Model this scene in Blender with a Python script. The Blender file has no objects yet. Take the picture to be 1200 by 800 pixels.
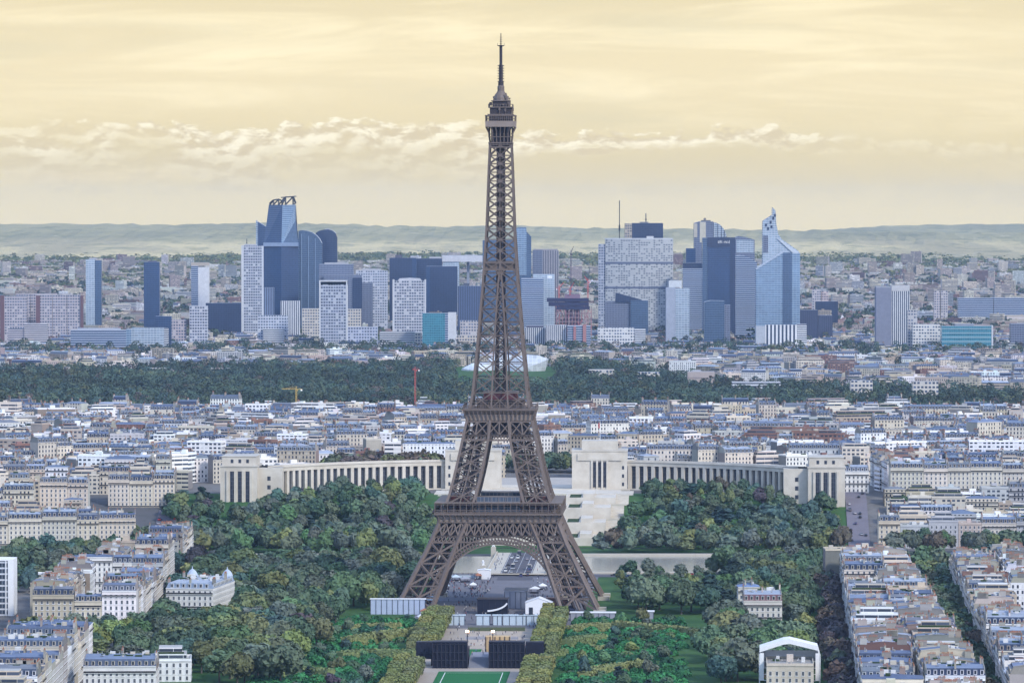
import bpy, math, random
import numpy as np
from math import sin, cos, pi, radians, sqrt, atan2

# ---------------------------------------------------------------- camera, sky, sun, exposure
SC = bpy.context.scene
COL = SC.collection
EYE = 227.0          # metres above the foot of the iron tower
F = 5400.0           # focal length in photo pixels (1200 wide)
HZ = 249.0           # photo row of the eye level

cam_d = bpy.data.cameras.new("camera")
cam_d.sensor_width = 36.0
cam_d.lens = 36.0 * F / 1200.0
cam_d.clip_start = 1.0
cam_d.clip_end = 90000.0
cam = bpy.data.objects.new("camera", cam_d)
COL.objects.link(cam)
cam.location = (0, 0, EYE)
cam.rotation_euler = (pi / 2 - math.atan((400 - HZ) / F), 0, 0)
SC.camera = cam

SUN_AZ, SUN_EL = radians(138), radians(36)

SC.view_settings.view_transform = 'Standard'
SC.view_settings.look = 'None'
SC.view_settings.exposure = 0.42
SC.view_settings.gamma = 1.0
SC.view_settings.use_curve_mapping = False
cy = SC.cycles
cy.max_bounces = 4
cy.diffuse_bounces = 2
cy.glossy_bounces = 2
cy.transmission_bounces = 2
cy.volume_bounces = 1
cy.use_adaptive_sampling = True
cy.adaptive_threshold = 0.01
cy.use_denoising = True
try:
    cy.denoiser = 'OPENIMAGEDENOISE'
except Exception:
    pass
cy.caustics_reflective = False
cy.caustics_refractive = False
cy.sample_clamp_indirect = 5.0


class NT:
    """small helper round a node tree"""
    def __init__(self, tree):
        self.t = tree
        self.n = tree.nodes
        self.l = tree.links

    def node(self, typ, **kw):
        nd = self.n.new(typ)
        for k, v in kw.items():
            setattr(nd, k, v)
        return nd

    def put(self, sock, v):
        if hasattr(v, 'is_output') or isinstance(v, bpy.types.NodeSocket):
            self.l.new(v, sock)
        else:
            if isinstance(v, (tuple, list)) and len(v) == 3 and sock.type == 'RGBA':
                v = (*v, 1)
            sock.default_value = v

    def math(self, op, a, b=None, c=None, clamp=False):
        nd = self.node('ShaderNodeMath', operation=op, use_clamp=clamp)
        self.put(nd.inputs[0], a)
        if b is not None:
            self.put(nd.inputs[1], b)
        if c is not None:
            self.put(nd.inputs[2], c)
        return nd.outputs[0]

    def mix(self, f, a, b, mode='MIX'):
        nd = self.node('ShaderNodeMix', data_type='RGBA', blend_type=mode)
        self.put(nd.inputs[0], f)
        self.put(nd.inputs[6], a)
        self.put(nd.inputs[7], b)
        return nd.outputs[2]

    def step(self, x, lo, hi, smooth=True):
        nd = self.node('ShaderNodeMapRange', interpolation_type='SMOOTHSTEP' if smooth else 'LINEAR')
        self.put(nd.inputs[0], x)
        self.put(nd.inputs[1], lo)
        self.put(nd.inputs[2], hi)
        return nd.outputs[0]

    def xyz(self, x, y, z=0.0):
        nd = self.node('ShaderNodeCombineXYZ')
        self.put(nd.inputs[0], x); self.put(nd.inputs[1], y); self.put(nd.inputs[2], z)
        return nd.outputs[0]

    def sep(self, v):
        nd = self.node('ShaderNodeSeparateXYZ')
        self.put(nd.inputs[0], v)
        return nd.outputs

    def noise(self, vec, scale, detail=2.0, rough=0.5, dist=0.0, color=False):
        nd = self.node('ShaderNodeTexNoise')
        if vec is not None:
            self.put(nd.inputs['Vector'], vec)
        nd.inputs['Scale'].default_value = scale
        nd.inputs['Detail'].default_value = detail
        nd.inputs['Roughness'].default_value = rough
        nd.inputs['Distortion'].default_value = dist
        return nd.outputs['Color' if color else 'Fac']

    def white(self, vec):
        nd = self.node('ShaderNodeTexWhiteNoise', noise_dimensions='3D')
        self.put(nd.inputs['Vector'], vec)
        return nd.outputs['Value']


def make_world():
    w = bpy.data.worlds.new("World")
    SC.world = w
    w.use_nodes = True
    T = NT(w.node_tree)
    T.n.clear()
    out = T.node('ShaderNodeOutputWorld')
    bg = T.node('ShaderNodeBackground')
    bg.inputs['Strength'].default_value = 0.1
    T.l.new(bg.outputs[0], out.inputs[0])
    sky = T.node('ShaderNodeTexSky', sky_type='NISHITA')
    sky.sun_disc = False
    sky.sun_elevation = SUN_EL
    sky.sun_rotation = SUN_AZ
    sky.altitude = 100
    sky.air_density = 1.0
    sky.dust_density = 1.5
    co = T.node('ShaderNodeTexCoord').outputs['Generated']
    x, y, z = T.sep(co)
    az = T.math('ARCTAN2', x, y)
    el = T.math('ARCSINE', z)
    # --- low western sky, cream behind thin cloud (values are ten times the picture's)
    warp = T.noise(T.xyz(T.math('MULTIPLY', az, 9.0), T.math('MULTIPLY', el, 70.0)), 1.0, 4, 0.55)
    streak = T.noise(T.xyz(T.math('MULTIPLY', az, 13.0), T.math('MULTIPLY', el, 120.0), 3.7), 1.0, 6, 0.6, 0.6)
    lowc = T.mix(T.step(el, 0.0, 0.013), (9.3, 7.95, 4.7), (8.1, 6.95, 4.25))
    lowc = T.mix(T.step(el, 0.011, 0.030), lowc, (8.9, 7.7, 5.1))
    lowc = T.mix(T.step(el, 0.030, 0.048), lowc, (8.3, 7.2, 4.75))
    lowc = T.mix(T.math('MULTIPLY', T.step(streak, 0.42, 0.70), T.step(el, 0.012, 0.028)), lowc, (10.2, 9.0, 6.2))
    lowc = T.mix(T.math('MULTIPLY', T.step(warp, 0.45, 0.70), T.math('MULTIPLY', T.step(el, 0.008, 0.020), 0.42)), lowc, (7.0, 6.5, 4.7))
    # --- cumulus bank: crisp lumpy tops lit from above, soft ragged feet
    def lumps(du, dv):
        u = T.math('ADD', T.math('MULTIPLY', az, 150.0), du)
        v = T.math('ADD', T.math('MULTIPLY', el, 330.0), dv)
        return T.noise(T.xyz(u, v, 1.3), 1.0, 8, 0.56, 0.25)
    n0 = lumps(0.0, 0.0)
    n1 = lumps(-0.16, 0.42)
    big = T.noise(T.xyz(T.math('MULTIPLY', az, 26.0), 0.0, 5.2), 1.0, 3, 0.5)
    left = T.math('SUBTRACT', 1.0, T.step(az, -0.012, 0.012))           # the left bank is taller than the right one
    top = T.math('ADD', T.math('MULTIPLY_ADD', T.math('SUBTRACT', big, 0.5), 0.0095, 0.0178), T.math('MULTIPLY', left, 0.0019))
    top = T.math('SUBTRACT', top, T.math('MULTIPLY', T.step(az, 0.045, 0.11), 0.004))
    dtop = T.math('SUBTRACT', top, el)
    edge = T.math('ADD', dtop, T.math('MULTIPLY', T.math('SUBTRACT', n0, 0.5), 0.0115))
    m_top = T.step(edge, 0.0, 0.0010)
    thick = T.math('MULTIPLY_ADD', left, 0.0072, 0.0042)
    m_bot = T.math('SUBTRACT', 1.0, T.step(T.math('DIVIDE', edge, thick), 0.45, 1.35))
    fade = T.math('MULTIPLY_ADD', T.math('SUBTRACT', 1.0, T.step(T.math('ADD', az, T.math('MULTIPLY', big, 0.04)), 0.070, 0.105)), 0.72, 0.28)
    fade = T.math('MULTIPLY', fade, T.step(az, -0.125, -0.100))
    brk = T.math('MULTIPLY_ADD', T.step(T.noise(T.xyz(T.math('MULTIPLY', az, 45.0), T.math('MULTIPLY', el, 90.0), 7.7), 1.0, 4, 0.55), 0.30, 0.50), 0.65, 0.35)
    mask = T.math('MULTIPLY', T.math('MULTIPLY', T.math('MULTIPLY', m_top, m_bot), fade), brk)
    relief = T.step(T.math('SUBTRACT', n0, n1), -0.09, 0.12)
    ccol = T.mix(relief, (7.4, 6.3, 4.2), (10.6, 9.8, 7.6))
    west = T.mix(T.math('MULTIPLY', mask, 0.92), lowc, ccol)
    # dull grey-gold shelf under the bank
    shelf = T.math('MULTIPLY', T.step(edge, 0.003, 0.008), T.math('SUBTRACT', 1.0, T.step(edge, 0.009, 0.016)))
    west = T.mix(T.math('MULTIPLY', shelf, 0.45), west, (7.6, 6.6, 4.2))
    # a thin veil low over the horizon
    veil = T.noise(T.xyz(T.math('MULTIPLY', az, 16.0), T.math('MULTIPLY', el, 260.0), 2.2), 1.0, 5, 0.6)
    west = T.mix(T.math('MULTIPLY', T.math('MULTIPLY', T.step(veil, 0.5, 0.7), 0.30), T.math('SUBTRACT', 1.0, T.step(el, 0.009, 0.013))), west, (9.4, 8.0, 5.2))
    # --- the rest of the dome: broken blue-grey cloud over clear blue
    over = T.noise(co, 3.0, 5, 0.55)
    dome = T.mix(T.step(over, 0.35, 0.65), sky.outputs[0], SKY_DOME)
    facing = T.step(y, -0.25, 0.85)
    lowness = T.math('SUBTRACT', 1.0, T.step(el, 0.08, 0.42))
    f = T.math('MULTIPLY', facing, lowness)
    west = T.mix(1.0, west, (.805, .805, .79), 'MULTIPLY')
    final = T.mix(f, dome, west)
    T.l.new(final, bg.inputs['Color'])
    w.cycles.sampling_method = 'MANUAL'
    w.cycles.sample_map_resolution = 512
    return w


SKY_DOME = (7.9, 11.0, 18.2)
make_world()

east_sky_sun_d = bpy.data.lights.new("sun", 'SUN')  # set behind the viewer to stand in for bright eastern sky
east_sky_sun_d.energy = 2.2
east_sky_sun_d.angle = radians(8)
east_sky_sun_d.color = (1.0, 0.95, 0.86)
sun = bpy.data.objects.new("sun", east_sky_sun_d)
COL.objects.link(sun)
_dir = (sin(SUN_AZ) * cos(SUN_EL), cos(SUN_AZ) * cos(SUN_EL), sin(SUN_EL))
import mathutils
sun.rotation_euler = mathutils.Vector(_dir).to_track_quat('Z', 'Y').to_euler()

# ---------------------------------------------------------------- mesh helpers
RNG = random.Random(11)


def sstep(a, b, v):
    t = min(1.0, max(0.0, (v - a) / (b - a)))
    return t * t * (3 - 2 * t)


def lerp(a, b, t):
    return a + (b - a) * t


def table(pts):
    xs = [p[0] for p in pts]; ys = [p[1] for p in pts]
    return lambda v: float(np.interp(v, xs, ys))


def ground(x, y):
    """height of the land"""
    z = 26 * sstep(3110, 3290, y) - 4 * sstep(3500, 4300, y) - 18 * sstep(4250, 4800, y)
    z += 42 * sstep(8600, 13000, y) + 36 * sstep(12500, 15500, y)
    return z


def at(px, D, z=None):
    """world x of a photo column at a distance"""
    return (px - 600.0) * D / F


def zat(py, D):
    return EYE - (py - HZ) * D / F


def dist(py, z=0.0):
    return (EYE - z) * F / (py - HZ)


class MB:
    def __init__(self):
        self.v = []; self.f = []; self.m = []; self.c = []; self.u = []

    def face(self, pts, mat=0, col=(1, 1, 1), uv=None):
        n = len(self.v)
        self.v.extend(pts)
        self.f.append(tuple(range(n, n + len(pts))))
        self.m.append(mat)
        self.c.append(col)
        self.u.extend(uv if uv else [(0.0, 0.0)] * len(pts))

    def wallquad(self, a, b, z0, z1, mat=0, col=(1, 1, 1), u0=0.0):
        L = sqrt((b[0] - a[0]) ** 2 + (b[1] - a[1]) ** 2)
        self.face([(a[0], a[1], z0), (b[0], b[1], z0), (b[0], b[1], z1), (a[0], a[1], z1)], mat, col,
                  [(u0, 0), (u0 + L, 0), (u0 + L, z1 - z0), (u0, z1 - z0)])

    def prism(self, poly, z0, z1, mat=0, col=(1, 1, 1), top=None, topcol=None, bottom=False, uvz=0.0):
        """counter-clockwise footprint extruded upward; wall UVs are metres"""
        n = len(poly)
        per = 0.0
        for k in range(n):
            a, b = poly[k], poly[(k + 1) % n]
            L = sqrt((b[0] - a[0]) ** 2 + (b[1] - a[1]) ** 2)
            self.face([(a[0], a[1], z0), (b[0], b[1], z0), (b[0], b[1], z1), (a[0], a[1], z1)], mat, col,
                      [(per, uvz), (per + L, uvz), (per + L, uvz + z1 - z0), (per, uvz + z1 - z0)])
            per += L
        self.face([(p[0], p[1], z1) for p in poly], mat if top is None else top, topcol or col, [(p[0], p[1]) for p in poly])
        if bottom:
            self.face([(p[0], p[1], z0) for p in reversed(poly)], mat if top is None else top, topcol or col)

    def box(self, x0, x1, y0, y1, z0, z1, mat=0, col=(1, 1, 1), top=None, topcol=None, bottom=True):
        self.prism([(x0, y0), (x1, y0), (x1, y1), (x0, y1)], z0, z1, mat, col, top, topcol, bottom)

    def bar(self, p, q, w, d=None, mat=0, col=(1, 1, 1)):
        d = d or w
        p = np.array(p, float); q = np.array(q, float)
        a = q - p
        L = np.linalg.norm(a)
        if L < 1e-6:
            return
        a /= L
        ref = np.array((0, 0, 1.0)) if abs(a[2]) < 0.9 else np.array((0, 1.0, 0))
        s = np.cross(a, ref); s /= np.linalg.norm(s)
        t = np.cross(s, a)
        s *= w / 2; t *= d / 2
        P = [p - s - t, p + s - t, p + s + t, p - s + t, q - s - t, q + s - t, q + s + t, q - s + t]
        P = [tuple(v) for v in P]
        n = len(self.v)
        self.v.extend(P)
        for fc in ((0, 1, 5, 4), (1, 2, 6, 5), (2, 3, 7, 6), (3, 0, 4, 7), (3, 2, 1, 0), (4, 5, 6, 7)):
            self.f.append(tuple(n + i for i in fc)); self.m.append(mat); self.c.append(col)
            self.u.extend([(0, 0), (1, 0), (1, 1), (0, 1)])

    def lathe(self, rings, n=16, cx=0.0, cy=0.0, mat=0, col=(1, 1, 1)):
        base = len(self.v)
        for (r, z) in rings:
            for k in range(n):
                self.v.append((cx + r * cos(2 * pi * k / n), cy + r * sin(2 * pi * k / n), z))
        for j in range(len(rings) - 1):
            for k in range(n):
                a = base + j * n + k; b = base + j * n + (k + 1) % n
                self.f.append((a, b, b + n, a + n)); self.m.append(mat); self.c.append(col)
                self.u.extend([(0, 0)] * 4)
        self.f.append(tuple(base + (len(rings) - 1) * n + k for k in range(n))); self.m.append(mat); self.c.append(col)
        self.u.extend([(0, 0)] * n)

    def add(self, other, M=None):
        n = len(self.v)
        if M is None:
            self.v.extend(other.v)
        else:
            A = np.array(other.v, float) if other.v else np.zeros((0, 3))
            R = np.array(M.to_3x3()); t = np.array(M.to_translation())
            self.v.extend(map(tuple, A @ R.T + t))
        self.f.extend(tuple(n + i for i in f) for f in other.f)
        self.m.extend(other.m); self.c.extend(other.c); self.u.extend(other.u)

    def mesh(self, name, mats):
        me = bpy.data.meshes.new(name)
        me.from_pydata(self.v, [], self.f)
        for m in mats:
            me.materials.append(m)
        if len(mats) > 1:
            me.polygons.foreach_set('material_index', self.m)
        uv = me.uv_layers.new(name='UVMap')
        uv.data.foreach_set('uv', np.array(self.u, dtype=np.float32).ravel())
        at_ = me.attributes.new('Col', 'FLOAT_COLOR', 'FACE') if False else me.attributes.new('tint', 'FLOAT_VECTOR', 'FACE')
        at_.data.foreach_set('vector', np.array(self.c, dtype=np.float32).ravel())
        me.update()
        return me

    def build(self, name, mats, parent=None, **props):
        if not isinstance(mats, (list, tuple)):
            mats = [mats]
        return link(name, self.mesh(name, mats), parent, **props)


def link(name, me, parent=None, **props):
    o = bpy.data.objects.new(name, me)
    COL.objects.link(o)
    if parent is not None:
        o.parent = parent
    for k, v in props.items():
        o[k] = v
    return o


def empty(name, loc, rz=0.0, **props):
    o = bpy.data.objects.new(name, None)
    o.empty_display_size = 1.0
    COL.objects.link(o)
    o.location = loc
    o.rotation_euler = (0, 0, rz)
    for k, v in props.items():
        o[k] = v
    return o


# ---------------------------------------------------------------- materials
def mat(name, rough=0.8, spec=0.3):
    m = bpy.data.materials.new(name)
    m.use_nodes = True
    T = NT(m.node_tree)
    p = T.n['Principled BSDF']
    p.inputs['Roughness'].default_value = rough
    p.inputs['Specular IOR Level'].default_value = spec
    return m, T, p


def attr(T, name='tint', out='Color'):
    nd = T.node('ShaderNodeAttribute', attribute_name=name)
    return nd.outputs[out]


def world_pos(T):
    return T.node('ShaderNodeNewGeometry').outputs['Position']


def plain(name, col, rough=0.85, var=0.25, scale=0.3, spec=0.1, metal=0.0, tint=False):
    """a single colour worn by two scales of noise"""
    m, T, p = mat(name, rough, spec)
    p.inputs['Metallic'].default_value = metal
    tc = T.node('ShaderNodeTexCoord').outputs['Object']
    a = T.noise(tc, scale, 4, 0.6)
    b = T.noise(tc, scale * 7, 2, 0.6)
    k = T.math('ADD', T.math('MULTIPLY', T.math('SUBTRACT', a, 0.5), var * 2), T.math('MULTIPLY', T.math('SUBTRACT', b, 0.5), var))
    k = T.math('ADD', k, 1.0)
    base = attr(T) if tint else (*col, 1)
    if tint and col != (1, 1, 1):
        base = T.mix(1.0, base, (*col, 1), 'MULTIPLY')
    g = T.node('ShaderNodeVectorMath', operation='SCALE')
    T.put(g.inputs[0], base if not isinstance(base, tuple) else base[:3])
    T.put(g.inputs['Scale'], k)
    T.l.new(g.outputs[0], p.inputs['Base Color'])
    return m


def facade(name, bay, storey, ww, wh, glass=(0.03, 0.04, 0.055), wall_rough=0.85, vary=0.5, base_gap=0.0,
           line=None, light_win=0.12, sill=None, var=0.18):
    """rendered wall, tinted per building, with a regular grid of glazed openings in metres of wall"""
    m, T, p = mat(name, wall_rough, 0.3)
    uv = T.node('ShaderNodeUVMap', uv_map='UVMap').outputs[0]
    u, v, _ = T.sep(uv)
    U = T.math('DIVIDE', u, bay); V = T.math('DIVIDE', v, storey)
    fu = T.math('FRACT', U); fv = T.math('FRACT', V)
    cu = T.math('FLOOR', U); cv = T.math('FLOOR', V)
    inu = T.math('LESS_THAN', T.math('ABSOLUTE', T.math('SUBTRACT', fu, 0.5)), ww / 2)
    inv = T.math('LESS_THAN', T.math('ABSOLUTE', T.math('SUBTRACT', fv, 0.52)), wh / 2)
    win = T.math('MULTIPLY', inu, inv)
    geo = T.node('ShaderNodeNewGeometry')
    up = T.math('LESS_THAN', T.math('ABSOLUTE', T.sep(geo.outputs['Normal'])[2]), 0.4)
    win = T.math('MULTIPLY', win, up)
    rnd = T.white(T.xyz(cu, cv, T.math('MULTIPLY', T.sep(attr(T))[0], 37.0)))
    tint = attr(T)
    pos = geo.outputs['Position']
    n = T.noise(pos, 0.08, 4, 0.6)
    n2 = T.noise(pos, 0.6, 3, 0.6)
    k = T.math('ADD', 1.0, T.math('ADD', T.math('MULTIPLY', T.math('SUBTRACT', n, 0.5), var * 2.2), T.math('MULTIPLY', T.math('SUBTRACT', n2, 0.5), var)))
    g = T.node('ShaderNodeVectorMath', operation='SCALE')
    T.put(g.inputs[0], tint); T.put(g.inputs['Scale'], k)
    wall = g.outputs[0]
    if line:
        ln = T.math('MULTIPLY', T.math('LESS_THAN', fv, line[0]), up)
        wall = T.mix(ln, wall, T.mix(1.0, wall, (line[1],) * 3, 'MULTIPLY'))
    # some windows have pale blinds or curtains
    gl = T.mix(T.math('MULTIPLY', T.step(rnd, 0.35, 1.0), vary), (*glass, 1), tuple(c * 3.2 + 0.02 for c in glass) + (1,))
    gl = T.mix(T.math('GREATER_THAN', rnd, 1.0 - light_win), gl, T.mix(0.45, wall, (0.5, 0.5, 0.48, 1)))
    c = T.mix(win, wall, gl)
    T.l.new(c, p.inputs['Base Color'])
    T.l.new(T.math('MULTIPLY_ADD', win, 0.15 - wall_rough, wall_rough), p.inputs['Roughness'])
    T.l.new(T.math('MULTIPLY_ADD', win, 0.42, 0.10), p.inputs['Specular IOR Level'])
    return m


def curtain(name, c1, c2, bay, storey, lw=0.12, lh=0.25, refl=0.5, var=0.26, rough=0.12, patch=0.012):
    """glass curtain wall: panes c1, spandrel and mullion lines c2"""
    m, T, p = mat(name, rough, 0.5)
    uv = T.node('ShaderNodeUVMap', uv_map='UVMap').outputs[0]
    u, v, _ = T.sep(uv)
    U = T.math('DIVIDE', u, bay); V = T.math('DIVIDE', v, storey)
    fu = T.math('FRACT', U); fv = T.math('FRACT', V)
    ln = T.math('MAXIMUM', T.math('LESS_THAN', fu, lw), T.math('LESS_THAN', fv, lh))
    rnd = T.white(T.xyz(T.math('FLOOR', U), T.math('FLOOR', V), 1.0))
    big = T.noise(T.xyz(T.math('ADD', u, T.math('MULTIPLY', v, .35)), T.math('MULTIPLY', v, .55), 0.0), patch, 3, 0.55)  # broad noise puts uneven reflections into the pane colour
    k = T.math('ADD', T.math('MULTIPLY_ADD', T.math('SUBTRACT', rnd, 0.5), var, 1.0), T.math('MULTIPLY', T.math('SUBTRACT', big, 0.5), 1.7))
    g = T.node('ShaderNodeVectorMath', operation='SCALE')
    T.put(g.inputs[0], tuple(c1)); T.put(g.inputs['Scale'], k)
    c = T.mix(ln, g.outputs[0], (*c2, 1))
    T.l.new(c, p.inputs['Base Color'])
    T.l.new(T.math('MULTIPLY_ADD', ln, 0.5, rough), p.inputs['Roughness'])
    p.inputs['Specular IOR Level'].default_value = refl
    return m
# ---------------------------------------------------------------- land
def make_land():
    m, T, p = mat('city_ground', 0.95, 0.1)
    pos = world_pos(T)
    x, y, z = T.sep(pos)
    a = T.noise(pos, 0.012, 5, 0.6)
    b = T.noise(pos, 0.12, 3, 0.6)
    c = T.mix(T.step(a, 0.42, 0.58), (0.10, 0.10, 0.105, 1), (0.17, 0.16, 0.15, 1))
    c = T.mix(T.math('MULTIPLY', T.step(b, 0.5, 0.7), 0.35), c, (0.05, 0.06, 0.045, 1))
    # beyond the suburbs the plain is fields and woods
    far = T.step(T.math('ADD', y, T.math('MULTIPLY', T.noise(pos, 0.0006, 3), 2500.0)), 11800.0, 13200.0)
    e = T.noise(T.xyz(x, T.math('MULTIPLY', y, 0.4), 0.0), 0.0022, 5, 0.62)
    f = T.mix(T.step(e, 0.40, 0.52), (0.10, 0.11, 0.045, 1), (0.34, 0.30, 0.12, 1))
    f = T.mix(T.step(e, 0.58, 0.63), f, (0.42, 0.37, 0.18, 1))
    d = T.noise(T.xyz(x, T.math('MULTIPLY', y, 0.35), 0.0), 0.02, 4, 0.6)
    f = T.mix(T.math('MULTIPLY', T.step(d, 0.66, 0.72), 0.7), f, (0.55, 0.5, 0.42, 1))
    c = T.mix(far, c, f)
    T.l.new(c, p.inputs['Base Color'])
    ys = [200, 1200, 1700, 2000, 2300, 2600, 2900, 3050] + list(range(3110, 3300, 15)) + list(range(3310, 5000, 60)) + \
         list(range(5000, 9000, 400)) + list(range(9000, 18000, 450)) + [19500, 21800]
    mb = MB()
    for j in range(len(ys) - 1):
        y0, y1 = ys[j], ys[j + 1]
        X = 16000
        mb.face([(-X, y0, ground(0, y0)), (X, y0, ground(0, y0)), (X, y1, ground(0, y1)), (-X, y1, ground(0, y1))])
    mb.build('ground', m, kind='structure')


def make_hills():
    m, T, p = mat('wooded_hill', 0.95, 0.05)
    pos = world_pos(T)
    x, y, z = T.sep(pos)
    a = T.noise(T.xyz(x, T.math('MULTIPLY', y, 0.35), T.math('MULTIPLY', z, 6.0)), 0.0016, 6, 0.62)
    b = T.noise(T.xyz(x, y, T.math('MULTIPLY', z, 10.0)), 0.008, 4, 0.65)
    c = T.mix(T.step(a, 0.42, 0.56), (0.38, 0.32, 0.18, 1), (0.56, 0.46, 0.24, 1))  # slopes coloured pale and yellow so they look sunlit
    c = T.mix(T.step(a, 0.60, 0.66), c, (0.46, 0.41, 0.24, 1))
    c = T.mix(T.math('MULTIPLY', T.step(T.math('ADD', z, T.math('MULTIPLY', T.math('SUBTRACT', a, .5), 60.0)), 118.0, 140.0), 0.6), c, (0.20, 0.20, 0.11, 1))
    d = T.noise(T.xyz(x, T.math('MULTIPLY', y, 0.3), T.math('MULTIPLY', z, 14.0)), 0.011, 5, 0.7)
    c = T.mix(T.math('MULTIPLY', T.step(d, 0.50, 0.62), 0.6), c, (0.17, 0.175, 0.09, 1))
    e = T.noise(T.xyz(x, T.math('MULTIPLY', y, 0.3), T.math('MULTIPLY', z, 14.0)), 0.035, 3, 0.7)
    c = T.mix(T.math('MULTIPLY', T.step(e, 0.64, 0.72), 0.7), c, (0.62, 0.58, 0.48, 1))
    c = T.mix(T.math('MULTIPLY', T.step(b, 0.62, 0.70), 0.55), c, (0.52, 0.46, 0.33, 1))
    T.l.new(c, p.inputs['Base Color'])

    def ridge(name, y0, y1, depth, prof, base, seed, x0, x1, nx=220, ny=14, rough=9.0):
        rg = np.random.RandomState(seed)
        xs = np.linspace(x0, x1, nx)
        def wob(freqs, amps):
            w = np.zeros(nx)
            for fq, am in zip(freqs, amps):
                w += am * np.sin(xs * fq + rg.rand() * 6.28)
            return w
        V = []; Fc = []
        jit = rg.rand(ny + 1, nx)
        fold = wob([0.0011, 0.0023, 0.0041, 0.009], [1.0, 0.7, 0.4, 0.22])
        for j in range(ny + 1):
            t = j / ny
            yy = lerp(y0, y1, t)
            s = sstep(0, 0.62, t) if t < 0.62 else 1 - sstep(0.62, 1.15, t) * 0.8
            for i in range(nx):
                top = prof(xs[i] / yy * F + 600)
                zz = base + (top - base) * max(0.0, min(1.0, s * (1 + 0.10 * fold[i] * (1 - t)))) + (jit[j, i] - 0.5) * rough * (0.3 + s) 
                if j == 0:
                    zz = base - 20
                V.append((xs[i], yy + 260 * fold[i] * (1 - t), zz))
        for j in range(ny):
            for i in range(nx - 1):
                k = j * nx + i
                Fc.append((k, k + 1, k + nx + 1, k + nx))
        mb = MB(); mb.v = V; mb.f = Fc; mb.m = [0] * len(Fc); mb.c = [(1, 1, 1)] * len(Fc); mb.u = [(0, 0)] * (4 * len(Fc))
        o = mb.build(name, m, kind='structure')

    def h(pyl, D):
        return table([(px, EYE - (py - HZ) * D / F) for px, py in pyl])
    ridge('hills', 14600, 19000, 0, h([(-200, 262), (30, 262), (250, 263), (360, 262), (460, 266), (640, 267), (800, 269), (940, 270), (1060, 271), (1400, 272)], 17300), 85, 3, -3600, 3600)
    ridge('far_hills', 19200, 21600, 0, h([(-200, 275), (440, 272), (545, 266), (590, 264), (680, 268), (860, 272), (960, 270), (1010, 266), (1090, 263), (1150, 262), (1400, 262)], 20700), 86, 8, -4200, 4200, rough=5)


make_land()
make_hills()

# ---------------------------------------------------------------- the air
def make_haze():
    mb = MB()
    mb.box(-17500, 17500, -300, 22500, -22, 348)
    m = bpy.data.materials.new('haze')
    m.use_nodes = True
    T = NT(m.node_tree)
    T.n.clear()
    out = T.node('ShaderNodeOutputMaterial')
    v = T.node('ShaderNodeVolumePrincipled')
    v.inputs['Color'].default_value = HAZE_COL
    v.inputs['Density'].default_value = HAZE_DENS
    v.inputs['Anisotropy'].default_value = HAZE_G
    T.l.new(v.outputs[0], out.inputs['Volume'])
    o = mb.build('haze', m, kind='stuff')
    return o


HAZE_COL = (0.52, 0.71, 1.0, 1)
HAZE_DENS = 1.75e-5
HAZE_G = 0.3
make_haze()
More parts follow.
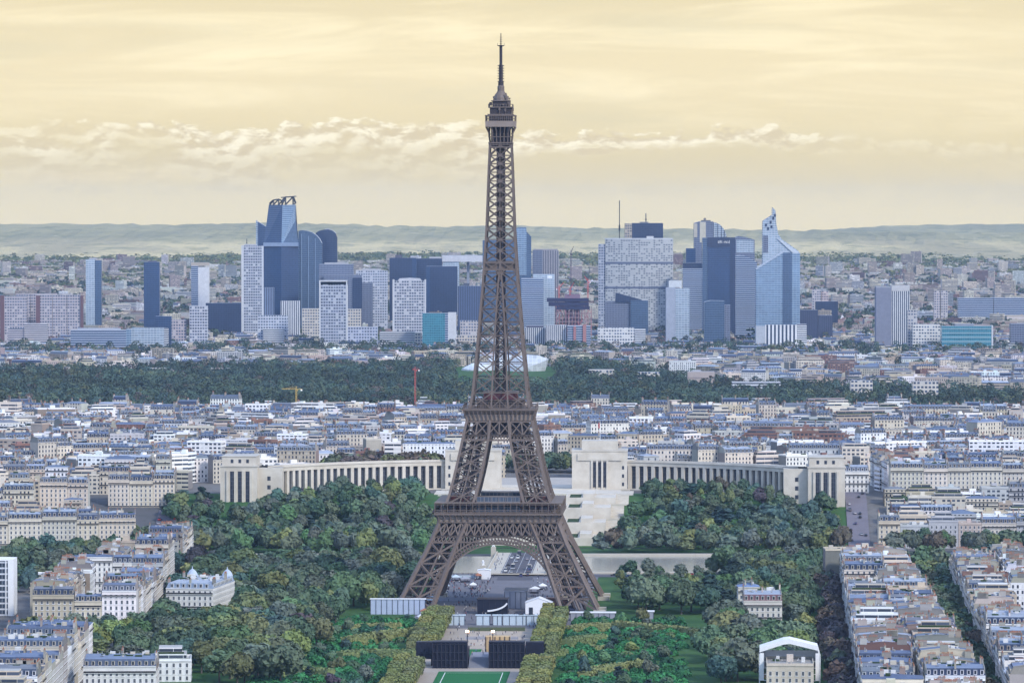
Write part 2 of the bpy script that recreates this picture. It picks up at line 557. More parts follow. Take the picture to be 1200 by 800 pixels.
# ---------------------------------------------------------------- the iron tower
def make_tower():
    m, T, p = mat('tower_iron', 0.6, 0.35)
    tc = T.node('ShaderNodeTexCoord').outputs['Object']
    a = T.noise(tc, 0.05, 4, 0.6); b = T.noise(tc, 1.1, 3, 0.6)
    c = T.mix(a, (0.112, 0.084, 0.070, 1), (0.180, 0.138, 0.114, 1))
    c = T.mix(T.math('MULTIPLY', T.step(b, 0.5, 0.75), 0.35), c, (0.10, 0.075, 0.062, 1))
    T.l.new(c, p.inputs['Base Color'])
    iron = m
    frieze = plain('tower_frieze_paint', (0.27, 0.215, 0.18), 0.6, 0.2, 0.2)
    dark = plain('tower_dark_and_shade_iron', (0.05, 0.042, 0.045), 0.6, 0.2, 0.2)  # inside legs and girders this dark tone stands in for shade
    red = plain('pavilion_cladding', (0.13, 0.05, 0.055), 0.5, 0.2, 0.2)
    glass = curtain('pavilion_glass', (0.05, 0.065, 0.09), (0.16, 0.15, 0.15), 2.2, 3.0, 0.1, 0.12, 0.6)
    stone = plain('pier_stone', (0.42, 0.38, 0.31), 0.9, 0.2, 0.2)

    root = empty('lattice_tower', (-6.4, 2661, 0), -radians(2.6),
                 label='tall brown iron lattice tower with four splayed legs and a tapering spire', category='tower')
    O = table([(0, 58.5), (8, 54), (30, 42.8), (41, 37.3), (52, 33), (64, 28.6), (80, 24.6), (97, 21), (110, 18.2), (120, 15.9),
               (151, 13.0), (186, 10.0), (216, 8.1), (251, 6.9), (276, 5.8)])
    I = table([(0, 37.8), (14, 32.6), (30, 26.6), (40, 23), (52, 17.2), (64, 13.6), (80, 9.6), (97, 6.3), (110, 5.0), (120, 4.6), (151, 3.4), (186, 1.2), (200, 0.0), (276, 0.0)])

    def panels(mb, A, B, zs, wx, wh, mid=True, vert=False, mt=0):
        """X bracing between two edge curves A(z), B(z)"""
        for k in range(len(zs) - 1):
            z0, z1 = zs[k], zs[k + 1]
            a0, b0, a1, b1 = A(z0), B(z0), A(z1), B(z1)
            mb.bar(a0, b1, wx, None, mt); mb.bar(b0, a1, wx, None, mt)
            mb.bar(a1, b1, wh, None, mt)
            if mid:
                zm = (z0 + z1) / 2
                mb.bar(A(zm), B(zm), wh * 0.8, None, mt)
            if vert:
                c0 = tuple((p_ + q_) / 2 for p_, q_ in zip(a0, b0)); c1 = tuple((p_ + q_) / 2 for p_, q_ in zip(a1, b1))
                mb.bar(c0, c1, wx * 0.8, None, mt)

    def edges(sx, sy):
        return {'OO': lambda z: (sx * O(z), sy * O(z), z), 'OI': lambda z: (sx * O(z), sy * I(z), z),
                'IO': lambda z: (sx * I(z), sy * O(z), z), 'II': lambda z: (sx * I(z), sy * I(z), z)}

    FACES = (('OO', 'IO'), ('OO', 'OI'), ('IO', 'II'), ('OI', 'II'))
    low = [2, 15, 27.5, 39]
    mid_ = [60, 70, 79.5, 88.5, 97]
    for sx in (-1, 1):
        for sy in (-1, 1):
            E = edges(sx, sy)
            mb = MB()
            for key in ('OO', 'OI', 'IO', 'II'):
                zs = [2, 14, 26, 38, 50, 57]
                for a_, b_ in zip(zs, zs[1:]):
                    mb.bar(E[key](a_), E[key](b_), 1.75)
                zs = [57, 66, 76, 86, 97, 108]
                for a_, b_ in zip(zs, zs[1:]):
                    mb.bar(E[key](a_), E[key](b_), 1.45)
            for fa, fb in FACES:
                q_ = 1.0 if fb != 'II' else 0.6
                panels(mb, E[fa], E[fb], low, 1.0 * q_, 0.85 * q_, True, True)
                panels(mb, E[fa], E[fb], mid_, 0.76 * q_, 0.62 * q_, True, True)
            # inclined lift rails inside the leg, coloured dark for the shade there
            for off in (0.35, 0.65):
                def P(z, off=off):
                    return (sx * lerp(I(z), O(z), off), sy * lerp(I(z), O(z), 0.5), z)
                for a_, b_ in zip([2, 20, 38, 52], [20, 38, 52, 57]):
                    mb.bar(P(a_), P(b_), 1.6, 1.0, 1)
                for a_, b_ in zip([57, 75, 92], [75, 92, 108]):
                    mb.bar(P(a_), P(b_), 1.2, 0.8, 1)
            for z in (8, 20, 33):
                for (ax, ay) in ((0.3, 0.3), (0.7, 0.7)):
                    pass
                mb.bar((sx * I(z), sy * lerp(I(z), O(z), .5), z), (sx * O(z), sy * lerp(I(z), O(z), .5), z), 0.7, None, 1)  # cross bars dark as well, interior shade put into their colour
                mb.bar((sx * lerp(I(z), O(z), .5), sy * I(z), z), (sx * lerp(I(z), O(z), .5), sy * O(z), z), 0.7, None, 1)
            leg = mb.build('leg', [iron, dark], root)
            for key in ('OO', 'OI', 'IO', 'II'):
                f = MB()
                x_, y_, _ = E[key](0)
                f.prism([(x_ - 3.4, y_ - 3.4), (x_ + 3.4, y_ - 3.4), (x_ + 3.4, y_ + 3.4), (x_ - 3.4, y_ + 3.4)], 0, 2.4, 0)
                f.build('footing', stone, leg)

    def quad(k, u, d, z):
        """point on side k: u along the face, d outward"""
        x, y = u, -d
        for _ in range(k):
            x, y = -y, x
        return (x, y, z)

    # ---- great arches, one to a side
    Rin, Rout, zc = 34.3, 38.0, 3.9
    for k in range(4):
        mb = MB()
        N = 56
        ring = []
        t0 = math.asin((9.0 - zc) / Rin)
        for j in range(N + 1):
            th = lerp(t0, pi - t0, j / N)
            ring.append((cos(th), sin(th)))
        def pt(R, c, s, inset=0.0):
            z = zc + R * s
            return quad(k, R * c, O(z) - 0.4 - inset, z)
        for inset in (0.0, 3.2):
            for j in range(N):
                (c0, s0), (c1, s1) = ring[j], ring[j + 1]
                mb.bar(pt(Rin, c0, s0, inset), pt(Rin, c1, s1, inset), 0.75)
                mb.bar(pt(Rout, c0, s0, inset), pt(Rout, c1, s1, inset), 0.75)
                mb.bar(pt(lerp(Rin, Rout, .5), c0, s0, inset), pt(lerp(Rin, Rout, .5), c1, s1, inset), 0.35)
                mb.bar(pt(Rin, c0, s0, inset), pt(Rout, c0, s0, inset), 0.42)
                mb.bar(pt(Rin, c0, s0, inset), pt(Rout, c1, s1, inset), 0.28)
        for j in range(0, N + 1, 2):
            c, s = ring[j]
            mb.bar(pt(Rin, c, s), pt(Rin, c, s, 3.2), 0.4)
        # small arched openings between the ring and the girder above
        for j in range(-14, 15):
            u = j * 1.75
            zr = zc + sqrt(max(0, (Rout + .3) ** 2 - u * u))
            ztop = 43.0
            if ztop - zr > 0.8 and abs(u) < I(ztop) + 1.5:
                mb.bar(quad(k, u, O(zr) - .4, zr), quad(k, u, O(ztop) - .4, ztop), 0.55)
                for q in range(6):
                    a_, b_ = pi * q / 6, pi * (q + 1) / 6
                    mb.bar(quad(k, u + .875 - .875 * cos(a_), O(ztop) - .4, ztop - 1.2 + 0.9 * sin(a_)), quad(k, u + .875 - .875 * cos(b_), O(ztop) - .4, ztop - 1.2 + 0.9 * sin(b_)), 0.5)
        mb.build('arch', iron, root)

    # ---- first floor girders
    g = MB()
    for k in range(4):
        for (z0, z1, n, w) in ((39.2, 42.6, 34, 0.42), (42.6, 50.0, 16, 0.72)):
            for zz, hw in ((z0, .8), (z1, .8)):
                g.bar(quad(k, -O(zz), O(zz), zz), quad(k, O(zz), O(zz), zz), 0.9, hw)
            inset_set = (0.0,)
            for ins in inset_set:
                for j in range(n):
                    t0_, t1_ = j / n * 2 - 1, (j + 1) / n * 2 - 1
                    if z0 < 40 and abs((t0_ + t1_) / 2 * O(z0)) < I(z0) - 2.5:
                        continue
                    o0, o1 = O(z0), O(z1)
                    g.bar(quad(k, t0_ * o0, o0 - ins, z0), quad(k, t1_ * o1, o1 - ins, z1), w)
                    g.bar(quad(k, t1_ * o0, o0 - ins, z0), quad(k, t0_ * o1, o1 - ins, z1), w)
                    if n == 16:
                        g.bar(quad(k, t0_ * o0, o0 - ins, z0), quad(k, t0_ * o1, o1 - ins, z1), 0.6)
                        # diamonds where the crosses meet
                        tm = (t0_ + t1_) / 2; om = (o0 + o1) / 2; zm = (z0 + z1) / 2
                        g.bar(quad(k, tm * om, om - ins + .05, zm - .9), quad(k, tm * om, om - ins + .05, zm + .9), 1.3, .5)
        # heavy diagonals where the legs pass behind the girder
        for s in (-1, 1):
            g.bar(quad(k, s * I(39), O(39) + .2, 39), quad(k, s * I(51), O(51) + .2, 51), 1.3)
    gd = g.build('girder', iron, root)
    ip_ = MB()  # dark sheets added behind the crosses as the platform's shade
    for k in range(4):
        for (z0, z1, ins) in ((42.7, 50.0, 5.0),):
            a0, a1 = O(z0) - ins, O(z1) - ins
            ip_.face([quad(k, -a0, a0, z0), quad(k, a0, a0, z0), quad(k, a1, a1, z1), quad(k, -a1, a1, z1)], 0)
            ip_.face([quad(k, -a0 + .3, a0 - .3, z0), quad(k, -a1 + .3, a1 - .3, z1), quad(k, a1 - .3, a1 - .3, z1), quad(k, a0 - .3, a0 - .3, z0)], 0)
    ip_.build('shade_plate', dark, gd)

    # ---- first floor: frieze, gallery, pavilions
    fp = MB()
    Hf = 34.4
    for k in range(4):
        def strip(z0, z1, d0, d1, hu0, hu1, matl):
            fp.face([quad(k, -hu0, d0, z0), quad(k, hu0, d0, z0), quad(k, hu1, d1, z1), quad(k, -hu1, d1, z1)], matl)
        strip(50.0, 50.6, 34.8, 34.8, 34.8, 34.8, 0)
        strip(50.6, 54.2, 34.2, 34.9, 34.2, 34.9, 1)
        n = 20
        for j in range(n + 1):
            u = lerp(-34, 34, j / n)
            fp.bar(quad(k, u, 34.4, 50.4), quad(k, u, 35.3, 54.2), 0.75, 0.9)
            fp.bar(quad(k, u, 35.2, 53.0), quad(k, u * 1.03, 36.4, 54.6), 0.6, 0.6)
        fp.bar(quad(k, -34.6, 34.7, 52.4), quad(k, 34.6, 34.7, 52.4), 0.3, 0.35)
    for (h, z0, z1, hole) in ((36.6, 54.5, 55.7, 12.5), (36.4, 61.0, 61.6, 27)):
        for (x0, x1, y0, y1) in ((-h, h, -h, -hole), (-h, h, hole, h), (-h, -hole, -hole, hole), (hole, h, -hole, hole)):
            fp.box(x0, x1, y0, y1, z0, z1, 0)
    fl = fp.build('first_platform', [iron, frieze], root)
    rl = MB()
    for k in range(4):
        for j in range(21):
            u = lerp(-36, 36, j / 20)
            rl.bar(quad(k, u, 36.2, 55.7), quad(k, u, 36.2, 61), 0.36)
        for j in range(60):
            u = lerp(-36, 36, j / 59)
            rl.bar(quad(k, u, 36.25, 55.7), quad(k, u, 36.25, 57.3), 0.16)
        for zz in (56.3, 57.4):
            rl.bar(quad(k, -36.3, 36.3, zz), quad(k, 36.3, 36.3, zz), 0.25)
        rl.bar(quad(k, -36.3, 36.3, 60.4), quad(k, 36.3, 36.3, 60.4), 0.2)
    rl.build('railing', iron, fl)
    for k in range(4):
        pv = MB()
        a, b = 14.0, 25.5
        pts = [quad(k, -12.5, 31.5, 55.8), quad(k, 12.5, 31.5, 55.8), quad(k, 12.5, 29.2, 64.5), quad(k, -12.5, 29.2, 64.5)]
        ins = [quad(k, -12.5, 17.5, 55.8), quad(k, 12.5, 17.5, 55.8), quad(k, 12.5, 17.5, 64.5), quad(k, -12.5, 17.5, 64.5)]
        uvs = [(0, 0), (25, 0), (25, 9), (0, 9)]
        pv.face(pts, 0, uv=uvs); pv.face(ins[::-1], 0, uv=uvs)
        pv.face([pts[1], ins[1], ins[2], pts[2]], 1); pv.face([ins[0], pts[0], pts[3], ins[3]], 1)
        pv.face([pts[3], pts[2], ins[2], ins[3]], 2)
        for j in range(7):
            u = lerp(-12.5, 12.5, j / 6)
            pv.bar(quad(k, u, 31.6, 55.8), quad(k, u, 29.3, 64.6), 0.25, mat=2)
        pv.build('pavilion', [glass, red, iron], fl)
    for sx in (-1, 1):
        for sy in (-1, 1):
            rr = MB()
            rr.box(min(sx * 17, sx * 29), max(sx * 17, sx * 29), min(sy * 17, sy * 29), max(sy * 17, sy * 29), 55.72, 60.4, 0)
            rr.build('kiosk', [red, dark], fl)
            for (x_, y_) in ((sx * 20, sy * 33), (sx * 26, sy * 33.2)):
                rr = MB()
                rr.box(x_ - 2.2, x_ + 2.2, y_ - .8, y_ + .8, 55.72, 59.5, 1)
                rr.build('booth', [red, dark], fl)

    # ---- second floor girder and platform
    g2 = MB()
    for k in range(4):
        for (z0, z1, n, w) in ((96.5, 99.5, 22, 0.36), (99.5, 107.0, 6, 0.62)):
            for zz in (z0, z1):
                g2.bar(quad(k, -O(zz), O(zz), zz), quad(k, O(zz), O(zz), zz), 0.8)
            for ins in (0,):
                for j in range(n):
                    t0_, t1_ = j / n * 2 - 1, (j + 1) / n * 2 - 1
                    o0, o1 = O(z0), O(z1)
                    g2.bar(quad(k, t0_ * o0, o0 - ins, z0), quad(k, t1_ * o1, o1 - ins, z1), w)
                    g2.bar(quad(k, t1_ * o0, o0 - ins, z0), quad(k, t0_ * o1, o1 - ins, z1), w)
                    if n == 6:
                        g2.bar(quad(k, t0_ * o0, o0 - ins, z0), quad(k, t0_ * o1, o1 - ins, z1), 0.75)
    gd2 = g2.build('girder', iron, root)
    ip2 = MB()  # the upper crosses get the same added sheet of painted shade
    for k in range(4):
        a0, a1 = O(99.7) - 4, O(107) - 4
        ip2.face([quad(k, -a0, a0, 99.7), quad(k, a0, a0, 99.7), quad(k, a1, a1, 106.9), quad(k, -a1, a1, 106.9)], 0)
    ip2.build('shade_plate', dark, gd2)
    sp = MB()
    def ringbox(mb, h0, h1, z0, z1, matl=0):
        for k in range(4):
            mb.face([quad(k, -h0, h0, z0), quad(k, h0, h0, z0), quad(k, h1, h1, z1), quad(k, -h1, h1, z1)], matl)
    ringbox(sp, 18.6, 18.9, 107, 108)
    ringbox(sp, 18.9, 19.2, 108, 111.2, 1)
    ringbox(sp, 19.2, 21.0, 111.2, 113.6)
    ringbox(sp, 21.0, 21.0, 113.6, 114.6)
    sp.face([(-21, -21, 114.6), (21, -21, 114.6), (21, 21, 114.6), (-21, 21, 114.6)], 0)
    sp.face([(-18.6, 18.6, 107), (18.6, 18.6, 107), (18.6, -18.6, 107), (-18.6, -18.6, 107)], 0)
    for k in range(4):
        for j in range(17):
            u = lerp(-18.8, 18.8, j / 16)
            sp.bar(quad(k, u, 19.0, 107.5), quad(k, u * 1.08, 20.6, 113.4), 0.5, 0.6)
    s2 = sp.build('second_platform', [iron, frieze], root)
    r2 = MB()
    for k in range(4):
        for j in range(43):
            u = lerp(-20.8, 20.8, j / 42)
            r2.bar(quad(k, u, 20.8, 114.6), quad(k, u, 20.8, 116.7), 0.15)
        for zz in (115.3, 116.0, 116.8):
            r2.bar(quad(k, -20.8, 20.8, zz), quad(k, 20.8, 20.8, zz), 0.18)
    r2.build('railing', iron, s2)
    pb = MB()
    pb.box(-13, 13, -13, 13, 114.62, 118.8, 1); pb.box(-14.2, 14.2, -14.2, 14.2, 118.8, 119.4, 0)
    pb.box(-9.5, 9.5, -11.5, 11.5, 119.4, 123.2, 2); pb.box(-10.2, 10.2, -12, 12, 123.2, 123.7, 0)
    for k in range(4):
        for j in range(9):
            u = lerp(-13, 13, j / 8)
            pb.bar(quad(k, u, 13.1, 114.7), quad(k, u, 13.1, 118.8), 0.4)
        for j in range(7):
            u = lerp(-16, 16, j / 6)
            pb.bar(quad(k, u, 16.6, 114.7), quad(k, u, 16.6, 118.0), .3)
        pb.bar(quad(k, -16.6, 16.6, 118), quad(k, 16.6, 16.6, 118), .4, .3)
    pb.build('kiosk', [iron, dark, red], s2)

    # ---- upper shaft
    us = MB()
    zs = [114.6]
    while zs[-1] < 262:
        zs.append(zs[-1] + lerp(8.8, 4.5, (zs[-1] - 115) / 150))
    zs[-1] = 266.0
    def edgecol(fn, w):
        for a_, b_ in zip(zs, zs[1:]):
            us.bar(fn(a_), fn(b_), w(a_))
    for sx in (-1, 1):
        for sy in (-1, 1):
            edgecol(lambda z: (sx * O(z), sy * O(z), z), lambda z: lerp(1.35, 0.95, (z - 115) / 150))
    for k in range(4):
        for s in (-1, 1):
            edgecol(lambda z: quad(k, s * I(z), O(z) - .1, z), lambda z: 0.9 if z < 190 else 0.75)
            A = lambda z: quad(k, s * O(z), O(z), z)
            B = lambda z: quad(k, s * I(z), O(z), z)
            panels(us, A, B, zs, lambda_w(0.58), 0.5, False, False)
        for a_, b_ in zip(zs, zs[1:]):
            if I(a_) > 0.8:
                us.bar(quad(k, -I(a_), O(a_), a_), quad(k, I(b_), O(b_), b_), .4)
                us.bar(quad(k, I(a_), O(a_), a_), quad(k, -I(b_), O(b_), b_), .4)
            us.bar(quad(k, -I(a_), O(a_), a_), quad(k, I(a_), O(a_), a_), .5)
            # gusset plates at the joints on the centre line
            us.bar(quad(k, 0, O(b_) + .1, b_ - .8), quad(k, 0, O(b_) + .1, b_ + .8), 1.5 if I(b_) < .8 else 0.01, .4)
    us.build('shaft', iron, root)
    el = MB()
    cz = list(np.linspace(114.7, 268, 40))
    for (x_, y_) in ((-2.1, -2.1), (2.1, -2.1), (2.1, 2.1), (-2.1, 2.1)):
        el.bar((x_, y_, 114.7), (x_ * .75, y_ * .75, 268), 1.5)
    for a_, b_ in zip(cz, cz[1:]):
        s_ = lerp(2.1, 1.6, (a_ - 115) / 153)
        for k in range(4):
            el.bar(quad(k, -s_, s_, a_), quad(k, s_, s_, b_), .4)
            el.bar(quad(k, -s_, s_, a_), quad(k, s_, s_, a_), .45)
    el.build('lift_shaft', dark, root)
    ip = MB()
    for (z0, z1, h) in ((193.6, 194.6, 9.9), (194.6, 197.6, 8.6), (197.6, 198.3, 9.6)):
        ringbox(ip, h, h, z0, z1, 0)
        ip.face([(-h, -h, z1), (h, -h, z1), (h, h, z1), (-h, h, z1)], 0)
    ip.build('landing', iron, root)

    # ---- summit
    top = MB()
    Oz = lambda z: float(np.interp(z, [262, 266, 270, 276], [6.2, 6.1, 6.5, 8.4]))
    zs2 = [265.5, 267, 269, 271, 273, 276]
    for k in range(4):
        for j in range(7):
            t = j / 6 * 2 - 1
            for a_, b_ in zip(zs2, zs2[1:]):
                h0, h1 = Oz(a_), Oz(b_)
                hh0 = min(h0, 6.7); hh1 = min(h1, 6.7)
                top.bar(quad(k, t * hh0, hh0, a_), quad(k, t * hh1, hh1, b_), 0.5)
            top.bar(quad(k, t * 6.4, 6.4, 272), quad(k, t * 8.4, 8.4, 276.2), 0.4)
        top.bar(quad(k, -6.6, 6.6, 267), quad(k, 6.6, 6.6, 267), .8)
        top.bar(quad(k, -6.4, 6.4, 264.6), quad(k, 6.4, 6.4, 264.6), .8)
        top.bar(quad(k, -6.6, 6.6, 270.5), quad(k, 6.6, 6.6, 270.5), .4)
    top.box(-5.4, 5.4, -5.4, 5.4, 265, 276.2, 1)
    ringbox(top, 8.5, 8.7, 276.2, 279.6, 2); top.face([(-8.7, -8.7, 279.6), (8.7, -8.7, 279.6), (8.7, 8.7, 279.6), (-8.7, 8.7, 279.6)], 0)
    top.face([(-8.5, 8.5, 276.2), (8.5, 8.5, 276.2), (8.5, -8.5, 276.2), (-8.5, -8.5, 276.2)], 0)
    for k in range(4):
        for j in range(15):
            u = lerp(-8.5, 8.5, j / 14)
            top.bar(quad(k, u, 8.5, 279.6), quad(k, u, 8.5, 282.6), .25)
        top.bar(quad(k, -8.6, 8.6, 282.7), quad(k, 8.6, 8.6, 282.7), .5)
        top.bar(quad(k, -8.6, 8.6, 281), quad(k, 8.6, 8.6, 281), .2)
    top.box(-6.8, 6.8, -6.8, 6.8, 279.7, 282.6, 1)
    top.box(-7.4, 7.4, -7.4, 7.4, 282.95, 283.6, 0)
    tp = top.build('summit_cabin', [iron, dark, frieze], root)
    up = MB()
    up.box(-6.1, 6.1, -6.1, 6.1, 283.6, 287.2, 1); up.box(-7.0, 7.0, -7.0, 7.0, 287.2, 287.8, 0)
    up.box(-4.7, 4.7, -4.7, 4.7, 287.8, 291.0, 1); up.box(-5.5, 5.5, -5.5, 5.5, 291.0, 291.4, 0)
    up.lathe([(4.6, 291.4), (4.3, 293), (3.5, 294.8), (2.4, 296.2), (2.0, 297.0), (2.0, 299.6), (1.5, 300.2)], 12, mat=0)
    rg = random.Random(5)
    for j in range(34):
        a_ = rg.random() * 6.28; r_ = rg.choice((7.0, 6.6, 5.6, 5.2)); zb = {7.0: 283.6, 6.6: 287.8, 5.6: 287.8, 5.2: 291.4}[r_]
        x_, y_ = r_ * cos(a_), r_ * sin(a_)
        hgt = rg.uniform(1.6, 4.4)
        up.bar((x_, y_, zb), (x_, y_, zb + hgt), 0.3)
        up.bar((x_, y_, zb + hgt * .5), (x_, y_, zb + hgt), rg.uniform(.5, 1.1), .5)
        if j % 3 == 0:
            up.bar((x_ * .8, y_ * .8, zb + 1), (x_ * 1.12, y_ * 1.12, zb + 1), .3)
    for k in range(4):
        for j in range(9):
            u = lerp(-6.9, 6.9, j / 8)
            up.bar(quad(k, u, 6.9, 287.8), quad(k, u, 6.9, 289.2), .18)
        up.bar(quad(k, -6.9, 6.9, 289.2), quad(k, 6.9, 6.9, 289.2), .2)
    up.build('dome', [iron, dark], tp)
    an = MB()
    an.lathe([(1.6, 299.6), (1.6, 302), (1.15, 302.5), (1.15, 311.8), (0.85, 312.2), (0.85, 322.6), (2.0, 322.8), (2.0, 323.2), (.3, 323.4), (.22, 330.2)], 10, mat=0)
    for j in range(7):
        z_ = 302.5 + j * 1.5
        for a_ in range(4):
            an.bar((1.0 * cos(a_ * 1.57), 1.0 * sin(a_ * 1.57), z_), (1.9 * cos(a_ * 1.57), 1.9 * sin(a_ * 1.57), z_), .35, .5)
    for z_ in (324.2, 325.4, 326.6, 327.9):
        an.bar((-.9, 0, z_), (.9, 0, z_), .14); an.bar((0, -.9, z_), (0, .9, z_), .14)
    an.bar((-1.9, 0, 323.2), (-1.9, 0, 324.4), .2); an.bar((1.9, 0, 323.2), (1.9, 0, 324.4), .2)
    an.build('antenna', dark, tp)


def lambda_w(w):
    return w


make_tower()
# ---------------------------------------------------------------- city fabric
M = {}
M['haus'] = facade('limestone_facade', 2.7, 3.15, 0.42, 0.60, (0.035, 0.042, 0.06), line=(0.07, 0.62), light_win=0.15)
M['grid'] = facade('modern_facade', 3.4, 2.95, 0.62, 0.50, (0.04, 0.05, 0.07), line=(0.06, 0.8), light_win=0.2)
M['ribbon'] = facade('ribbon_facade', 7.0, 3.1, 0.97, 0.46, (0.045, 0.055, 0.075), light_win=0.1)
M['stone'] = facade('dressed_stone', 900.0, 3.15, 0.0, 0.0, line=(0.06, 0.72), var=0.28)
M['blank'] = plain('party_wall_render', (1, 1, 1), 0.92, 0.22, 0.15, tint=True)
M['zinc'] = plain('zinc_sheet', (1, 1, 1), 0.7, 0.35, 0.25, spec=0.12, tint=True)
M['slate'] = plain('slate', (1, 1, 1), 0.7, 0.35, 0.3, spec=0.12, tint=True)
M['flat'] = plain('flat_roofing', (1, 1, 1), 0.9, 0.3, 0.12, tint=True)
M['pot'] = plain('terracotta', (0.34, 0.15, 0.09), 0.9, 0.3, 0.8)
M['glass'] = plain('dark_glass', (0.03, 0.038, 0.055), 0.12, 0.4, 0.6, spec=0.6)
M['white'] = plain('white_paint', (0.74, 0.74, 0.73), 0.6, 0.1, 0.3)
M['ironrail'] = plain('balcony_iron', (0.035, 0.036, 0.04), 0.5, 0.2, 0.5)
M['green'] = plain('terrace_planting', (0.035, 0.06, 0.025), 0.95, 0.6, 0.9)
BM = [M['haus'], M['grid'], M['ribbon'], M['stone'], M['blank'], M['zinc'], M['slate'], M['flat'], M['pot'], M['glass'], M['white'], M['ironrail'], M['green']]
HAUS, GRID, RIBBON, STONE, BLANK, ZINC, SLATE, FLAT, POT, GLASS, WHITE, RAIL, GREEN = range(13)

WALLS = [('cream', (0.60, 0.52, 0.41)), ('pale stone', (0.58, 0.53, 0.45)), ('light beige', (0.65, 0.58, 0.48)), ('buff', (0.49, 0.42, 0.32)),
         ('off white', (0.77, 0.74, 0.70)), ('grey', (0.44, 0.44, 0.44)), ('tan', (0.42, 0.35, 0.28)), ('white', (0.80, 0.80, 0.80)), ('red brick', (0.23, 0.135, 0.11)), ('pinkish', (0.49, 0.41, 0.36))]
WW = [9, 9, 7, 5, 6, 3, 2, 4, 1, 1]
ZINCS = [(0.125, 0.16, 0.235), (0.17, 0.21, 0.29), (0.09, 0.12, 0.185), (0.30, 0.34, 0.40), (0.165, 0.18, 0.205)]
SLATES = [(0.055, 0.072, 0.115), (0.04, 0.053, 0.09), (0.085, 0.105, 0.155), (0.12, 0.14, 0.18)]
FLATS = [(0.27, 0.26, 0.245), (0.38, 0.375, 0.36), (0.19, 0.185, 0.18), (0.55, 0.55, 0.54), (0.26, 0.18, 0.145)]


def jit(c, r, a=0.08):
    k = 1 + r.uniform(-a, a)
    return tuple(min(0.85, max(0.01, v * k * (1 + r.uniform(-a * .3, a * .3)))) for v in c)


def chimney_mb(r, length, h, wall):
    mb = MB()
    wall = party(r, wall)
    mb.box(-0.4, 0.4, -length / 2, length / 2, 0, h, BLANK, wall)
    mb.box(-0.5, 0.5, -length / 2 - .1, length / 2 + .1, h, h + .18, BLANK, tuple(v * .9 for v in wall))
    n = max(2, int(length / 0.55))
    for k in range(n):
        y = -length / 2 + (k + .5) * length / n
        if r.random() < .85:
            mb.box(-.17, .17, y - .17, y + .17, h + .18, h + .18 + r.uniform(.5, 1.0), POT, (1, 1, 1))
    return mb


def dormer_mb(w=1.5, h=2.1, d=2.0, wall=(.5, .46, .4), rooft=(.3, .34, .4)):
    mb = MB()
    mb.box(-w / 2, w / 2, 0, d, 0, h, BLANK, wall)
    mb.box(-w / 2 + .22, w / 2 - .22, -.05, .02, .25, h - .25, GLASS)
    mb.face([(-w / 2 - .15, -.2, h), (w / 2 + .15, -.2, h), (w / 2 + .15, d, h + .35), (-w / 2 - .15, d, h + .35)], ZINC, rooft)
    mb.face([(-w / 2 - .15, -.2, h), (w / 2 + .15, -.2, h), (0, -.2, h + .55)], ZINC, rooft)
    return mb


def roof_clutter(mb, r, w, d, z, n, tall=1.0):
    for _ in range(n):
        x = r.uniform(-w / 2 + .8, w / 2 - .8); y = r.uniform(-d / 2 + .8, d / 2 - .8)
        t = r.random()
        if t < .35:
            a, b, c = r.uniform(.5, 1.4), r.uniform(.5, 1.4), r.uniform(.5, 1.6) * tall
            mb.box(x - a / 2, x + a / 2, y - b / 2, y + b / 2, z, z + c, BLANK, r.choice([(.6, .6, .58), (.45, .42, .38), (.3, .3, .3), (.5, .5, .5)]))
        elif t < .55:
            mb.box(x - .8, x + .8, y - .6, y + .6, z, z + .5, GLASS)
        elif t < .8:
            mb.box(x - .14, x + .14, y - .14, y + .14, z, z + r.uniform(1, 2.4), ZINC, (.4, .42, .45))
        elif t < .9:
            mb.box(x - 1.6, x + 1.6, y - 1, y + 1, z, z + 1.0, GREEN)
        else:
            a = r.uniform(1.5, 3.0)
            mb.box(x - a / 2, x + a / 2, y - a / 2, y + a / 2, z, z + 2.4 * tall, BLANK, r.choice([(.62, .61, .58), (.5, .45, .37)]))


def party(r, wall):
    return jit(r.choice([(.30, .275, .24), (.22, .21, .20), (.36, .33, .28), (.27, .22, .185), (.42, .40, .36), tuple(v * .75 for v in wall)]), r, .15)


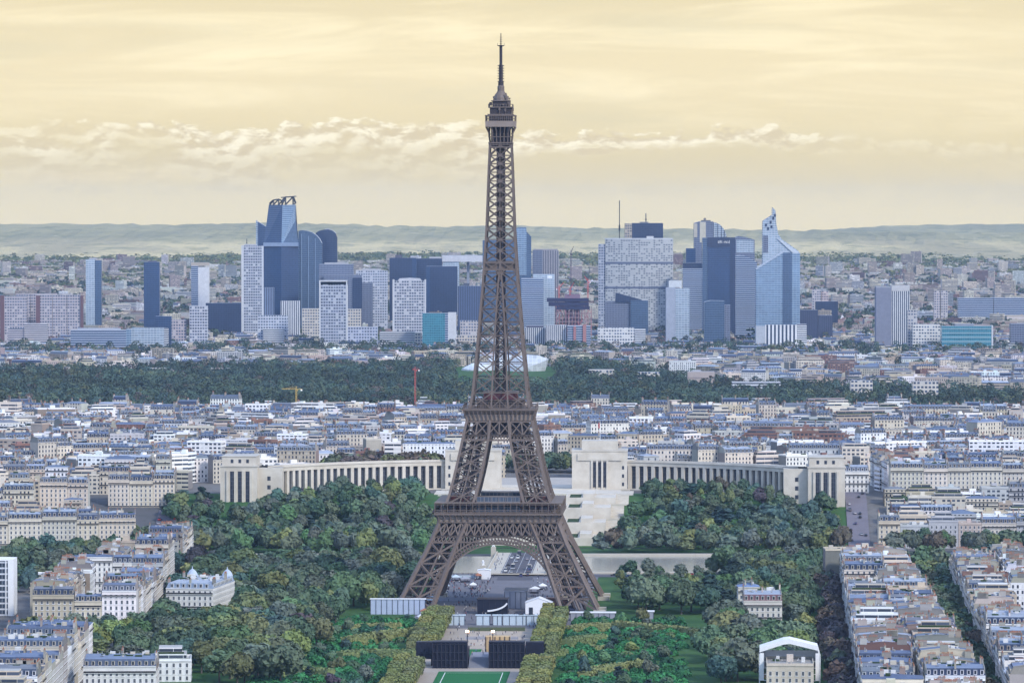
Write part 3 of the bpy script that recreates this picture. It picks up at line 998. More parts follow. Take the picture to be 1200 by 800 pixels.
def house(r, w, d, h, kind, wall, roofc, detail=2, wallmat=HAUS, free=False):
    """returns {'wall','roof','chimney':[(mb,loc)],'dormer':[(loc,rz)],'info'} in local metres, street fronts on -y and +y"""
    out = {'wall': MB(), 'roof': MB(), 'chimney': [], 'dormer': []}
    W = out['wall']; R = out['roof']
    poly = [(-w / 2, -d / 2), (w / 2, -d / 2), (w / 2, d / 2), (-w / 2, d / 2)]
    L = [w, d, w, d]
    per = 0
    for k in range(4):
        a, b = poly[k], poly[(k + 1) % 4]
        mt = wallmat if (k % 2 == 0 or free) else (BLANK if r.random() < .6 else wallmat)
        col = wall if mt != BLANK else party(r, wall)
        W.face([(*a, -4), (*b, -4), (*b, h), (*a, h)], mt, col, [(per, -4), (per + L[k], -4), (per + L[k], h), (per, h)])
    e = 0.35
    if detail > 0:                                              # cornice
        lt = tuple(min(.8, v * 1.05) for v in wall)
        W.box(-w / 2 - .02, w / 2 + .02, -d / 2 - e, -d / 2 + .02, h - .45, h + .05, BLANK, lt)
        W.box(-w / 2 - .02, w / 2 + .02, d / 2 - .02, d / 2 + e, h - .45, h + .05, BLANK, lt)
        if kind in ('mansard', 'hip') and detail > 1:
            for zz in (h - 3.3, 6.1):
                if 5 < zz < h - 2:
                    for s in (-1, 1):
                        y0 = s * d / 2
                        W.box(-w / 2 + .1, w / 2 - .1, min(y0, y0 + s * .7), max(y0, y0 + s * .7), zz, zz + .2, BLANK, lt)
                        W.box(-w / 2 + .1, w / 2 - .1, min(y0 + s * .64, y0 + s * .7), max(y0 + s * .64, y0 + s * .7), zz + .2, zz + 1.05, RAIL)
    if kind == 'mansard':
        sl, zc = roofc[0], roofc[1]
        s1 = r.uniform(1.1, 1.7); z1 = h + r.uniform(2.6, 3.4); z2 = z1 + r.uniform(.5, 1.4)
        P = [(-d / 2, h + .05), (-d / 2 + s1, z1), (0, z2), (d / 2 - s1, z1), (d / 2, h + .05)]
        mats = [SLATE, ZINC, ZINC, SLATE]; cols = [sl, zc, zc, sl]
        if free:                                                # hipped on all four sides
            ex = s1
            R.face([(-w / 2, -d / 2, h + .05), (w / 2, -d / 2, h + .05), (w / 2 - ex, -d / 2 + s1, z1), (-w / 2 + ex, -d / 2 + s1, z1)], SLATE, sl)
            R.face([(w / 2, d / 2, h + .05), (-w / 2, d / 2, h + .05), (-w / 2 + ex, d / 2 - s1, z1), (w / 2 - ex, d / 2 - s1, z1)], SLATE, sl)
            R.face([(w / 2, -d / 2, h + .05), (w / 2, d / 2, h + .05), (w / 2 - ex, d / 2 - s1, z1), (w / 2 - ex, -d / 2 + s1, z1)], SLATE, sl)
            R.face([(-w / 2, d / 2, h + .05), (-w / 2, -d / 2, h + .05), (-w / 2 + ex, -d / 2 + s1, z1), (-w / 2 + ex, d / 2 - s1, z1)], SLATE, sl)
            a_ = min(w, d) * .3
            R.face([(-w / 2 + ex, -d / 2 + s1, z1), (w / 2 - ex, -d / 2 + s1, z1), (w / 2 - a_, 0, z2), (-w / 2 + a_, 0, z2)], ZINC, zc)
            R.face([(w / 2 - ex, d / 2 - s1, z1), (-w / 2 + ex, d / 2 - s1, z1), (-w / 2 + a_, 0, z2), (w / 2 - a_, 0, z2)], ZINC, zc)
            R.face([(w / 2 - ex, -d / 2 + s1, z1), (w / 2 - ex, d / 2 - s1, z1), (w / 2 - a_, 0, z2)], ZINC, zc)
            R.face([(-w / 2 + ex, d / 2 - s1, z1), (-w / 2 + ex, -d / 2 + s1, z1), (-w / 2 + a_, 0, z2)], ZINC, zc)
        else:
            for k in range(4):
                (y0, z0_), (y1, z1_) = P[k], P[k + 1]
                R.face([(-w / 2, y0, z0_), (w / 2, y0, z0_), (w / 2, y1, z1_), (-w / 2, y1, z1_)], mats[k], cols[k])
            g = party(r, wall)
            for s in (-1, 1):                                   # party walls stand proud of the roof
                x = s * (w / 2 - .18)
                pts = [(P[0][0], h - .1)] + [(y_, z_ + .4) for y_, z_ in P[1:4]] + [(P[4][0], h - .1)]
                W.face([(x, y_, z_) for y_, z_ in (pts if s < 0 else pts[::-1])][::-1] if s > 0 else [(x, y_, z_) for y_, z_ in pts[::-1]], BLANK, g)
                W.face([(x - s * .35, y_, z_) for y_, z_ in pts], BLANK, g)
                for (ya, za), (yb, zb) in zip(pts, pts[1:]):
                    W.face([(x, ya, za), (x - s * .35, ya, za), (x - s * .35, yb, zb), (x, yb, zb)], BLANK, g)
        nb = max(2, int(w / 2.9))
        dz = h + .35
        for k in range(nb):
            x = -w / 2 + (k + .5) * w / nb
            out['dormer'].append(((x, -d / 2 + .15, dz), 0.0))
            if detail > 1 or r.random() < .6:
                out['dormer'].append(((x, d / 2 - .15, dz), pi))
        topz = z1
        nch = 2 if w < 16 else 3
        for s in ([-1, 1] if nch == 2 else [-1, 0, 1]):
            for q in range(1 if r.random() < .5 else 2):
                ln = r.uniform(2.2, min(6, d * .4))
                y = r.uniform(-d / 2 + ln / 2 + .5, d / 2 - ln / 2 - .5)
                zc_ = z1 - .3
                x = s * (w / 2 - .45)
                out['chimney'].append((chimney_mb(r, ln, r.uniform(2.0, 3.4), jit(wall, r, .25)), (x, y, zc_)))
        if detail > 0:
            roof_clutter(R, r, w * .8, d * .55, z1 + .2, int(w * d / (28 if detail > 1 else 70)), .8)
    elif kind == 'hip':
        zc = roofc[1]
        z1 = h + r.uniform(1.2, 2.6); a_ = min(w, d) * .42
        R.face([(-w / 2 - .3, -d / 2 - .3, h + .06), (w / 2 + .3, -d / 2 - .3, h + .06), (w / 2 - a_, 0, z1), (-w / 2 + a_, 0, z1)], ZINC, zc)
        R.face([(w / 2 + .3, d / 2 + .3, h + .06), (-w / 2 - .3, d / 2 + .3, h + .06), (-w / 2 + a_, 0, z1), (w / 2 - a_, 0, z1)], ZINC, zc)
        R.face([(w / 2 + .3, -d / 2 - .3, h + .06), (w / 2 + .3, d / 2 + .3, h + .06), (w / 2 - a_, 0, z1)], ZINC, zc)
        R.face([(-w / 2 - .3, d / 2 + .3, h + .06), (-w / 2 - .3, -d / 2 - .3, h + .06), (-w / 2 + a_, 0, z1)], ZINC, zc)
        for _ in range(2):
            ln = r.uniform(1.5, 3.5)
            out['chimney'].append((chimney_mb(r, ln, r.uniform(2.2, 3.2), jit(wall, r, .2)), (r.uniform(-w * .3, w * .3), r.uniform(-d * .2, d * .2), h + .8)))
        if detail > 0:
            roof_clutter(R, r, w * .6, d * .3, h + 1.0, int(w * d / 60), .8)
    else:                                                        # flat roof with parapet and plant rooms
        fc = roofc[2]
        R.face([(-w / 2 + .3, -d / 2 + .3, h + .02), (w / 2 - .3, -d / 2 + .3, h + .02), (w / 2 - .3, d / 2 - .3, h + .02), (-w / 2 + .3, d / 2 - .3, h + .02)], FLAT, fc)
        for (x0, x1, y0, y1) in ((-w / 2, w / 2, -d / 2, -d / 2 + .3), (-w / 2, w / 2, d / 2 - .3, d / 2), (-w / 2, -w / 2 + .3, -d / 2 + .3, d / 2 - .3), (w / 2 - .3, w / 2, -d / 2 + .3, d / 2 - .3)):
            R.box(x0, x1, y0, y1, h, h + .9, BLANK, jit(wall, r, .05), bottom=False)
        if kind == 'stepped':
            for k in (1, 2):
                i_ = 2.2 * k
                if w - 2 * i_ > 5 and d - 2 * i_ > 4:
                    z0 = h + (k - 1) * 2.95
                    R.prism([(-w / 2 + i_, -d / 2 + i_), (w / 2 - i_, -d / 2 + i_), (w / 2 - i_, d / 2 - i_), (-w / 2 + i_, d / 2 - i_)], z0, z0 + 2.95, RIBBON, jit(wall, r, .08), FLAT, fc)
                    if r.random() < .5:
                        R.box(-w / 2 + i_ - 1.6, w / 2 - i_ + 1, -d / 2 + i_ - 1.7, -d / 2 + i_ - .6, z0, z0 + .9, GREEN)
            h2 = h + 5.9
        else:
            h2 = h
            a = r.uniform(2.5, 5); b = r.uniform(2.5, 4)
            x = r.uniform(-w / 2 + a, w / 2 - a) if w > 2 * a else 0
            R.box(x - a / 2, x + a / 2, -b / 2, b / 2, h, h + r.uniform(2.2, 3.6), BLANK, jit(wall, r, .15))
        if detail > 0:
            roof_clutter(R, r, w * .85, d * .8, h + .03, int(w * d / 70), 1.0)
    return out


def pick(r, near=False):
    i = r.choices(range(10), WW)[0]
    return WALLS[i]


def merge_house(mb, H, loc, rz, dorm=None):
    """add a house to a stuff mesh"""
    c, s = cos(rz), sin(rz)
    def put(src, ox=0, oy=0, oz=0, a=0.0):
        n = len(mb.v)
        ca, sa = cos(a), sin(a)
        for (x, y, z) in src.v:
            x2 = x * ca - y * sa + ox; y2 = x * sa + y * ca + oy; z2 = z + oz
            mb.v.append((x2 * c - y2 * s + loc[0], x2 * s + y2 * c + loc[1], z2 + loc[2]))
        mb.f.extend(tuple(n + i for i in f) for f in src.f)
        mb.m.extend(src.m); mb.c.extend(src.c); mb.u.extend(src.u)
    put(H['wall']); put(H['roof'])
    for cm, l in H['chimney']:
        put(cm, *l)
    if dorm:
        for l, a in H['dormer']:
            put(dorm, l[0], l[1], l[2], a)


_meshcache = {}
def cached(key, fn, mats):
    if key not in _meshcache:
        _meshcache[key] = fn().mesh(key, mats)
    return _meshcache[key]


def window_mb():
    mb = MB()
    mb.box(-.62, .62, -.10, .02, 0, 2.1, WHITE)
    mb.box(-.50, .50, -.13, -.05, .12, 1.98, GLASS)
    mb.box(-.03, .03, -.15, -.05, .12, 1.98, WHITE)
    mb.box(-.75, .75, -.28, .02, -.16, 0, WHITE)
    return mb


def place_house(name, cat, label, group, r, loc, rz, w, d, h, kind, wall, roofc, wallmat=HAUS, free=False, near=0, faces=('f',), detail=2, extra=None):
    """a building thing. near=1: windows are parts of their own on the given faces (f, b, l, r)"""
    H = house(r, w, d, h, kind, wall, roofc, detail, STONE if near else wallmat, free)
    root = empty(name, loc, rz, label=label, category=cat)
    if group:
        root['group'] = group
    H['wall'].build('wall', BM, root)
    rf = H['roof'].build('roof', BM, root)
    for cm, l in H['chimney']:
        o = cm.build('chimney', BM, rf)
        o.location = l
    if H['dormer']:
        zc = roofc[1]
        k_ = 'dormer%d%d' % (int(wall[0] * 10), int(zc[0] * 10))
        me = cached(k_, lambda: dormer_mb(wall=wall, rooft=zc), BM)
        for l, a in H['dormer']:
            o = link('dormer', me, rf); o.location = l; o.rotation_euler = (0, 0, a)
    if near:
        me = cached('window', window_mb, BM)
        nst = int((h - .6) / 3.15)
        spots = []
        for fc in faces:
            Lf = w if fc in 'fb' else d
            n = max(1, int((Lf - .8) / 2.75))
            for s in range(nst):
                for k in range(n):
                    u = -Lf / 2 + .4 + (k + .5) * (Lf - .8) / n
                    z = s * 3.15 + .85
                    if fc == 'f': spots.append((u, -d / 2, z, 0.0))
                    elif fc == 'b': spots.append((-u, d / 2, z, pi))
                    elif fc == 'l': spots.append((-w / 2, -u, z, -pi / 2))
                    else: spots.append((w / 2, u, z, pi / 2))
        spots.sort(key=lambda q: -q[2])
        for x, y, z, a in spots[:100]:
            o = link('window', me, root); o.location = (x, y, z); o.rotation_euler = (0, 0, a)
    if extra:
        extra(root, rf, H)
    return root


ORD = ['zeroth', 'first', 'second', 'third', 'fourth', 'fifth', 'sixth', 'seventh', 'eighth', 'ninth', 'tenth', 'eleventh', 'twelfth', 'thirteenth', 'fourteenth',
       'fifteenth', 'sixteenth', 'seventeenth', 'eighteenth', 'nineteenth', 'twentieth'] + ['twenty-' + w for w in ('first', 'second', 'third', 'fourth', 'fifth', 'sixth', 'seventh', 'eighth', 'ninth')] + \
      ['thirtieth'] + ['thirty-' + w for w in ('first', 'second', 'third', 'fourth', 'fifth', 'sixth', 'seventh', 'eighth', 'ninth')] + ['fortieth'] + ['forty-' + w for w in ('first', 'second', 'third', 'fourth', 'fifth', 'sixth', 'seventh', 'eighth', 'ninth')]
ROOFWORD = {'mansard': 'slate mansard', 'hip': 'low zinc roof', 'flat': 'flat roof', 'stepped': 'stepped terraces'}


def street_row(r, x_of, D0, D1, side, depth, where, group, near=1, hr=(17.5, 24), zbase=None, lot=(13, 22), name='apartment_building'):
    """lots along the line x = x_of(D); side=-1: street front looks to -x, +1: to +x"""
    D = D0
    made = []
    lots = []
    while D < D1 - 6:
        L = r.uniform(*lot)
        if D + L > D1 - 6:
            L = D1 - D
        lots.append((D, L)); D += L
    for k, (D, L) in enumerate(lots):
        k = len(lots) - 1 - k
        Dm = D + L / 2
        slope = (x_of(D + L) - x_of(D)) / L
        k += 1
        wn, wc = pick(r)
        wall = jit(wc, r)
        kind = r.choices(['mansard', 'flat', 'hip', 'stepped'], [7, 1.6, 1.6, .8])[0]
        roofc = (jit(r.choice(SLATES), r), jit(r.choice(ZINCS), r), jit(r.choice(FLATS), r))
        h = r.uniform(*hr)
        dp = depth * r.uniform(.85, 1.05)
        # front on -y in local space; turn so that the front looks to the street
        rz = (-pi / 2 if side < 0 else pi / 2) - math.atan(slope)
        xm = x_of(Dm) - side * dp / 2
        z = ground(xm, Dm) if zbase is None else zbase
        st = int((h - .6) / 3.15)
        label = '%s building, %s, %s from far end, %s' % (wn, ROOFWORD[kind], ORD[k], where)
        # faces: the street front, and the party wall that looks at the viewer
        if near and r.random() < .42:                         # a cross wing turns its windows to the viewer
            rz2 = rz + (pi / 2 if side < 0 else -pi / 2)
            place_house(name, 'apartment building', label, group, r, (xm, Dm, z), rz2, dp, L - .25, h + r.uniform(.5, 3), kind, wall, roofc, near=near, faces=('f', 'l' if side < 0 else 'r'), detail=2)
        else:
            place_house(name, 'apartment building', label, group, r, (xm, Dm, z), rz, L - .25, dp, h, kind, wall, roofc, near=near, faces=('f',), detail=2)
        made.append((xm, Dm))
    return made


def facing_row(r, D, x0, x1, where, group, hr=(18, 24), depth=14, lot=(14, 24), near=1, tilt=0.0, walls=None, kinds=None, name='apartment_building', z=None):
    """lots along a line that faces the viewer"""
    x = x0; k = 0
    while x < x1 - 5:
        L = r.uniform(*lot)
        if x + L > x1 - 6:
            L = x1 - x
        k += 1
        wn, wc = pick(r) if not walls else WALLS[r.choice(walls)]
        wall = jit(wc, r)
        kind = r.choices(['mansard', 'flat', 'hip', 'stepped'], kinds or [8, 1, 1, .5])[0]
        roofc = (jit(r.choice(SLATES), r), jit(r.choice(ZINCS), r), jit(r.choice(FLATS), r))
        h = r.uniform(*hr)
        xm = x + L / 2
        Dm = D + tilt * (xm - (x0 + x1) / 2)
        label = '%s building, %s, %s from left, %s' % (wn, ROOFWORD[kind], ORD[k], where)
        if kind in ('flat', 'stepped'):
            wm = r.choice([GRID, RIBBON])
        else:
            wm = HAUS
        place_house(name, 'apartment building', label, group, r, (xm, Dm + depth / 2, ground(xm, Dm) if z is None else z), math.atan(tilt), L - .2, depth, h, kind, wall, roofc, wallmat=wm, near=near, faces=('f',), detail=2)
        x += L
# ---------------------------------------------------------------- streets of stone near the park
R5 = random.Random(77)

# long double block on the right, its lots run back along two avenues
xl = lambda D: lerp(153, 199, (D - 2009) / 786)
xr = lambda D: lerp(208, 237, (D - 2009) / 786)
street_row(R5, xl, 1985, 2770, -1, 26, 'long right block, park side', 'houses of the long right block')
street_row(R5, xr, 1990, 2760, 1, 26, 'long right block, far side', 'houses of the long right block')
# tall blind end of the long block
place_house('apartment_building', 'apartment building', 'plain cream end house with blank walls at the far end of the long right block', None, R5, (208, 2786, 0), 0.02,
            38, 16, 23.5, 'flat', (.55, .49, .38), (SLATES[0], ZINCS[0], FLATS[0]), near=0, wallmat=BLANK, detail=1)
xl2 = lambda D: lerp(221, 264, (D - 2050) / 740)
street_row(R5, xl2, 2030, 2760, -1, 24, 'right-edge block, front row', 'houses of the block cut by the right edge')
xl3 = lambda D: xl2(D) + 46
street_row(R5, xl3, 2580, 2780, 1, 20, 'right-edge block, back row', 'houses of the block cut by the right edge', near=0)

# left-hand avenue, three blocks with tree-lined gaps between them
xa = lambda D: -203 + 4 * sin(D * .01)
street_row(R5, lambda D: -209, 1985, 2292, 1, 38, 'first left block, park side', 'houses along the left avenue')
street_row(R5, lambda D: -202, 2490, 2690, 1, 20, 'second left block, park side', 'houses along the left avenue')
street_row(R5, lambda D: -262, 2500, 2680, -1, 20, 'second left block, back side', 'houses along the left avenue', near=0)
facing_row(R5, 2474, -258, -202, 'row closing the second left block', 'houses along the left avenue', depth=15)
street_row(R5, lambda D: -209, 2760, 2850, 1, 20, 'third left block, park side', 'houses along the left avenue')
street_row(R5, lambda D: -250, 2755, 2840, -1, 18, 'third left block, back side', 'houses along the left avenue', near=0)
facing_row(R5, 2742, -262, -211, 'row closing the third left block', 'houses along the left avenue', depth=14)
street_row(R5, lambda D: -207, 2890, 2990, 1, 22, 'fourth left block, park side', 'houses along the left avenue')
facing_row(R5, 2874, -250, -209, 'row closing the fourth left block', 'houses along the left avenue', depth=14)

# stone front across the avenue at left
facing_row(R5, 3060, -356, -251, 'stone front behind the left floodlights', 'stone front by the left road', hr=(22, 26), walls=[0, 0, 1, 2], kinds=[1, 0, 0, 0], tilt=0.08)
facing_row(R5, 3085, -352, -262, 'second line behind the stone front', 'stone front by the left road', hr=(22, 26), near=0, tilt=0.08)
facing_row(R5, 3215, -330, -296, 'ornate pair left of the palace', 'ornate houses left of the palace', hr=(25, 27), walls=[0], kinds=[1, 0, 0, 0], z=12)
facing_row(R5, 3235, -284, -237, 'ornate trio left of the palace', 'ornate houses left of the palace', hr=(24, 27), walls=[0, 2], kinds=[1, 0, 0, 0], z=14)

for kk, (DD, xx0, xx1) in enumerate(((3130, -366, -300), (3165, -366, -296), (3196, -372, -332), (3250, -372, -332), (3285, -380, -240), (3318, -380, -246), (3350, -384, -250))):
    facing_row(R5, DD, xx0, xx1, '%s infill row left of the palace' % ORD[kk + 1], 'packed houses left of the palace', hr=(13, 24), near=0, depth=13, tilt=R5.uniform(-.05, .05), kinds=[5, 2, 3, 2])
for kk, DD in enumerate((3182, 3212, 3238, 3292, 3322, 3350)):
    facing_row(R5, DD, 262 + (10 if kk > 2 else 0), 384, '%s infill row right of the palace' % ORD[kk + 1], 'packed houses right of the palace', hr=(8, 13) if kk < 3 else (16, 25), near=0, depth=13, tilt=R5.uniform(-.04, .04), kinds=[3, 3, 3, 2])

# free-standing houses in the park edge, left
def domes(root, rf, H):
    for sx in (-1, 1):
        mb = MB()
        mb.lathe([(2.9, 0), (2.9, 2.0), (2.6, 3.2), (1.9, 4.4), (.9, 5.2), (.3, 5.5), (.25, 6.6), (.05, 7.0)], 14, mat=ZINC, col=(.45, .5, .56))
        o = mb.build('dome', BM, rf)
        o.location = (sx * 10.6, 24.5, H['h'])
def make_mansion():
    r = random.Random(3)
    H = house(r, 27, 56, 17, 'mansard', (.66, .64, .60), ((.22, .27, .35), (.34, .38, .44), FLATS[0]), 2, STONE, True)
    root = empty('mansion', (-176, 2600, 0), radians(-9), label='long white mansion with pale zinc roof and two corner domes beside the park', category='mansion')
    H['wall'].build('wall', BM, root)
    rf = H['roof'].build('roof', BM, root)
    for cm, l in H['chimney']:
        o = cm.build('chimney', BM, rf); o.location = l
    for sx in (-1, 1):
        mb = MB()
        mb.lathe([(3.1, 0), (3.1, 2.6), (3.3, 2.7), (2.8, 4.0), (2.0, 5.2), (1.0, 6.1), (.35, 6.5), (.25, 7.6), (.05, 8.0)], 16, mat=ZINC, col=(.42, .48, .56))
        o = mb.build('dome', BM, rf); o.location = (sx * 10.2, 23.5, 17.5)
    wm = cached('window', window_mb, BM)
    for fc, L, dd in (('f', 27, 56), ('r', 56, 27)):
        n = int(L / 2.8)
        for s in range(5):
            for k in range(n):
                u = -L / 2 + (k + .5) * L / n
                o = link('window', wm, root)
                if fc == 'f': o.location = (u, -28, s * 3.2 + .9)
                else: o.location = (13.5, u, s * 3.2 + .9); o.rotation_euler = (0, 0, pi / 2)
    dm = cached('mansion_dormer', lambda: dormer_mb(wall=(.66, .64, .6), rooft=(.5, .55, .6)), BM)
    for k in range(14):
        o = link('dormer', dm, rf); o.location = (13.35, -24 + k * 3.4, 17.4); o.rotation_euler = (0, 0, pi / 2)
    for k in range(7):
        o = link('dormer', dm, rf); o.location = (-10 + k * 3.3, -27.85, 17.4)
make_mansion()

place_house('town_house', 'town house', 'small white town house with roof garden at the lower left among trees', None, R5, (-166, 2236, 0), 0.06, 20, 22, 10.5, 'stepped',
            (.72, .72, .70), (SLATES[0], ZINCS[0], FLATS[1]), near=1, faces=('f', 'r'))
place_house('town_house', 'town house', 'white town house with bluish mansard, nearest the lower left edge below the avenue trees', None, R5, (-184, 2166, 0), 0.03, 34, 30, 15, 'mansard',
            (.66, .65, .62), (SLATES[2], ZINCS[1], FLATS[1]), near=1, faces=('f', 'r'))
place_house('town_house', 'town house', 'pale town house with roof terrace and flower boxes between trees right of the park', None, R5, (137, 2520, 0), -0.03, 21, 34, 16, 'mansard',
            (.62, .58, .52), ((.16, .09, .10), ZINCS[3], FLATS[1]), near=1, faces=('f', 'l'))
place_house('town_house', 'town house', 'small cream villa with blue domed corner, behind the red-roofed terrace right of the park', None, R5, (133, 2590, 0), 0.0, 12, 14, 17, 'hip',
            (.60, .56, .48), (SLATES[0], (.16, .22, .36), FLATS[1]), near=1, faces=('f', 'l'))
# house under a white scaffold tent, lower right of centre
def make_tented():
    root = empty('scaffolded_house', (131, 2168, 0), -0.05, label='cream house under a white tented scaffold roof near the bottom edge', category='house')
    r = random.Random(9)
    H = house(r, 22, 34, 15.5, 'flat', (.55, .49, .40), (SLATES[0], ZINCS[0], FLATS[0]), 2, STONE, True)
    H['wall'].build('wall', BM, root); H['roof'].build('roof', BM, root)
    t = MB()
    sheet = (.78, .79, .80)
    pts = [(-14.2, 18.5), (-14.2, 21.5), (-3, 25.2), (0, 25.6), (13.2, 22.4), (14.2, 19.0)]
    for (xa_, za), (xb_, zb) in zip(pts, pts[1:]):
        t.face([(xa_, 6, za), (xb_, 6, zb), (xb_, 20, zb), (xa_, 20, za)], 0, sheet)
        t.face([(xa_, 20, za - .3), (xb_, 20, zb - .3), (xb_, 6, zb - .3), (xa_, 6, za - .3)], 0, sheet)
        t.face([(xa_, 6, za - .3), (xb_, 6, zb - .3), (xb_, 6, zb), (xa_, 6, za)], 0, sheet)
    for s in (-1, 1):
        t.box(s * 14.1 - .12, s * 14.1 + .12, 6, 20, 4, 18.6, 0, sheet)
    t.box(-14, 14, 19.9, 20.1, 10, 19, 0, sheet)
    for (xa_, za), (xb_, zb) in zip(pts, pts[1:]):
        t.face([(xa_, 5.9, za - 2.2), (xb_, 5.9, zb - 2.2), (xb_, 5.9, zb), (xa_, 5.9, za)], 0, sheet)
    for s in (-1, 1):
        t.box(min(s * 14, s * 12.2), max(s * 14, s * 12.2), 5.7, 5.88, 6, 19, 0, sheet)
    t.build('scaffold_roof', BM[WHITE], root)
    sc = MB()
    for k in range(9):
        x_ = lerp(-14.4, 14.4, k / 8)
        sc.bar((x_, 5.8, 0), (x_, 5.8, 18.6 if abs(x_) > 13 else 16), .18)
    for z_ in (3, 6, 9, 12, 15):
        sc.bar((-14.4, 5.8, z_), (14.4, 5.8, z_), .15)
    sc.build('scaffold', M['zinc'], root)
    wm = cached('window', window_mb, BM)
    for s in range(4):
        for k in range(7):
            o = link('window', wm, root); o.location = (-9.2 + k * 3.05, -17, s * 3.2 + .9)
make_tented()

# glassy modern block at the left edge
def make_modern_left():
    root = empty('office_block', (-288, 2600, 0), 0.0, label='white framed modern office block with glazed bands at the left edge', category='office block')
    g = curtain('office_glazing', (.05, .07, .10), (.55, .57, .6), 1.6, 3.3, .07, .28, .6)
    mb = MB()
    mb.box(-25, 4, -8, 10, 0, 31, 0, (1, 1, 1), 1, (.5, .5, .5))
    mb.box(-30, -9.2, -20, -8.1, 0, 27, 0, (1, 1, 1), 1, (.5, .5, .5))
    mb.build('glazing', [g, M['flat']], root)
    fr = MB()
    fr.box(4.02, 7.2, -8.6, 10.4, 0, 31.8, 0); fr.box(-25, 4, -8.7, 10.4, 31.05, 31.9, 0)
    for k in range(9):
        fr.box(-30, -9, -20.6, -20.02, 1.5 + k * 3.1, 2.9 + k * 3.1, 0)
    for k in range(6):
        fr.box(-24 + k * 5.3, -23.4 + k * 5.3, -8.5, -8.02, 0, 31, 0)
    fr.build('frame', M['white'], root)
make_modern_left()

# far right: lower line of houses across the quay, then the long stone fronts
facing_row(R5, 3110, 248, 360, 'low line behind the right quay trees', 'houses beyond the right quay trees', hr=(15, 20), depth=15, tilt=-.02, kinds=[3, 2, 1, 1])
facing_row(R5, 3150, 262, 352, 'second line behind the right quay trees', 'houses beyond the right quay trees', hr=(15, 19), depth=18, near=0, kinds=[2, 3, 1, 2])
facing_row(R5, 3262, 268, 372, 'long stone front right of the palace', 'long stone front right of the palace', hr=(21, 23), depth=15, walls=[0, 1, 2], kinds=[1, 0, 0, 0], tilt=.02)
street_row(R5, lambda D: 268 - (D - 3285) * .03, 3285, 3400, -1, 15, 'avenue right of the palace', 'houses beside the avenue', near=0)
facing_row(R5, 3300, 228, 256, 'pair just right of the palace', 'houses beside the avenue', hr=(15, 17), near=1, walls=[0, 4])

# ---------------------------------------------------------------- the hill behind the palace
DORM = dormer_mb(wall=(.45, .42, .38), rooft=(.32, .36, .42))
cityA = MB()
R6 = random.Random(401)
def hill_rows():
    D = 3345.0; row = 0; made = 0
    gaps = [(-60, -10, 3900)]
    while D < 4640:
        row += 1
        half = 0.1125 * D + 100
        x = -half + R6.uniform(0, 25)
        k = 0
        tilt = R6.uniform(-.06, .06)
        seg = 0.0
        while x < half:
            w = R6.uniform(11, 30) if R6.random() < .85 else R6.uniform(32, 56)
            if seg <= 0:
                seg = R6.uniform(90, 240); rz = R6.choice([0, 0, .18, -.2, .35, -.4, .6]) + R6.uniform(-.05, .05)
                if R6.random() < .6: x += R6.uniform(6, 14)
            seg -= w
            xm = x + w / 2
            x += w + R6.uniform(-.2, 1.5)
            # keep clear of the palace, its terrace and the garden front
            ax = 17.0 + .035 * (D - 3350)
            if D < 3430 and -235 < xm < 258:
                continue
            if abs(xm - ax) < 34 and D < 3720:
                continue
            if D < 3500 and abs(xm - ax) < 60:
                continue
            if 223 < xm < 264 and D < 3700 and abs(xm - (252 - (D - 3285) * .03)) < 9:
                continue
            if abs(xm - (-95 + (D - 3500) * .1)) < 62 and 3400 < D < 3520:       # grove behind the left wing
                continue
            dep = R6.uniform(10, 15)
            wn, wc = pick(R6)
            modern = R6.random() < .38
            if modern:
                wn, wc = WALLS[R6.choice([4, 7, 7, 4, 2, 5, 1, 9, 8, 6])]
            wall = jit(wc, R6)
            kind = R6.choices(['flat', 'stepped'], [2, 1])[0] if modern else R6.choices(['mansard', 'hip', 'flat'], [6, 2, 1])[0]
            roofc = (jit(R6.choice(SLATES), R6), jit(R6.choice(ZINCS), R6), jit(R6.choice(FLATS), R6))
            h = R6.uniform(13, 24) if not modern else R6.uniform(11, 27)
            if R6.random() < .04: h += 8
            Dm = D + R6.uniform(-11, 11) + tilt * xm
            wm = R6.choice([GRID, RIBBON, GRID, BLANK]) if modern else HAUS
            z = ground(xm, Dm)
            if made < 0 and abs(xm) < half - 25:
                k += 1; made += 1
                side = 'left of' if xm < -200 else ('right of' if xm > 225 else 'behind')
                lab = '%s %s, %s, %s from left in %s rooftop row beyond the palace' % (wn, 'block' if modern else 'house', ROOFWORD[kind], ORD[k], ORD[row])
                place_house('apartment_building', 'apartment building', lab, 'rooftops on the hill behind the palace', R6, (xm, Dm, z), rz, w, dep, h, kind, wall, roofc, wallmat=wm, free=False, near=0, detail=1)
            else:
                H = house(R6, w, dep, h, kind, wall, roofc, 1 if D < 4100 else 0, wm, False)
                merge_house(cityA, H, (xm, Dm, z), rz, DORM if (kind == 'mansard' and D < 4300) else None)
        D += R6.uniform(19, 27) if D < 3800 else R6.uniform(24, 34)
hill_rows()
cityA.build('hill_rooftops', BM, kind='stuff', label='dense zinc and slate rooftops of the hill district behind the palace', category='rooftops')
# ---------------------------------------------------------------- the curved palace
AX = radians(2.05)
PC = (18.0, 3352.0)            # middle of the palace terrace
PZ = 26.0


def pal(u, v):
    """u to the right across the axis, v away from the viewer along it"""
    return (PC[0] + u * cos(AX) + v * sin(AX), PC[1] - u * sin(AX) + v * cos(AX))


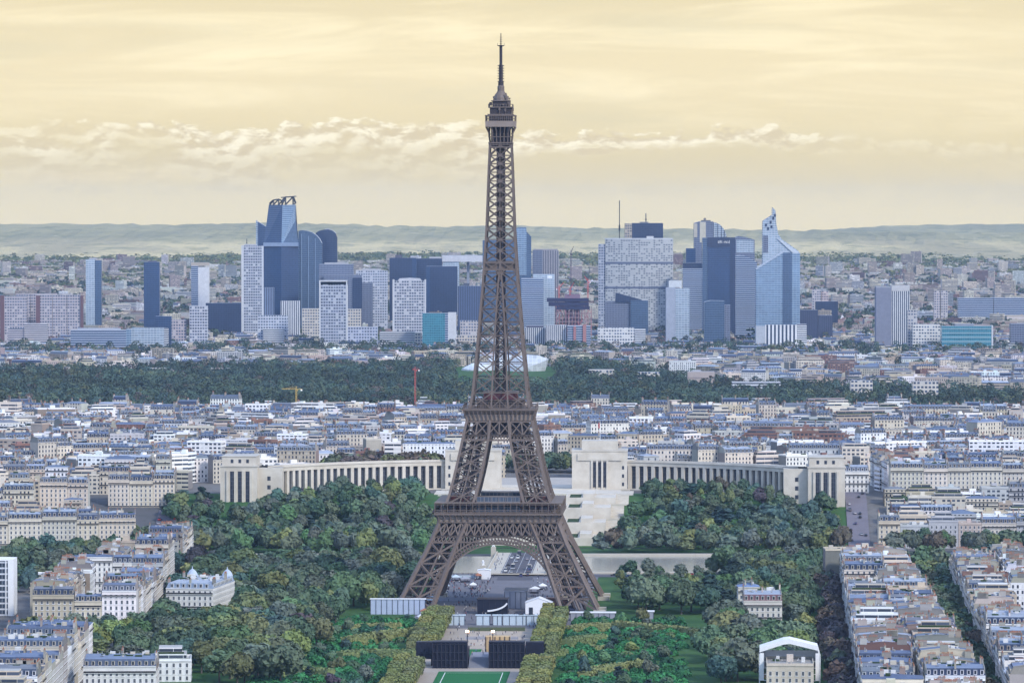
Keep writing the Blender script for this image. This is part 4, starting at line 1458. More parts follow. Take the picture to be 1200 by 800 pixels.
def make_palace():
    stone, T, p = mat('palace_stone', 0.85, 0.2)
    pos = T.node('ShaderNodeTexCoord').outputs['Object']
    n = T.noise(pos, 0.09, 5, 0.65)
    n2 = T.noise(pos, 0.9, 3, 0.6)
    c = T.mix(T.step(n, .3, .7), (0.49, 0.44, 0.36, 1), (0.61, 0.56, 0.475, 1))
    c = T.mix(T.math('MULTIPLY', T.step(n2, .55, .8), .25), c, (.36, .32, .26, 1))
    T.l.new(c, p.inputs['Base Color'])
    roofm = plain('palace_roof', (0.44, 0.42, 0.38), 0.9, .2, .1)
    win = curtain('tall_window_glass', (.035, .042, .06), (.10, .10, .11), 1.6, 3.0, .12, .06, .5, .5)
    R = 222.0
    for s in (-1, 1):
        side = 'left' if s < 0 else 'right'
        root = empty('colonnaded_palace', (*pal(s * 45, 0), PZ), 0,
                     label='cream stone palace wing %s of the tower, long curved colonnade, square end pavilion' % side, category='palace wing')
        root['group'] = 'twin curved palace wings'
        bx, by = pal(s * 45, 0)

        def L(u, v):
            x, y = pal(s * u, v)
            return (x - bx, y - by)

        def poly(pts):
            q = [L(*t) for t in pts]
            ar = sum(q[i][0] * q[(i + 1) % len(q)][1] - q[(i + 1) % len(q)][0] * q[i][1] for i in range(len(q)))
            return q if ar > 0 else q[::-1]

        # centre pavilion beside the terrace
        hp = MB()
        hp.prism(poly([(26, -14), (66, -14), (66, 16), (26, 16)]), -12, 28.0, 0, top=1)
        hp.prism(poly([(25.6, -14.4), (66.4, -14.4), (66.4, 16.4), (25.6, 16.4)]), 28.02, 29.0, 0, top=1)
        hp.prism(poly([(33, -9), (59, -9), (59, 13), (33, 13)]), 29.02, 35.5, 0, top=1)
        hp.prism(poly([(30, -14.9), (62, -14.9), (62, -14.02), (30, -14.02)]), 21.5, 26.5, 0)
        hp.prism(poly([(37, -15.1), (55, -15.1), (55, -14.92), (37, -14.92)]), 22.3, 25.2, 2)
        body = hp.build('pavilion', [stone, roofm, stone], root)
        for k in range(3):
            w = MB()
            u0 = 41.2 + k * 3.7
            a, b = L(u0, -14.08), L(u0 + 2.3, -14.08)
            if s < 0: a, b = b, a
            w.wallquad(a, b, 2, 20.5, 0)
            w.build('tall_window', win, body)
        for k in range(4):
            w = MB()
            u0 = 39.8 + k * 3.72
            w.prism(poly([(u0, -15.0), (u0 + 1.3, -15.0), (u0 + 1.3, -14.02), (u0, -14.02)]), -2, 21.4, 0)
            w.build('pilaster', stone, body)
        for k in range(3):
            w = MB()
            a, b = L(62.2, -14.07), L(63.8, -14.07)
            if s < 0: a, b = b, a
            w.wallquad(a, b, 3 + k * 6, 5.6 + k * 6, 0)
            w.build('window', win, body)

        # curved wing
        ph0, ph1 = math.asin(66 / R), radians(57)
        def arc(ph, off):
            return L((R + off) * sin(ph), -(R) * (1 - cos(ph)) + off * cos(ph) * 1.0)
        N = 44
        wb = MB(); rf = MB(); gl = MB()
        drop = -10
        for j in range(N):
            a, b = lerp(ph0, ph1, j / N), lerp(ph0, ph1, (j + 1) / N)
            def q4(off0, z0, off1, z1, mb, mt):
                P = [arc(a, off0) + (z0,), arc(b, off0) + (z0,), arc(b, off1) + (z1,), arc(a, off1) + (z1,)]
                P = [(x, y, z) for x, y, z in P]
                if s < 0: P = P[::-1]
                mb.face(P, mt)
            # bowed concave front: offset grows towards the viewer's far side
            q4(0.0, drop, 0.0, 1.0, wb, 0)        # base under the columns
            q4(0.0, 1.0, 2.4, 1.0, wb, 0)
            q4(0.0, 17.4, 0.0, 20.6, wb, 0)       # entablature
            q4(-.5, 20.0, -.5, 20.7, wb, 0); q4(-.5, 20.0, 0, 20.0, wb, 0)
            q4(2.4, 17.4, 0.0, 17.4, wb, 0)
            q4(-.5, 20.7, 20, 20.7, rf, 1)
            q4(1.5, 20.7, 1.5, 21.7, rf, 0)
            q4(20, drop, 20, 20.7, wb, 0)
            uv = [(j * 4.4, 0), (j * 4.4 + 4.4, 0), (j * 4.4 + 4.4, 16.4), (j * 4.4, 16.4)]
            P = [arc(a, 2.4) + (1.0,), arc(b, 2.4) + (1.0,), arc(b, 2.4) + (17.4,), arc(a, 2.4) + (17.4,)]
            if s < 0: P = P[::-1]
            gl.face(P, 0, uv=uv)
        wing = wb.build('wing_wall', [stone, roofm], root)
        rf.build('roof', [stone, roofm], wing)
        gl.build('glazing', win, wing)
        ncol = 25
        for j in range(ncol + 1):
            ph = lerp(ph0 + .008, ph1 - .012, j / ncol)
            c = MB()
            w2 = 1.25 / R
            # square pier, deep and slightly battered
            P = [arc(ph - w2, .15), arc(ph + w2, .15), arc(ph + w2, 2.3), arc(ph - w2, 2.3)]
            ar = sum(P[i][0] * P[(i + 1) % 4][1] - P[(i + 1) % 4][0] * P[i][1] for i in range(4))
            if ar < 0: P = P[::-1]
            c.prism(P, 1.0, 17.4, 0)
            c.build('column', stone, wing)
        # end pavilion, square, with a set-back attic and four tall windows between piers
        ue, ve = R * sin(ph1), -R * (1 - cos(ph1))
        ep = MB()
        e0, e1 = ue - 9, ue + 34
        f0, f1 = ve - 9, ve + 26
        fu = e0 + 17
        # shoulder joining wing and pavilion
        ep.prism(poly([(e0, ve - 2), (fu + .1, ve - 2), (fu + .1, f1), (e0, f1)]), -14, 20.7, 0, top=1)
        ep.prism(poly([(fu, f0), (e1, f0), (e1, f1 + 2), (fu, f1 + 2)]), -16, 21.6, 0, top=1)
        ep.prism(poly([(fu - .5, f0 - .5), (e1 + .5, f0 - .5), (e1 + .5, f1 + 2.5), (fu - .5, f1 + 2.5)]), 21.6, 22.6, 0, top=1)
        ep.prism(poly([(fu + .8, f0 + 2.5), (e1 - 1, f0 + 2.5), (e1 - 1, f1 - 2), (fu + .8, f1 - 2)]), 22.6, 28.6, 0, top=1)
        ep.prism(poly([(fu + .4, f0 + 2.1), (e1 - .6, f0 + 2.1), (e1 - .6, f1 - 1.6), (fu + .4, f1 - 1.6)]), 28.6, 29.2, 0, top=1)
        pav = ep.build('end_pavilion', [stone, roofm], root)
        span = e1 - fu
        for k in range(3):
            u0 = fu + 5.2 + k * 5.5
            w = MB()
            a, b = L(u0, f0 - .06), L(u0 + 2.9, f0 - .06)
            if s < 0: a, b = b, a
            w.wallquad(a, b, -6.5, 18.5, 0)
            w.build('tall_window', win, pav)
            w = MB()
            a, b = L(u0 + .7, f0 + 2.44), L(u0 + 2.7, f0 + 2.44)
            if s < 0: a, b = b, a
            w.wallquad(a, b, 24.2, 26.8, 0)
            w.build('window', win, pav)
        for k in range(4):
            u0 = fu + 3.5 + k * 5.5
            w = MB()
            w.prism(poly([(u0, f0 - 1.1), (u0 + 1.7, f0 - 1.1), (u0 + 1.7, f0 - .01), (u0, f0 - .01)]), -7, 19, 0)
            w.build('pilaster', stone, pav)
        for k in range(4):
            w = MB()
            a, b = L(e0 + 8, ve - 2.07), L(e0 + 10.4, ve - 2.07)
            if s < 0: a, b = b, a
            w.wallquad(a, b, -7 + k * 6.2, -4 + k * 6.2, 0)
            w.build('window', win, pav)
        # podium under the pavilion
        pd = MB()
        pd.prism(poly([(fu - 6, f0 - 6), (e1 + 3, f0 - 6), (e1 + 3, f0 - .02), (fu - 6, f0 - .02)]), -18, -8.5, 0, top=1)
        pd.build('podium', [stone, roofm], root)

    # terrace, stairs and the long fountain in front
    tr = empty('terrace', (*pal(0, 0), 0), -AX, label='pale stone terrace wall with steps between the two palace wings', category='terrace')
    t = MB()
    t.box(-68, 68, -26, 40, 10, PZ + .5, 0, bottom=False)
    steps = (-74, -112, -150, -188, -226)
    prev = -26.02
    for k, v in enumerate(steps):
        zt = ground(*pal(0, prev)) + 1.0 - k * .05
        w_ = 62 - 3 * k
        t.box(-w_, w_, v, prev, 0, zt, 0, bottom=False)
        if k < 4:
            for j in range(9):
                for sx in (-1, 1):
                    xa, xb = sorted((sx * (w_ + .02), sx * (w_ + 9)))
                    t.box(xa, xb, v + j * 4, v + j * 4 + 3.98, 0, lerp(ground(*pal(0, v)) + 1, zt, j / 9), 0, bottom=False)
        prev = v - .02
    o = t.build('wall', stone, tr)
    ba = MB()
    ba.box(-68, 68, -26.3, -25.9, PZ + .5, PZ + 1.6, 0)
    ba.build('balustrade', stone, tr)
    paving = MB()
    a = [pal(-40, 40), pal(40, 40), pal(40, 140), pal(-40, 140)]
    paving.face([(x, y, ground(x, y) + .25) for x, y in a])
    paving.build('plaza', plain('plaza_paving', (.40, .37, .33), .9, .15, .1), kind='structure')
    fo = empty('fountain', (*pal(0, -150), 0), -AX, label='long pale stone fountain basin on the slope below the palace terrace', category='fountain')
    b = MB(); w = MB(); lw = MB()
    vs = (-26, -74, -112, -150, -188, -226)
    for k in range(1, 5):
        v0, v1 = vs[k + 1] + 1, vs[k] - 1
        zt = ground(*pal(0, vs[k])) + 1.0 - k * .05
        for sx in (-1, 1):
            for (u0, u1, h_) in ((24, 25.2, .9), (36, 44, 2.6)):
                xa, xb = sorted((sx * u0, sx * u1))
                b.box(xa, xb, v0 + 150, v1 + 150, zt + .02, zt + h_, 0, bottom=False)
            xa, xb = sorted((sx * 26.5, sx * 34.5))
            lw.face([(xa, v0 + 150, zt + .1), (xb, v0 + 150, zt + .1), (xb, v1 + 150, zt + .1), (xa, v1 + 150, zt + .1)])
        b.box(-24, 24, v0 + 150, v0 + 150.8, zt + .02, zt + 1.0, 0, bottom=False)
        w.face([(-23.9, v0 + 150.9, zt + .5), (23.9, v0 + 150.9, zt + .5), (23.9, v1 + 150, zt + .5), (-23.9, v1 + 150, zt + .5)])
        if k == 2:
            for j in range(6):
                b.box(-20 + j * 8, -17.5 + j * 8, v0 + 156, v0 + 159, zt + .5, zt + 2.4, 0)
    b.build('basin', stone, fo)
    w.build('water', plain('fountain_water', (.30, .33, .34), .15, .2, .3, .5), fo)
    lw.build('planting', M['green'], fo)


make_palace()
# ---------------------------------------------------------------- park ground, river, bridge, roads
def axis(u, D):
    """u metres right of the park axis at distance D"""
    return (-5.0 + (D - 2661) * math.tan(AX) + u, D)


def sheet(name, pts, m, z=0.04, kind='structure', sub=1):
    mb = MB()
    mb.face([(x, y, z) for x, y in pts])
    return mb.build(name, m, kind=kind)


lawnM, T_, p_ = mat('lawn', .95, .1)
_pos = world_pos(T_)
_n = T_.noise(_pos, .03, 5, .6); _n2 = T_.noise(_pos, .4, 3, .6)
_c = T_.mix(T_.step(_n, .35, .65), (.030, .085, .028, 1), (.055, .12, .036, 1))
_c = T_.mix(T_.math('MULTIPLY', T_.step(_n2, .5, .7), .5), _c, (.06, .07, .03, 1))
T_.l.new(_c, p_.inputs['Base Color'])
pitchM = plain('bright_turf', (.022, .135, .045), .9, .12, .1)
sandM = plain('sandy_gravel', (.36, .31, .26), .95, .16, .08)
paveM = plain('pale_paving', (.155, .15, .165), .9, .18, .08)
asphM = plain('asphalt', (.095, .092, .105), .9, .2, .1)
lineM = plain('road_paint', (.72, .72, .70), .7, .15, .4)

sheet('park_lawn', [(-196, 1900), (152, 1900), (196, 2880), (-196, 2880)], lawnM, .05)
sheet('far_bank_lawn', [(-240, 3060), (262, 3060), (255, 3112), (-240, 3112)], lawnM, .05)
def slope_lawn():
    mb = MB()
    for k in range(20):
        y0, y1 = 3112 + k * 9, 3121 + k * 9
        mb.face([(-238, y0, ground(0, y0) + .35), (236, y0, ground(0, y0) + .35), (236, y1, ground(0, y1) + .35), (-238, y1, ground(0, y1) + .35)])
    mb.build('slope_lawn', lawnM, kind='structure')
slope_lawn()
# axis: paths, plaza, pitch
sheet('path', [axis(-28, 1950), axis(28, 1950), axis(30, 2560), axis(-30, 2560)], sandM, .10)
sheet('plaza', [axis(-13, 2400), axis(17, 2400), axis(17, 2505), axis(-13, 2505)], plain('sand', (.42, .35, .28), .95, .2, .06), .14)
sheet('forecourt', [axis(-46, 2512), axis(46, 2512), axis(52, 2892), axis(-52, 2892)], paveM, .12)
sheet('turf_pitch', [axis(-17.5, 1960), axis(18, 1960), axis(18, 2276), axis(-17.5, 2276)], pitchM, .16)
sheet('turf_strip', [axis(-9, 2318), axis(-1, 2318), axis(-1, 2392), axis(-9, 2392)], pitchM, .18)
pl = MB()
for u in (-14, 14.5):
    pl.face([(*axis(u - .18, 1965), .20), (*axis(u + .18, 1965), .20), (*axis(u + .18, 2270), .20), (*axis(u - .18, 2270), .20)])
for D in (2040, 2118, 2196, 2268):
    pl.face([(*axis(-14, D), .205), (*axis(14.5, D), .205), (*axis(14.5, D + .5), .205), (*axis(-14, D + .5), .205)])
pl.build('pitch_markings', lineM, kind='structure')
# quay road on the near bank
sheet('quay_road', [(-420, 2866), (420, 2866), (420, 2884), (-420, 2884)], asphM, .16)
sheet('far_quay_road', [(-420, 3046), (420, 3046), (420, 3060), (-420, 3060)], asphM, .16)
# river
rm, T_, p_ = mat('river_water', .18, .5)
p_.inputs['Base Color'].default_value = (.30, .285, .24, 1)
_pos = world_pos(T_)
_w = T_.noise(T_.xyz(T_.math('MULTIPLY', T_.sep(_pos)[0], .05), T_.math('MULTIPLY', T_.sep(_pos)[1], .5)), 1.0, 4, .6)
_b = T_.node('ShaderNodeBump'); _b.inputs['Strength'].default_value = .06; _b.inputs['Distance'].default_value = .5
T_.l.new(_w, _b.inputs['Height']); T_.l.new(_b.outputs[0], p_.inputs['Normal'])
sheet('river', [(-700, 2898), (700, 2898), (700, 3040), (-700, 3040)], rm, .10)
qm = plain('quay_stone', (.46, .42, .35), .9, .2, .1)
for (nm, y0, y1, z1) in (('near', 2893, 2898, 1.1), ('far', 3040, 3046, 1.6)):
    for (x0, x1) in ((-700, -45), (45 if nm == 'near' else 46, 700)):
        mb = MB(); mb.box(x0, x1, y0, y1, -1, z1, 0, bottom=False)
        mb.build('quay_wall', qm, label='pale stone quay wall on the %s bank, %s of the bridge' % (nm, 'left' if x0 < -100 else 'right'), category='quay wall')
# bridge
def make_bridge():
    d0 = 2880.0
    ox, oy = axis(0, d0)
    root = empty('stone_bridge', (ox, oy, 0), -AX, label='wide stone bridge carrying the road over the river seen through the tower arch', category='bridge')
    mb = MB()
    mb.box(-19, 19, -4, 172, .9, 1.7, 0)
    for sx in (-1, 1):
        mb.box(min(sx * 18.4, sx * 19.2), max(sx * 18.4, sx * 19.2), -4, 172, 1.71, 2.7, 0)
    mb.build('deck', qm, root)
    for k in range(4):
        pr = MB(); pr.box(-18, 18, 28 + k * 30, 32 + k * 30, -1, .88, 0); pr.build('pier', qm, root)
    rd = MB(); rd.face([(-10, -4, 1.74), (10, -4, 1.74), (10, 172, 1.74), (-10, 172, 1.74)])
    rd.build('carriageway', asphM, root)
    ln = MB()
    for k in range(22):
        ln.face([(-.15, k * 8, 1.78), (.15, k * 8, 1.78), (.15, k * 8 + 4, 1.78), (-.15, k * 8 + 4, 1.78)])
    for u in (-9.4, 9.4, -5, 5):
        ln.face([(u - .1, -4, 1.78), (u + .1, -4, 1.78), (u + .1, 172, 1.78), (u - .1, 172, 1.78)])
    ln.build('lane_marking', lineM, root)
    for sx in (-1, 1):
        for yy in (2, 164):
            s = MB()
            s.box(sx * 21 - 1.6, sx * 21 + 1.6, yy - 2.2, yy + 2.2, -1, 6.2, 0)
            s.bar((sx * 21, yy - 1.6, 7.6), (sx * 21, yy + 1.6, 7.8), 1.2, 1.3, 1)
            for (a, b) in ((-.5, -1.2), (.5, -1.2), (-.5, 1.2), (.5, 1.2)):
                s.bar((sx * 21 + a, yy + b, 6.2), (sx * 21 + a * .8, yy + b, 7.6), .4, .4, 1)
            s.bar((sx * 21, yy - 1.6, 8.0), (sx * 21, yy - 2.3, 9.4), .8, .6, 1)
            s.bar((sx * 21, yy - 2.2, 9.3), (sx * 21, yy - 3.1, 9.0), .5, .45, 1)
            s.build('statue_plinth', [qm, M['zinc']], root)
make_bridge()
# road north of the bridge and the right avenue with traffic
sheet('approach_road', [axis(-11, 2842), axis(11, 2842), axis(11, 2876), axis(-11, 2876)], asphM, .2)
av = MB()
for k in range(16):
    y0, y1 = 3062 + k * 20, 3082 + k * 20
    fx = lambda D: lerp(232.0, 250.0, (D - 3062) / 320)
    av.face([(fx(y0) - 7, y0, ground(0, y0) + .9), (fx(y0) + 8, y0, ground(0, y0) + .9), (fx(y1) + 8, y1, ground(0, y1) + .9), (fx(y1) - 7, y1, ground(0, y1) + .9)])
av.build('avenue', plain('worn_asphalt', (.17, .155, .175), .9, .2, .1), kind='structure')
lv = MB()
for k in range(14):
    y0, y1 = 3062 + k * 12, 3074 + k * 12
    lv.face([(-247, y0, ground(0, y0) + .9), (-233, y0, ground(0, y0) + .9), (-233, y1, ground(0, y1) + .9), (-247, y1, ground(0, y1) + .9)])
lv.build('side_street', plain('street_asphalt', (.15, .14, .16), .9, .2, .1), kind='structure')
sheet('right_avenue', [(lerp(140, 186, 0), 1990), (150, 1990), (197, 2800), (187, 2800)], asphM, .14)
sheet('outer_avenue', [(209, 1990), (220, 1990), (262, 2780), (240, 2780)], asphM, .14)
sheet('left_avenue', [(-207, 1960), (-195, 1960), (-190, 2860), (-200, 2860)], asphM, .14)
# ---------------------------------------------------------------- trees
def leaf_mat(name, objcol):
    m, T, p = mat(name, .75, .25)
    pos = world_pos(T)
    n = T.noise(pos, .22, 4, .65)
    n2 = T.noise(pos, 1.5, 2, .6)
    if objcol:
        base = T.node('ShaderNodeObjectInfo').outputs['Color']
    else:
        base = attr(T)
    k = T.math('ADD', .62, T.math('MULTIPLY', n, .5))
    k = T.math('ADD', k, T.math('MULTIPLY', n2, .3))
    k = T.math('MULTIPLY', k, 1.42)
    g = T.node('ShaderNodeVectorMath', operation='SCALE')
    T.put(g.inputs[0], base); T.put(g.inputs['Scale'], k)
    warm = T.mix(T.math('MULTIPLY', T.step(T.noise(pos, .5, 3, .6), .55, .75), .35), g.outputs[0], (.085, .105, .03, 1))
    T.l.new(warm, p.inputs['Base Color'])
    return m


leafM = leaf_mat('tree_leaves', True)
leafS = leaf_mat('massed_leaves', False)
barkM = plain('bark', (.10, .085, .07), .95, .3, .8)

ICO = None
def ico():
    global ICO
    if ICO is None:
        import bmesh
        bm = bmesh.new()
        bmesh.ops.create_icosphere(bm, subdivisions=2, radius=1)
        bm.verts.ensure_lookup_table()
        ICO = (np.array([v.co[:] for v in bm.verts]), [tuple(v.index for v in f.verts) for f in bm.faces])
        bm.free()
    return ICO


def leaf_quads(rg, P, Nrm, size, tilt=.55, aspect=.8):
    """random little leaf sprays at P facing roughly along Nrm; returns vertex array (4n,3)"""
    n = len(P)
    d = Nrm + rg.normal(0, tilt, (n, 3))
    d /= np.linalg.norm(d, axis=1, keepdims=True) + 1e-9
    r = rg.normal(0, 1, (n, 3))
    s = np.cross(d, r); s /= np.linalg.norm(s, axis=1, keepdims=True) + 1e-9
    t = np.cross(d, s)
    L = (size * rg.uniform(.6, 1.4, n))[:, None]
    s = s * L * .5; t = t * L * .5 * aspect
    b = d * L * .12
    return np.stack([P - s - t, P + s * .8 - t * 1.1 + b, P + s + t, P - s * .9 + t * .9 + b], 1).reshape(-1, 3)


def crown(seed, shape='round', nl=15, nleaf=1500, size=1.15):
    """unit crown: about 12 m wide, base of the foliage at z=0 and top near z=11"""
    rg = np.random.RandomState(seed)
    lobes = []
    if shape == 'round':
        rx, rz = 5.2, 4.6
    elif shape == 'wide':
        rx, rz = 6.3, 3.7
    elif shape == 'tall':
        rx, rz = 3.9, 6.2
    elif shape == 'cone':
        rx, rz = 3.3, 7.6
    else:
        rx, rz = 5.6, 4.2
    for k in range(nl):
        u = rg.uniform(-.55, 1); a = rg.uniform(0, 2 * pi)
        q = sqrt(max(0, 1 - u * u))
        c = np.array((q * cos(a) * rx * .66, q * sin(a) * rx * .66, rz + u * rz * .62))
        rad = rg.uniform(1.7, 3.0) * (rx / 5.2)
        if shape == 'cone':
            z = rg.uniform(0, 1) ** .8
            c = np.array(((1 - z) * rx * .65 * cos(a), (1 - z) * rx * .65 * sin(a), 1.2 + z * 2 * rz * .85)); rad = .7 + (1 - z) * 1.8
        lobes.append((c, rad))
    lobes.append((np.array((0, 0, rz)), rx * .62))
    V = []; nf = 0; Fc = []
    iv, ifc = ico()
    for c, rad in lobes:
        w = iv * (rad * .86) * (1 + rg.normal(0, .06, (len(iv), 1))) + c
        off = sum(len(x) for x in V)
        V.append(w)
        Fc.extend(tuple(off + i for i in f) for f in ifc)
    tot = sum(r * r for _, r in lobes)
    for c, rad in lobes:
        n = int(nleaf * rad * rad / tot)
        d = rg.normal(0, 1, (n, 3)); d[:, 2] += .35
        d /= np.linalg.norm(d, axis=1, keepdims=True)
        P = c + d * rad * rg.uniform(.84, 1.12, (n, 1))
        # keep those on the outside
        keep = np.ones(n, bool)
        for c2, r2 in lobes:
            if c2 is c: continue
            keep &= np.linalg.norm(P - c2, axis=1) > r2 * .8
        P = P[keep]; d = d[keep]
        q = leaf_quads(rg, P, d, size)
        off = sum(len(x) for x in V)
        V.append(q)
        Fc.extend((off + 4 * i, off + 4 * i + 1, off + 4 * i + 2, off + 4 * i + 3) for i in range(len(P)))
    V = np.concatenate(V)
    zmin = V[:, 2].min()
    V[:, 2] -= max(zmin, -1) if shape != 'cone' else zmin
    return V, Fc


def raw_mesh(name, V, Fc, m, tint=None, smooth=None):
    me = bpy.data.meshes.new(name)
    me.from_pydata(V.tolist() if hasattr(V, 'tolist') else V, [], Fc)
    me.materials.append(m)
    if tint is not None:
        a = me.attributes.new('tint', 'FLOAT_VECTOR', 'FACE')
        a.data.foreach_set('vector', np.asarray(tint, dtype=np.float32).ravel())
    me.update()
    return me


def trunk_mb(h=6.0, r0=.45, seed=0):
    rg = random.Random(seed)
    mb = MB()
    mb.lathe([(r0 * 1.5, -.5), (r0, .6), (r0 * .8, h * .6), (r0 * .55, h)], 8)
    for k in range(5):
        a = rg.uniform(0, 6.28); z0 = h * rg.uniform(.55, .95); l = rg.uniform(2, 4)
        mb.bar((0, 0, z0), (l * cos(a) * .7, l * sin(a) * .7, z0 + l * .8), r0 * .5)
    return mb


CROWNS = {}
for i, sh in enumerate(['round', 'round', 'round', 'wide', 'wide', 'tall', 'tall', 'loose', 'round', 'loose']):
    CROWNS.setdefault(sh, []).append(raw_mesh('crown', *crown(31 + i, sh, 13 + i % 5, 1500), leafM))
for i in range(3):
    CROWNS.setdefault('cone', []).append(raw_mesh('crown', *crown(81 + i, 'cone', 22, 1300, .95), leafM))
TRUNKS = [trunk_mb(7, .42, s).mesh('trunk', [barkM]) for s in range(3)]

TINTS = [('deep green', (.042, .074, .046)), ('mid green', (.062, .100, .054)), ('dull green', (.072, .096, .060)), ('bluish green', (.044, .080, .068)),
         ('olive', (.100, .118, .050)), ('yellow green', (.135, .158, .056)), ('grey green', (.084, .104, .078)), ('bright green', (.064, .122, .052)),
         ('russet brown', (.084, .066, .050)), ('dark purple', (.054, .046, .052)), ('dark fir green', (.022, .044, .040))]
TW = [10, 11, 9, 5, 5, 2.0, 7, 3, 0.4, 0.5, 1.5]
RT = random.Random(2024)
trees = []            # (x, D, z, tint index, shape, height, width, zone)


def scatter(zone, x0f, x1f, D0, D1, sx, sy, weights=None, hr=(13, 20), shapes=None, skip=None, zfn=ground, jitter=.42):
    D = D0
    row = 0
    while D < D1:
        x = x0f(D) + RT.uniform(0, sx)
        row += 1
        while x < x1f(D):
            X = x + RT.uniform(-jitter, jitter) * sx; Y = D + RT.uniform(-jitter, jitter) * sy
            x += sx * RT.uniform(.8, 1.2)
            if X < x0f(Y) or X > x1f(Y): continue
            if skip and skip(X, Y): continue
            ti = RT.choices(range(len(TINTS)), weights or TW)[0]
            sh = 'cone' if ti == 10 else RT.choice(shapes or ['round', 'round', 'wide', 'loose', 'tall'])
            h = RT.uniform(*hr)
            trees.append((X, Y, zfn(X, Y), ti, sh, h, h * RT.uniform(.8, 1.15), zone))
        D += sy


K = lambda v: (lambda D: v)
axx = lambda u: (lambda D: axis(u, D)[0])
nearbuild = lambda X, Y: (-194 < X < -150 and 2462 < Y < 2640) or (-200 < X < -146 and 2140 < Y < 2254) or (120 < X < 152 and 2418 < Y < 2602) or (112 < X < 150 and 2140 < Y < 2192)
gapw = lambda X, Y: Y > 2715 and (-75 < X < -66 or 46 < X < 132)
gardenL = lambda X, Y: X > lerp(-112, -92, (Y - 2180) / 400) and Y < 2600
gardenR = lambda X, Y: X < lerp(92, 112, (Y - 2180) / 400) and Y < 2590
# left woods of the park
scatter('in the left park wood', K(-193), axx(-52), 2196, 2860, 13.5, 24, skip=lambda X, Y: nearbuild(X, Y) or gardenL(X, Y) or (abs(X) < 70 and 2575 < Y < 2760) or gapw(X, Y))
scatter('in the right park wood', axx(52), lambda D: lerp(146, 186, (D - 2196) / 640), 2196, 2860, 13.5, 24, skip=lambda X, Y: nearbuild(X, Y) or gardenR(X, Y) or (abs(X) < 70 and 2575 < Y < 2760) or gapw(X, Y))
# low garden trees
scatter('in the left garden', axx(-92), axx(-44), 2190, 2580, 18, 44, hr=(5, 8.5), weights=[4, 5, 4, 4, 4, 3, 6, 5, 1, 2, 3])
scatter('in the right garden', axx(46), axx(96), 2190, 2580, 18, 44, hr=(5, 8.5), weights=[4, 5, 4, 4, 4, 3, 6, 5, 1, 2, 3])
# near bank quay trees
scatter('on the near quay', K(-330), axx(-60), 2868, 2892, 11, 14, hr=(15, 19), skip=gapw)
scatter('in the low quay garden', K(62), K(142), 2722, 2866, 10, 24, hr=(5, 9))
scatter('in the low quay garden', K(50), K(134), 2868, 2890, 17, 30, hr=(9, 12))
scatter('on the near quay', axx(70), K(350), 2868, 2892, 11, 14, hr=(15, 19), skip=gapw)
# far bank and palace gardens
pale = [2, 4, 8, 3, 7, 3, 8, 2, 1, 0, 0]
scatter('on the far quay', K(-250), axx(-40), 3062, 3085, 11, 14, hr=(13, 17), weights=pale)
scatter('on the far quay', axx(42), K(226), 3062, 3085, 11, 14, hr=(13, 17), weights=pale)
scatter('on the far quay', K(250), K(380), 3064, 3084, 11, 14, hr=(12, 15), weights=pale)
gl = [8, 8, 9, 4, 3, .7, 5, 1, 1.2, 1, 1.5]
scatter('in the palace garden, left', K(-232), axx(-58), 3092, 3205, 12.5, 17, hr=(11, 15), weights=gl)
scatter('under the palace, left', K(-232), axx(-75), 3205, 3285, 10.5, 13, hr=(7, 13), weights=gl, skip=lambda X, Y: Y > 3352 - 222 * (1 - cos(math.asin(min(.99, abs(X - 15) / 222)))) - 13)
scatter('in the palace garden, right', axx(64), K(222), 3092, 3205, 12.5, 17, hr=(11, 15), weights=gl)
scatter('under the palace, right', axx(75), K(222), 3205, 3285, 10.5, 13, hr=(7, 13), weights=gl, skip=lambda X, Y: Y > 3352 - 222 * (1 - cos(math.asin(min(.99, abs(X - 15) / 222)))) - 13)
scatter('beside the right avenue', K(214), K(224), 3120, 3300, 9, 15, hr=(11, 15), weights=gl)
scatter('left of the palace', K(-300), K(-246), 3110, 3215, 11, 22, hr=(9, 13), weights=[6, 4, 4, 2, 1, 0, 2, 0, 6, 2, 2], skip=lambda X, Y: -249 < X < -230 or (X < -250 and Y > 3165))
scatter('below the hill on the right', K(252), K(380), 3172, 3255, 11, 28, hr=(8, 12), weights=[6, 5, 5, 3, 1, 0, 2, 0, 1, 0, 0], skip=lambda X, Y: RT.random() < .6)
scatter('beside the palace ends', K(-246), K(-204), 3196, 3250, 10, 15, hr=(9, 13), weights=gl, skip=lambda X, Y: X > -213 and Y > 3212)
scatter('beside the palace ends', K(206), K(224), 3196, 3250, 9, 15, hr=(9, 13), weights=gl, skip=lambda X, Y: X < 226 and Y > 3208)
scatter('before the stone front', K(-330), K(-215), 3000, 3046, 10, 15, hr=(10, 14), weights=[7, 6, 5, 4, 1, 0, 1, 0, 0, 0, 0])
scatter('behind the floodlights', K(-330), K(-268), 2700, 2990, 11, 40, hr=(10, 14), weights=[7, 6, 5, 4, 1, 0, 1, 0, 0, 0, 0])
scatter('between the left blocks', K(-262), K(-190), 2318, 2452, 11, 26, hr=(11, 15), weights=[5, 5, 6, 2, 6, 3, 3, 0, 0, 0, 0])
scatter('along the left avenue', K(-196), K(-186), 2460, 2860, 9, 12, hr=(10, 14), weights=[5, 5, 6, 2, 3, 1, 3, 0, 1, 1, 0])
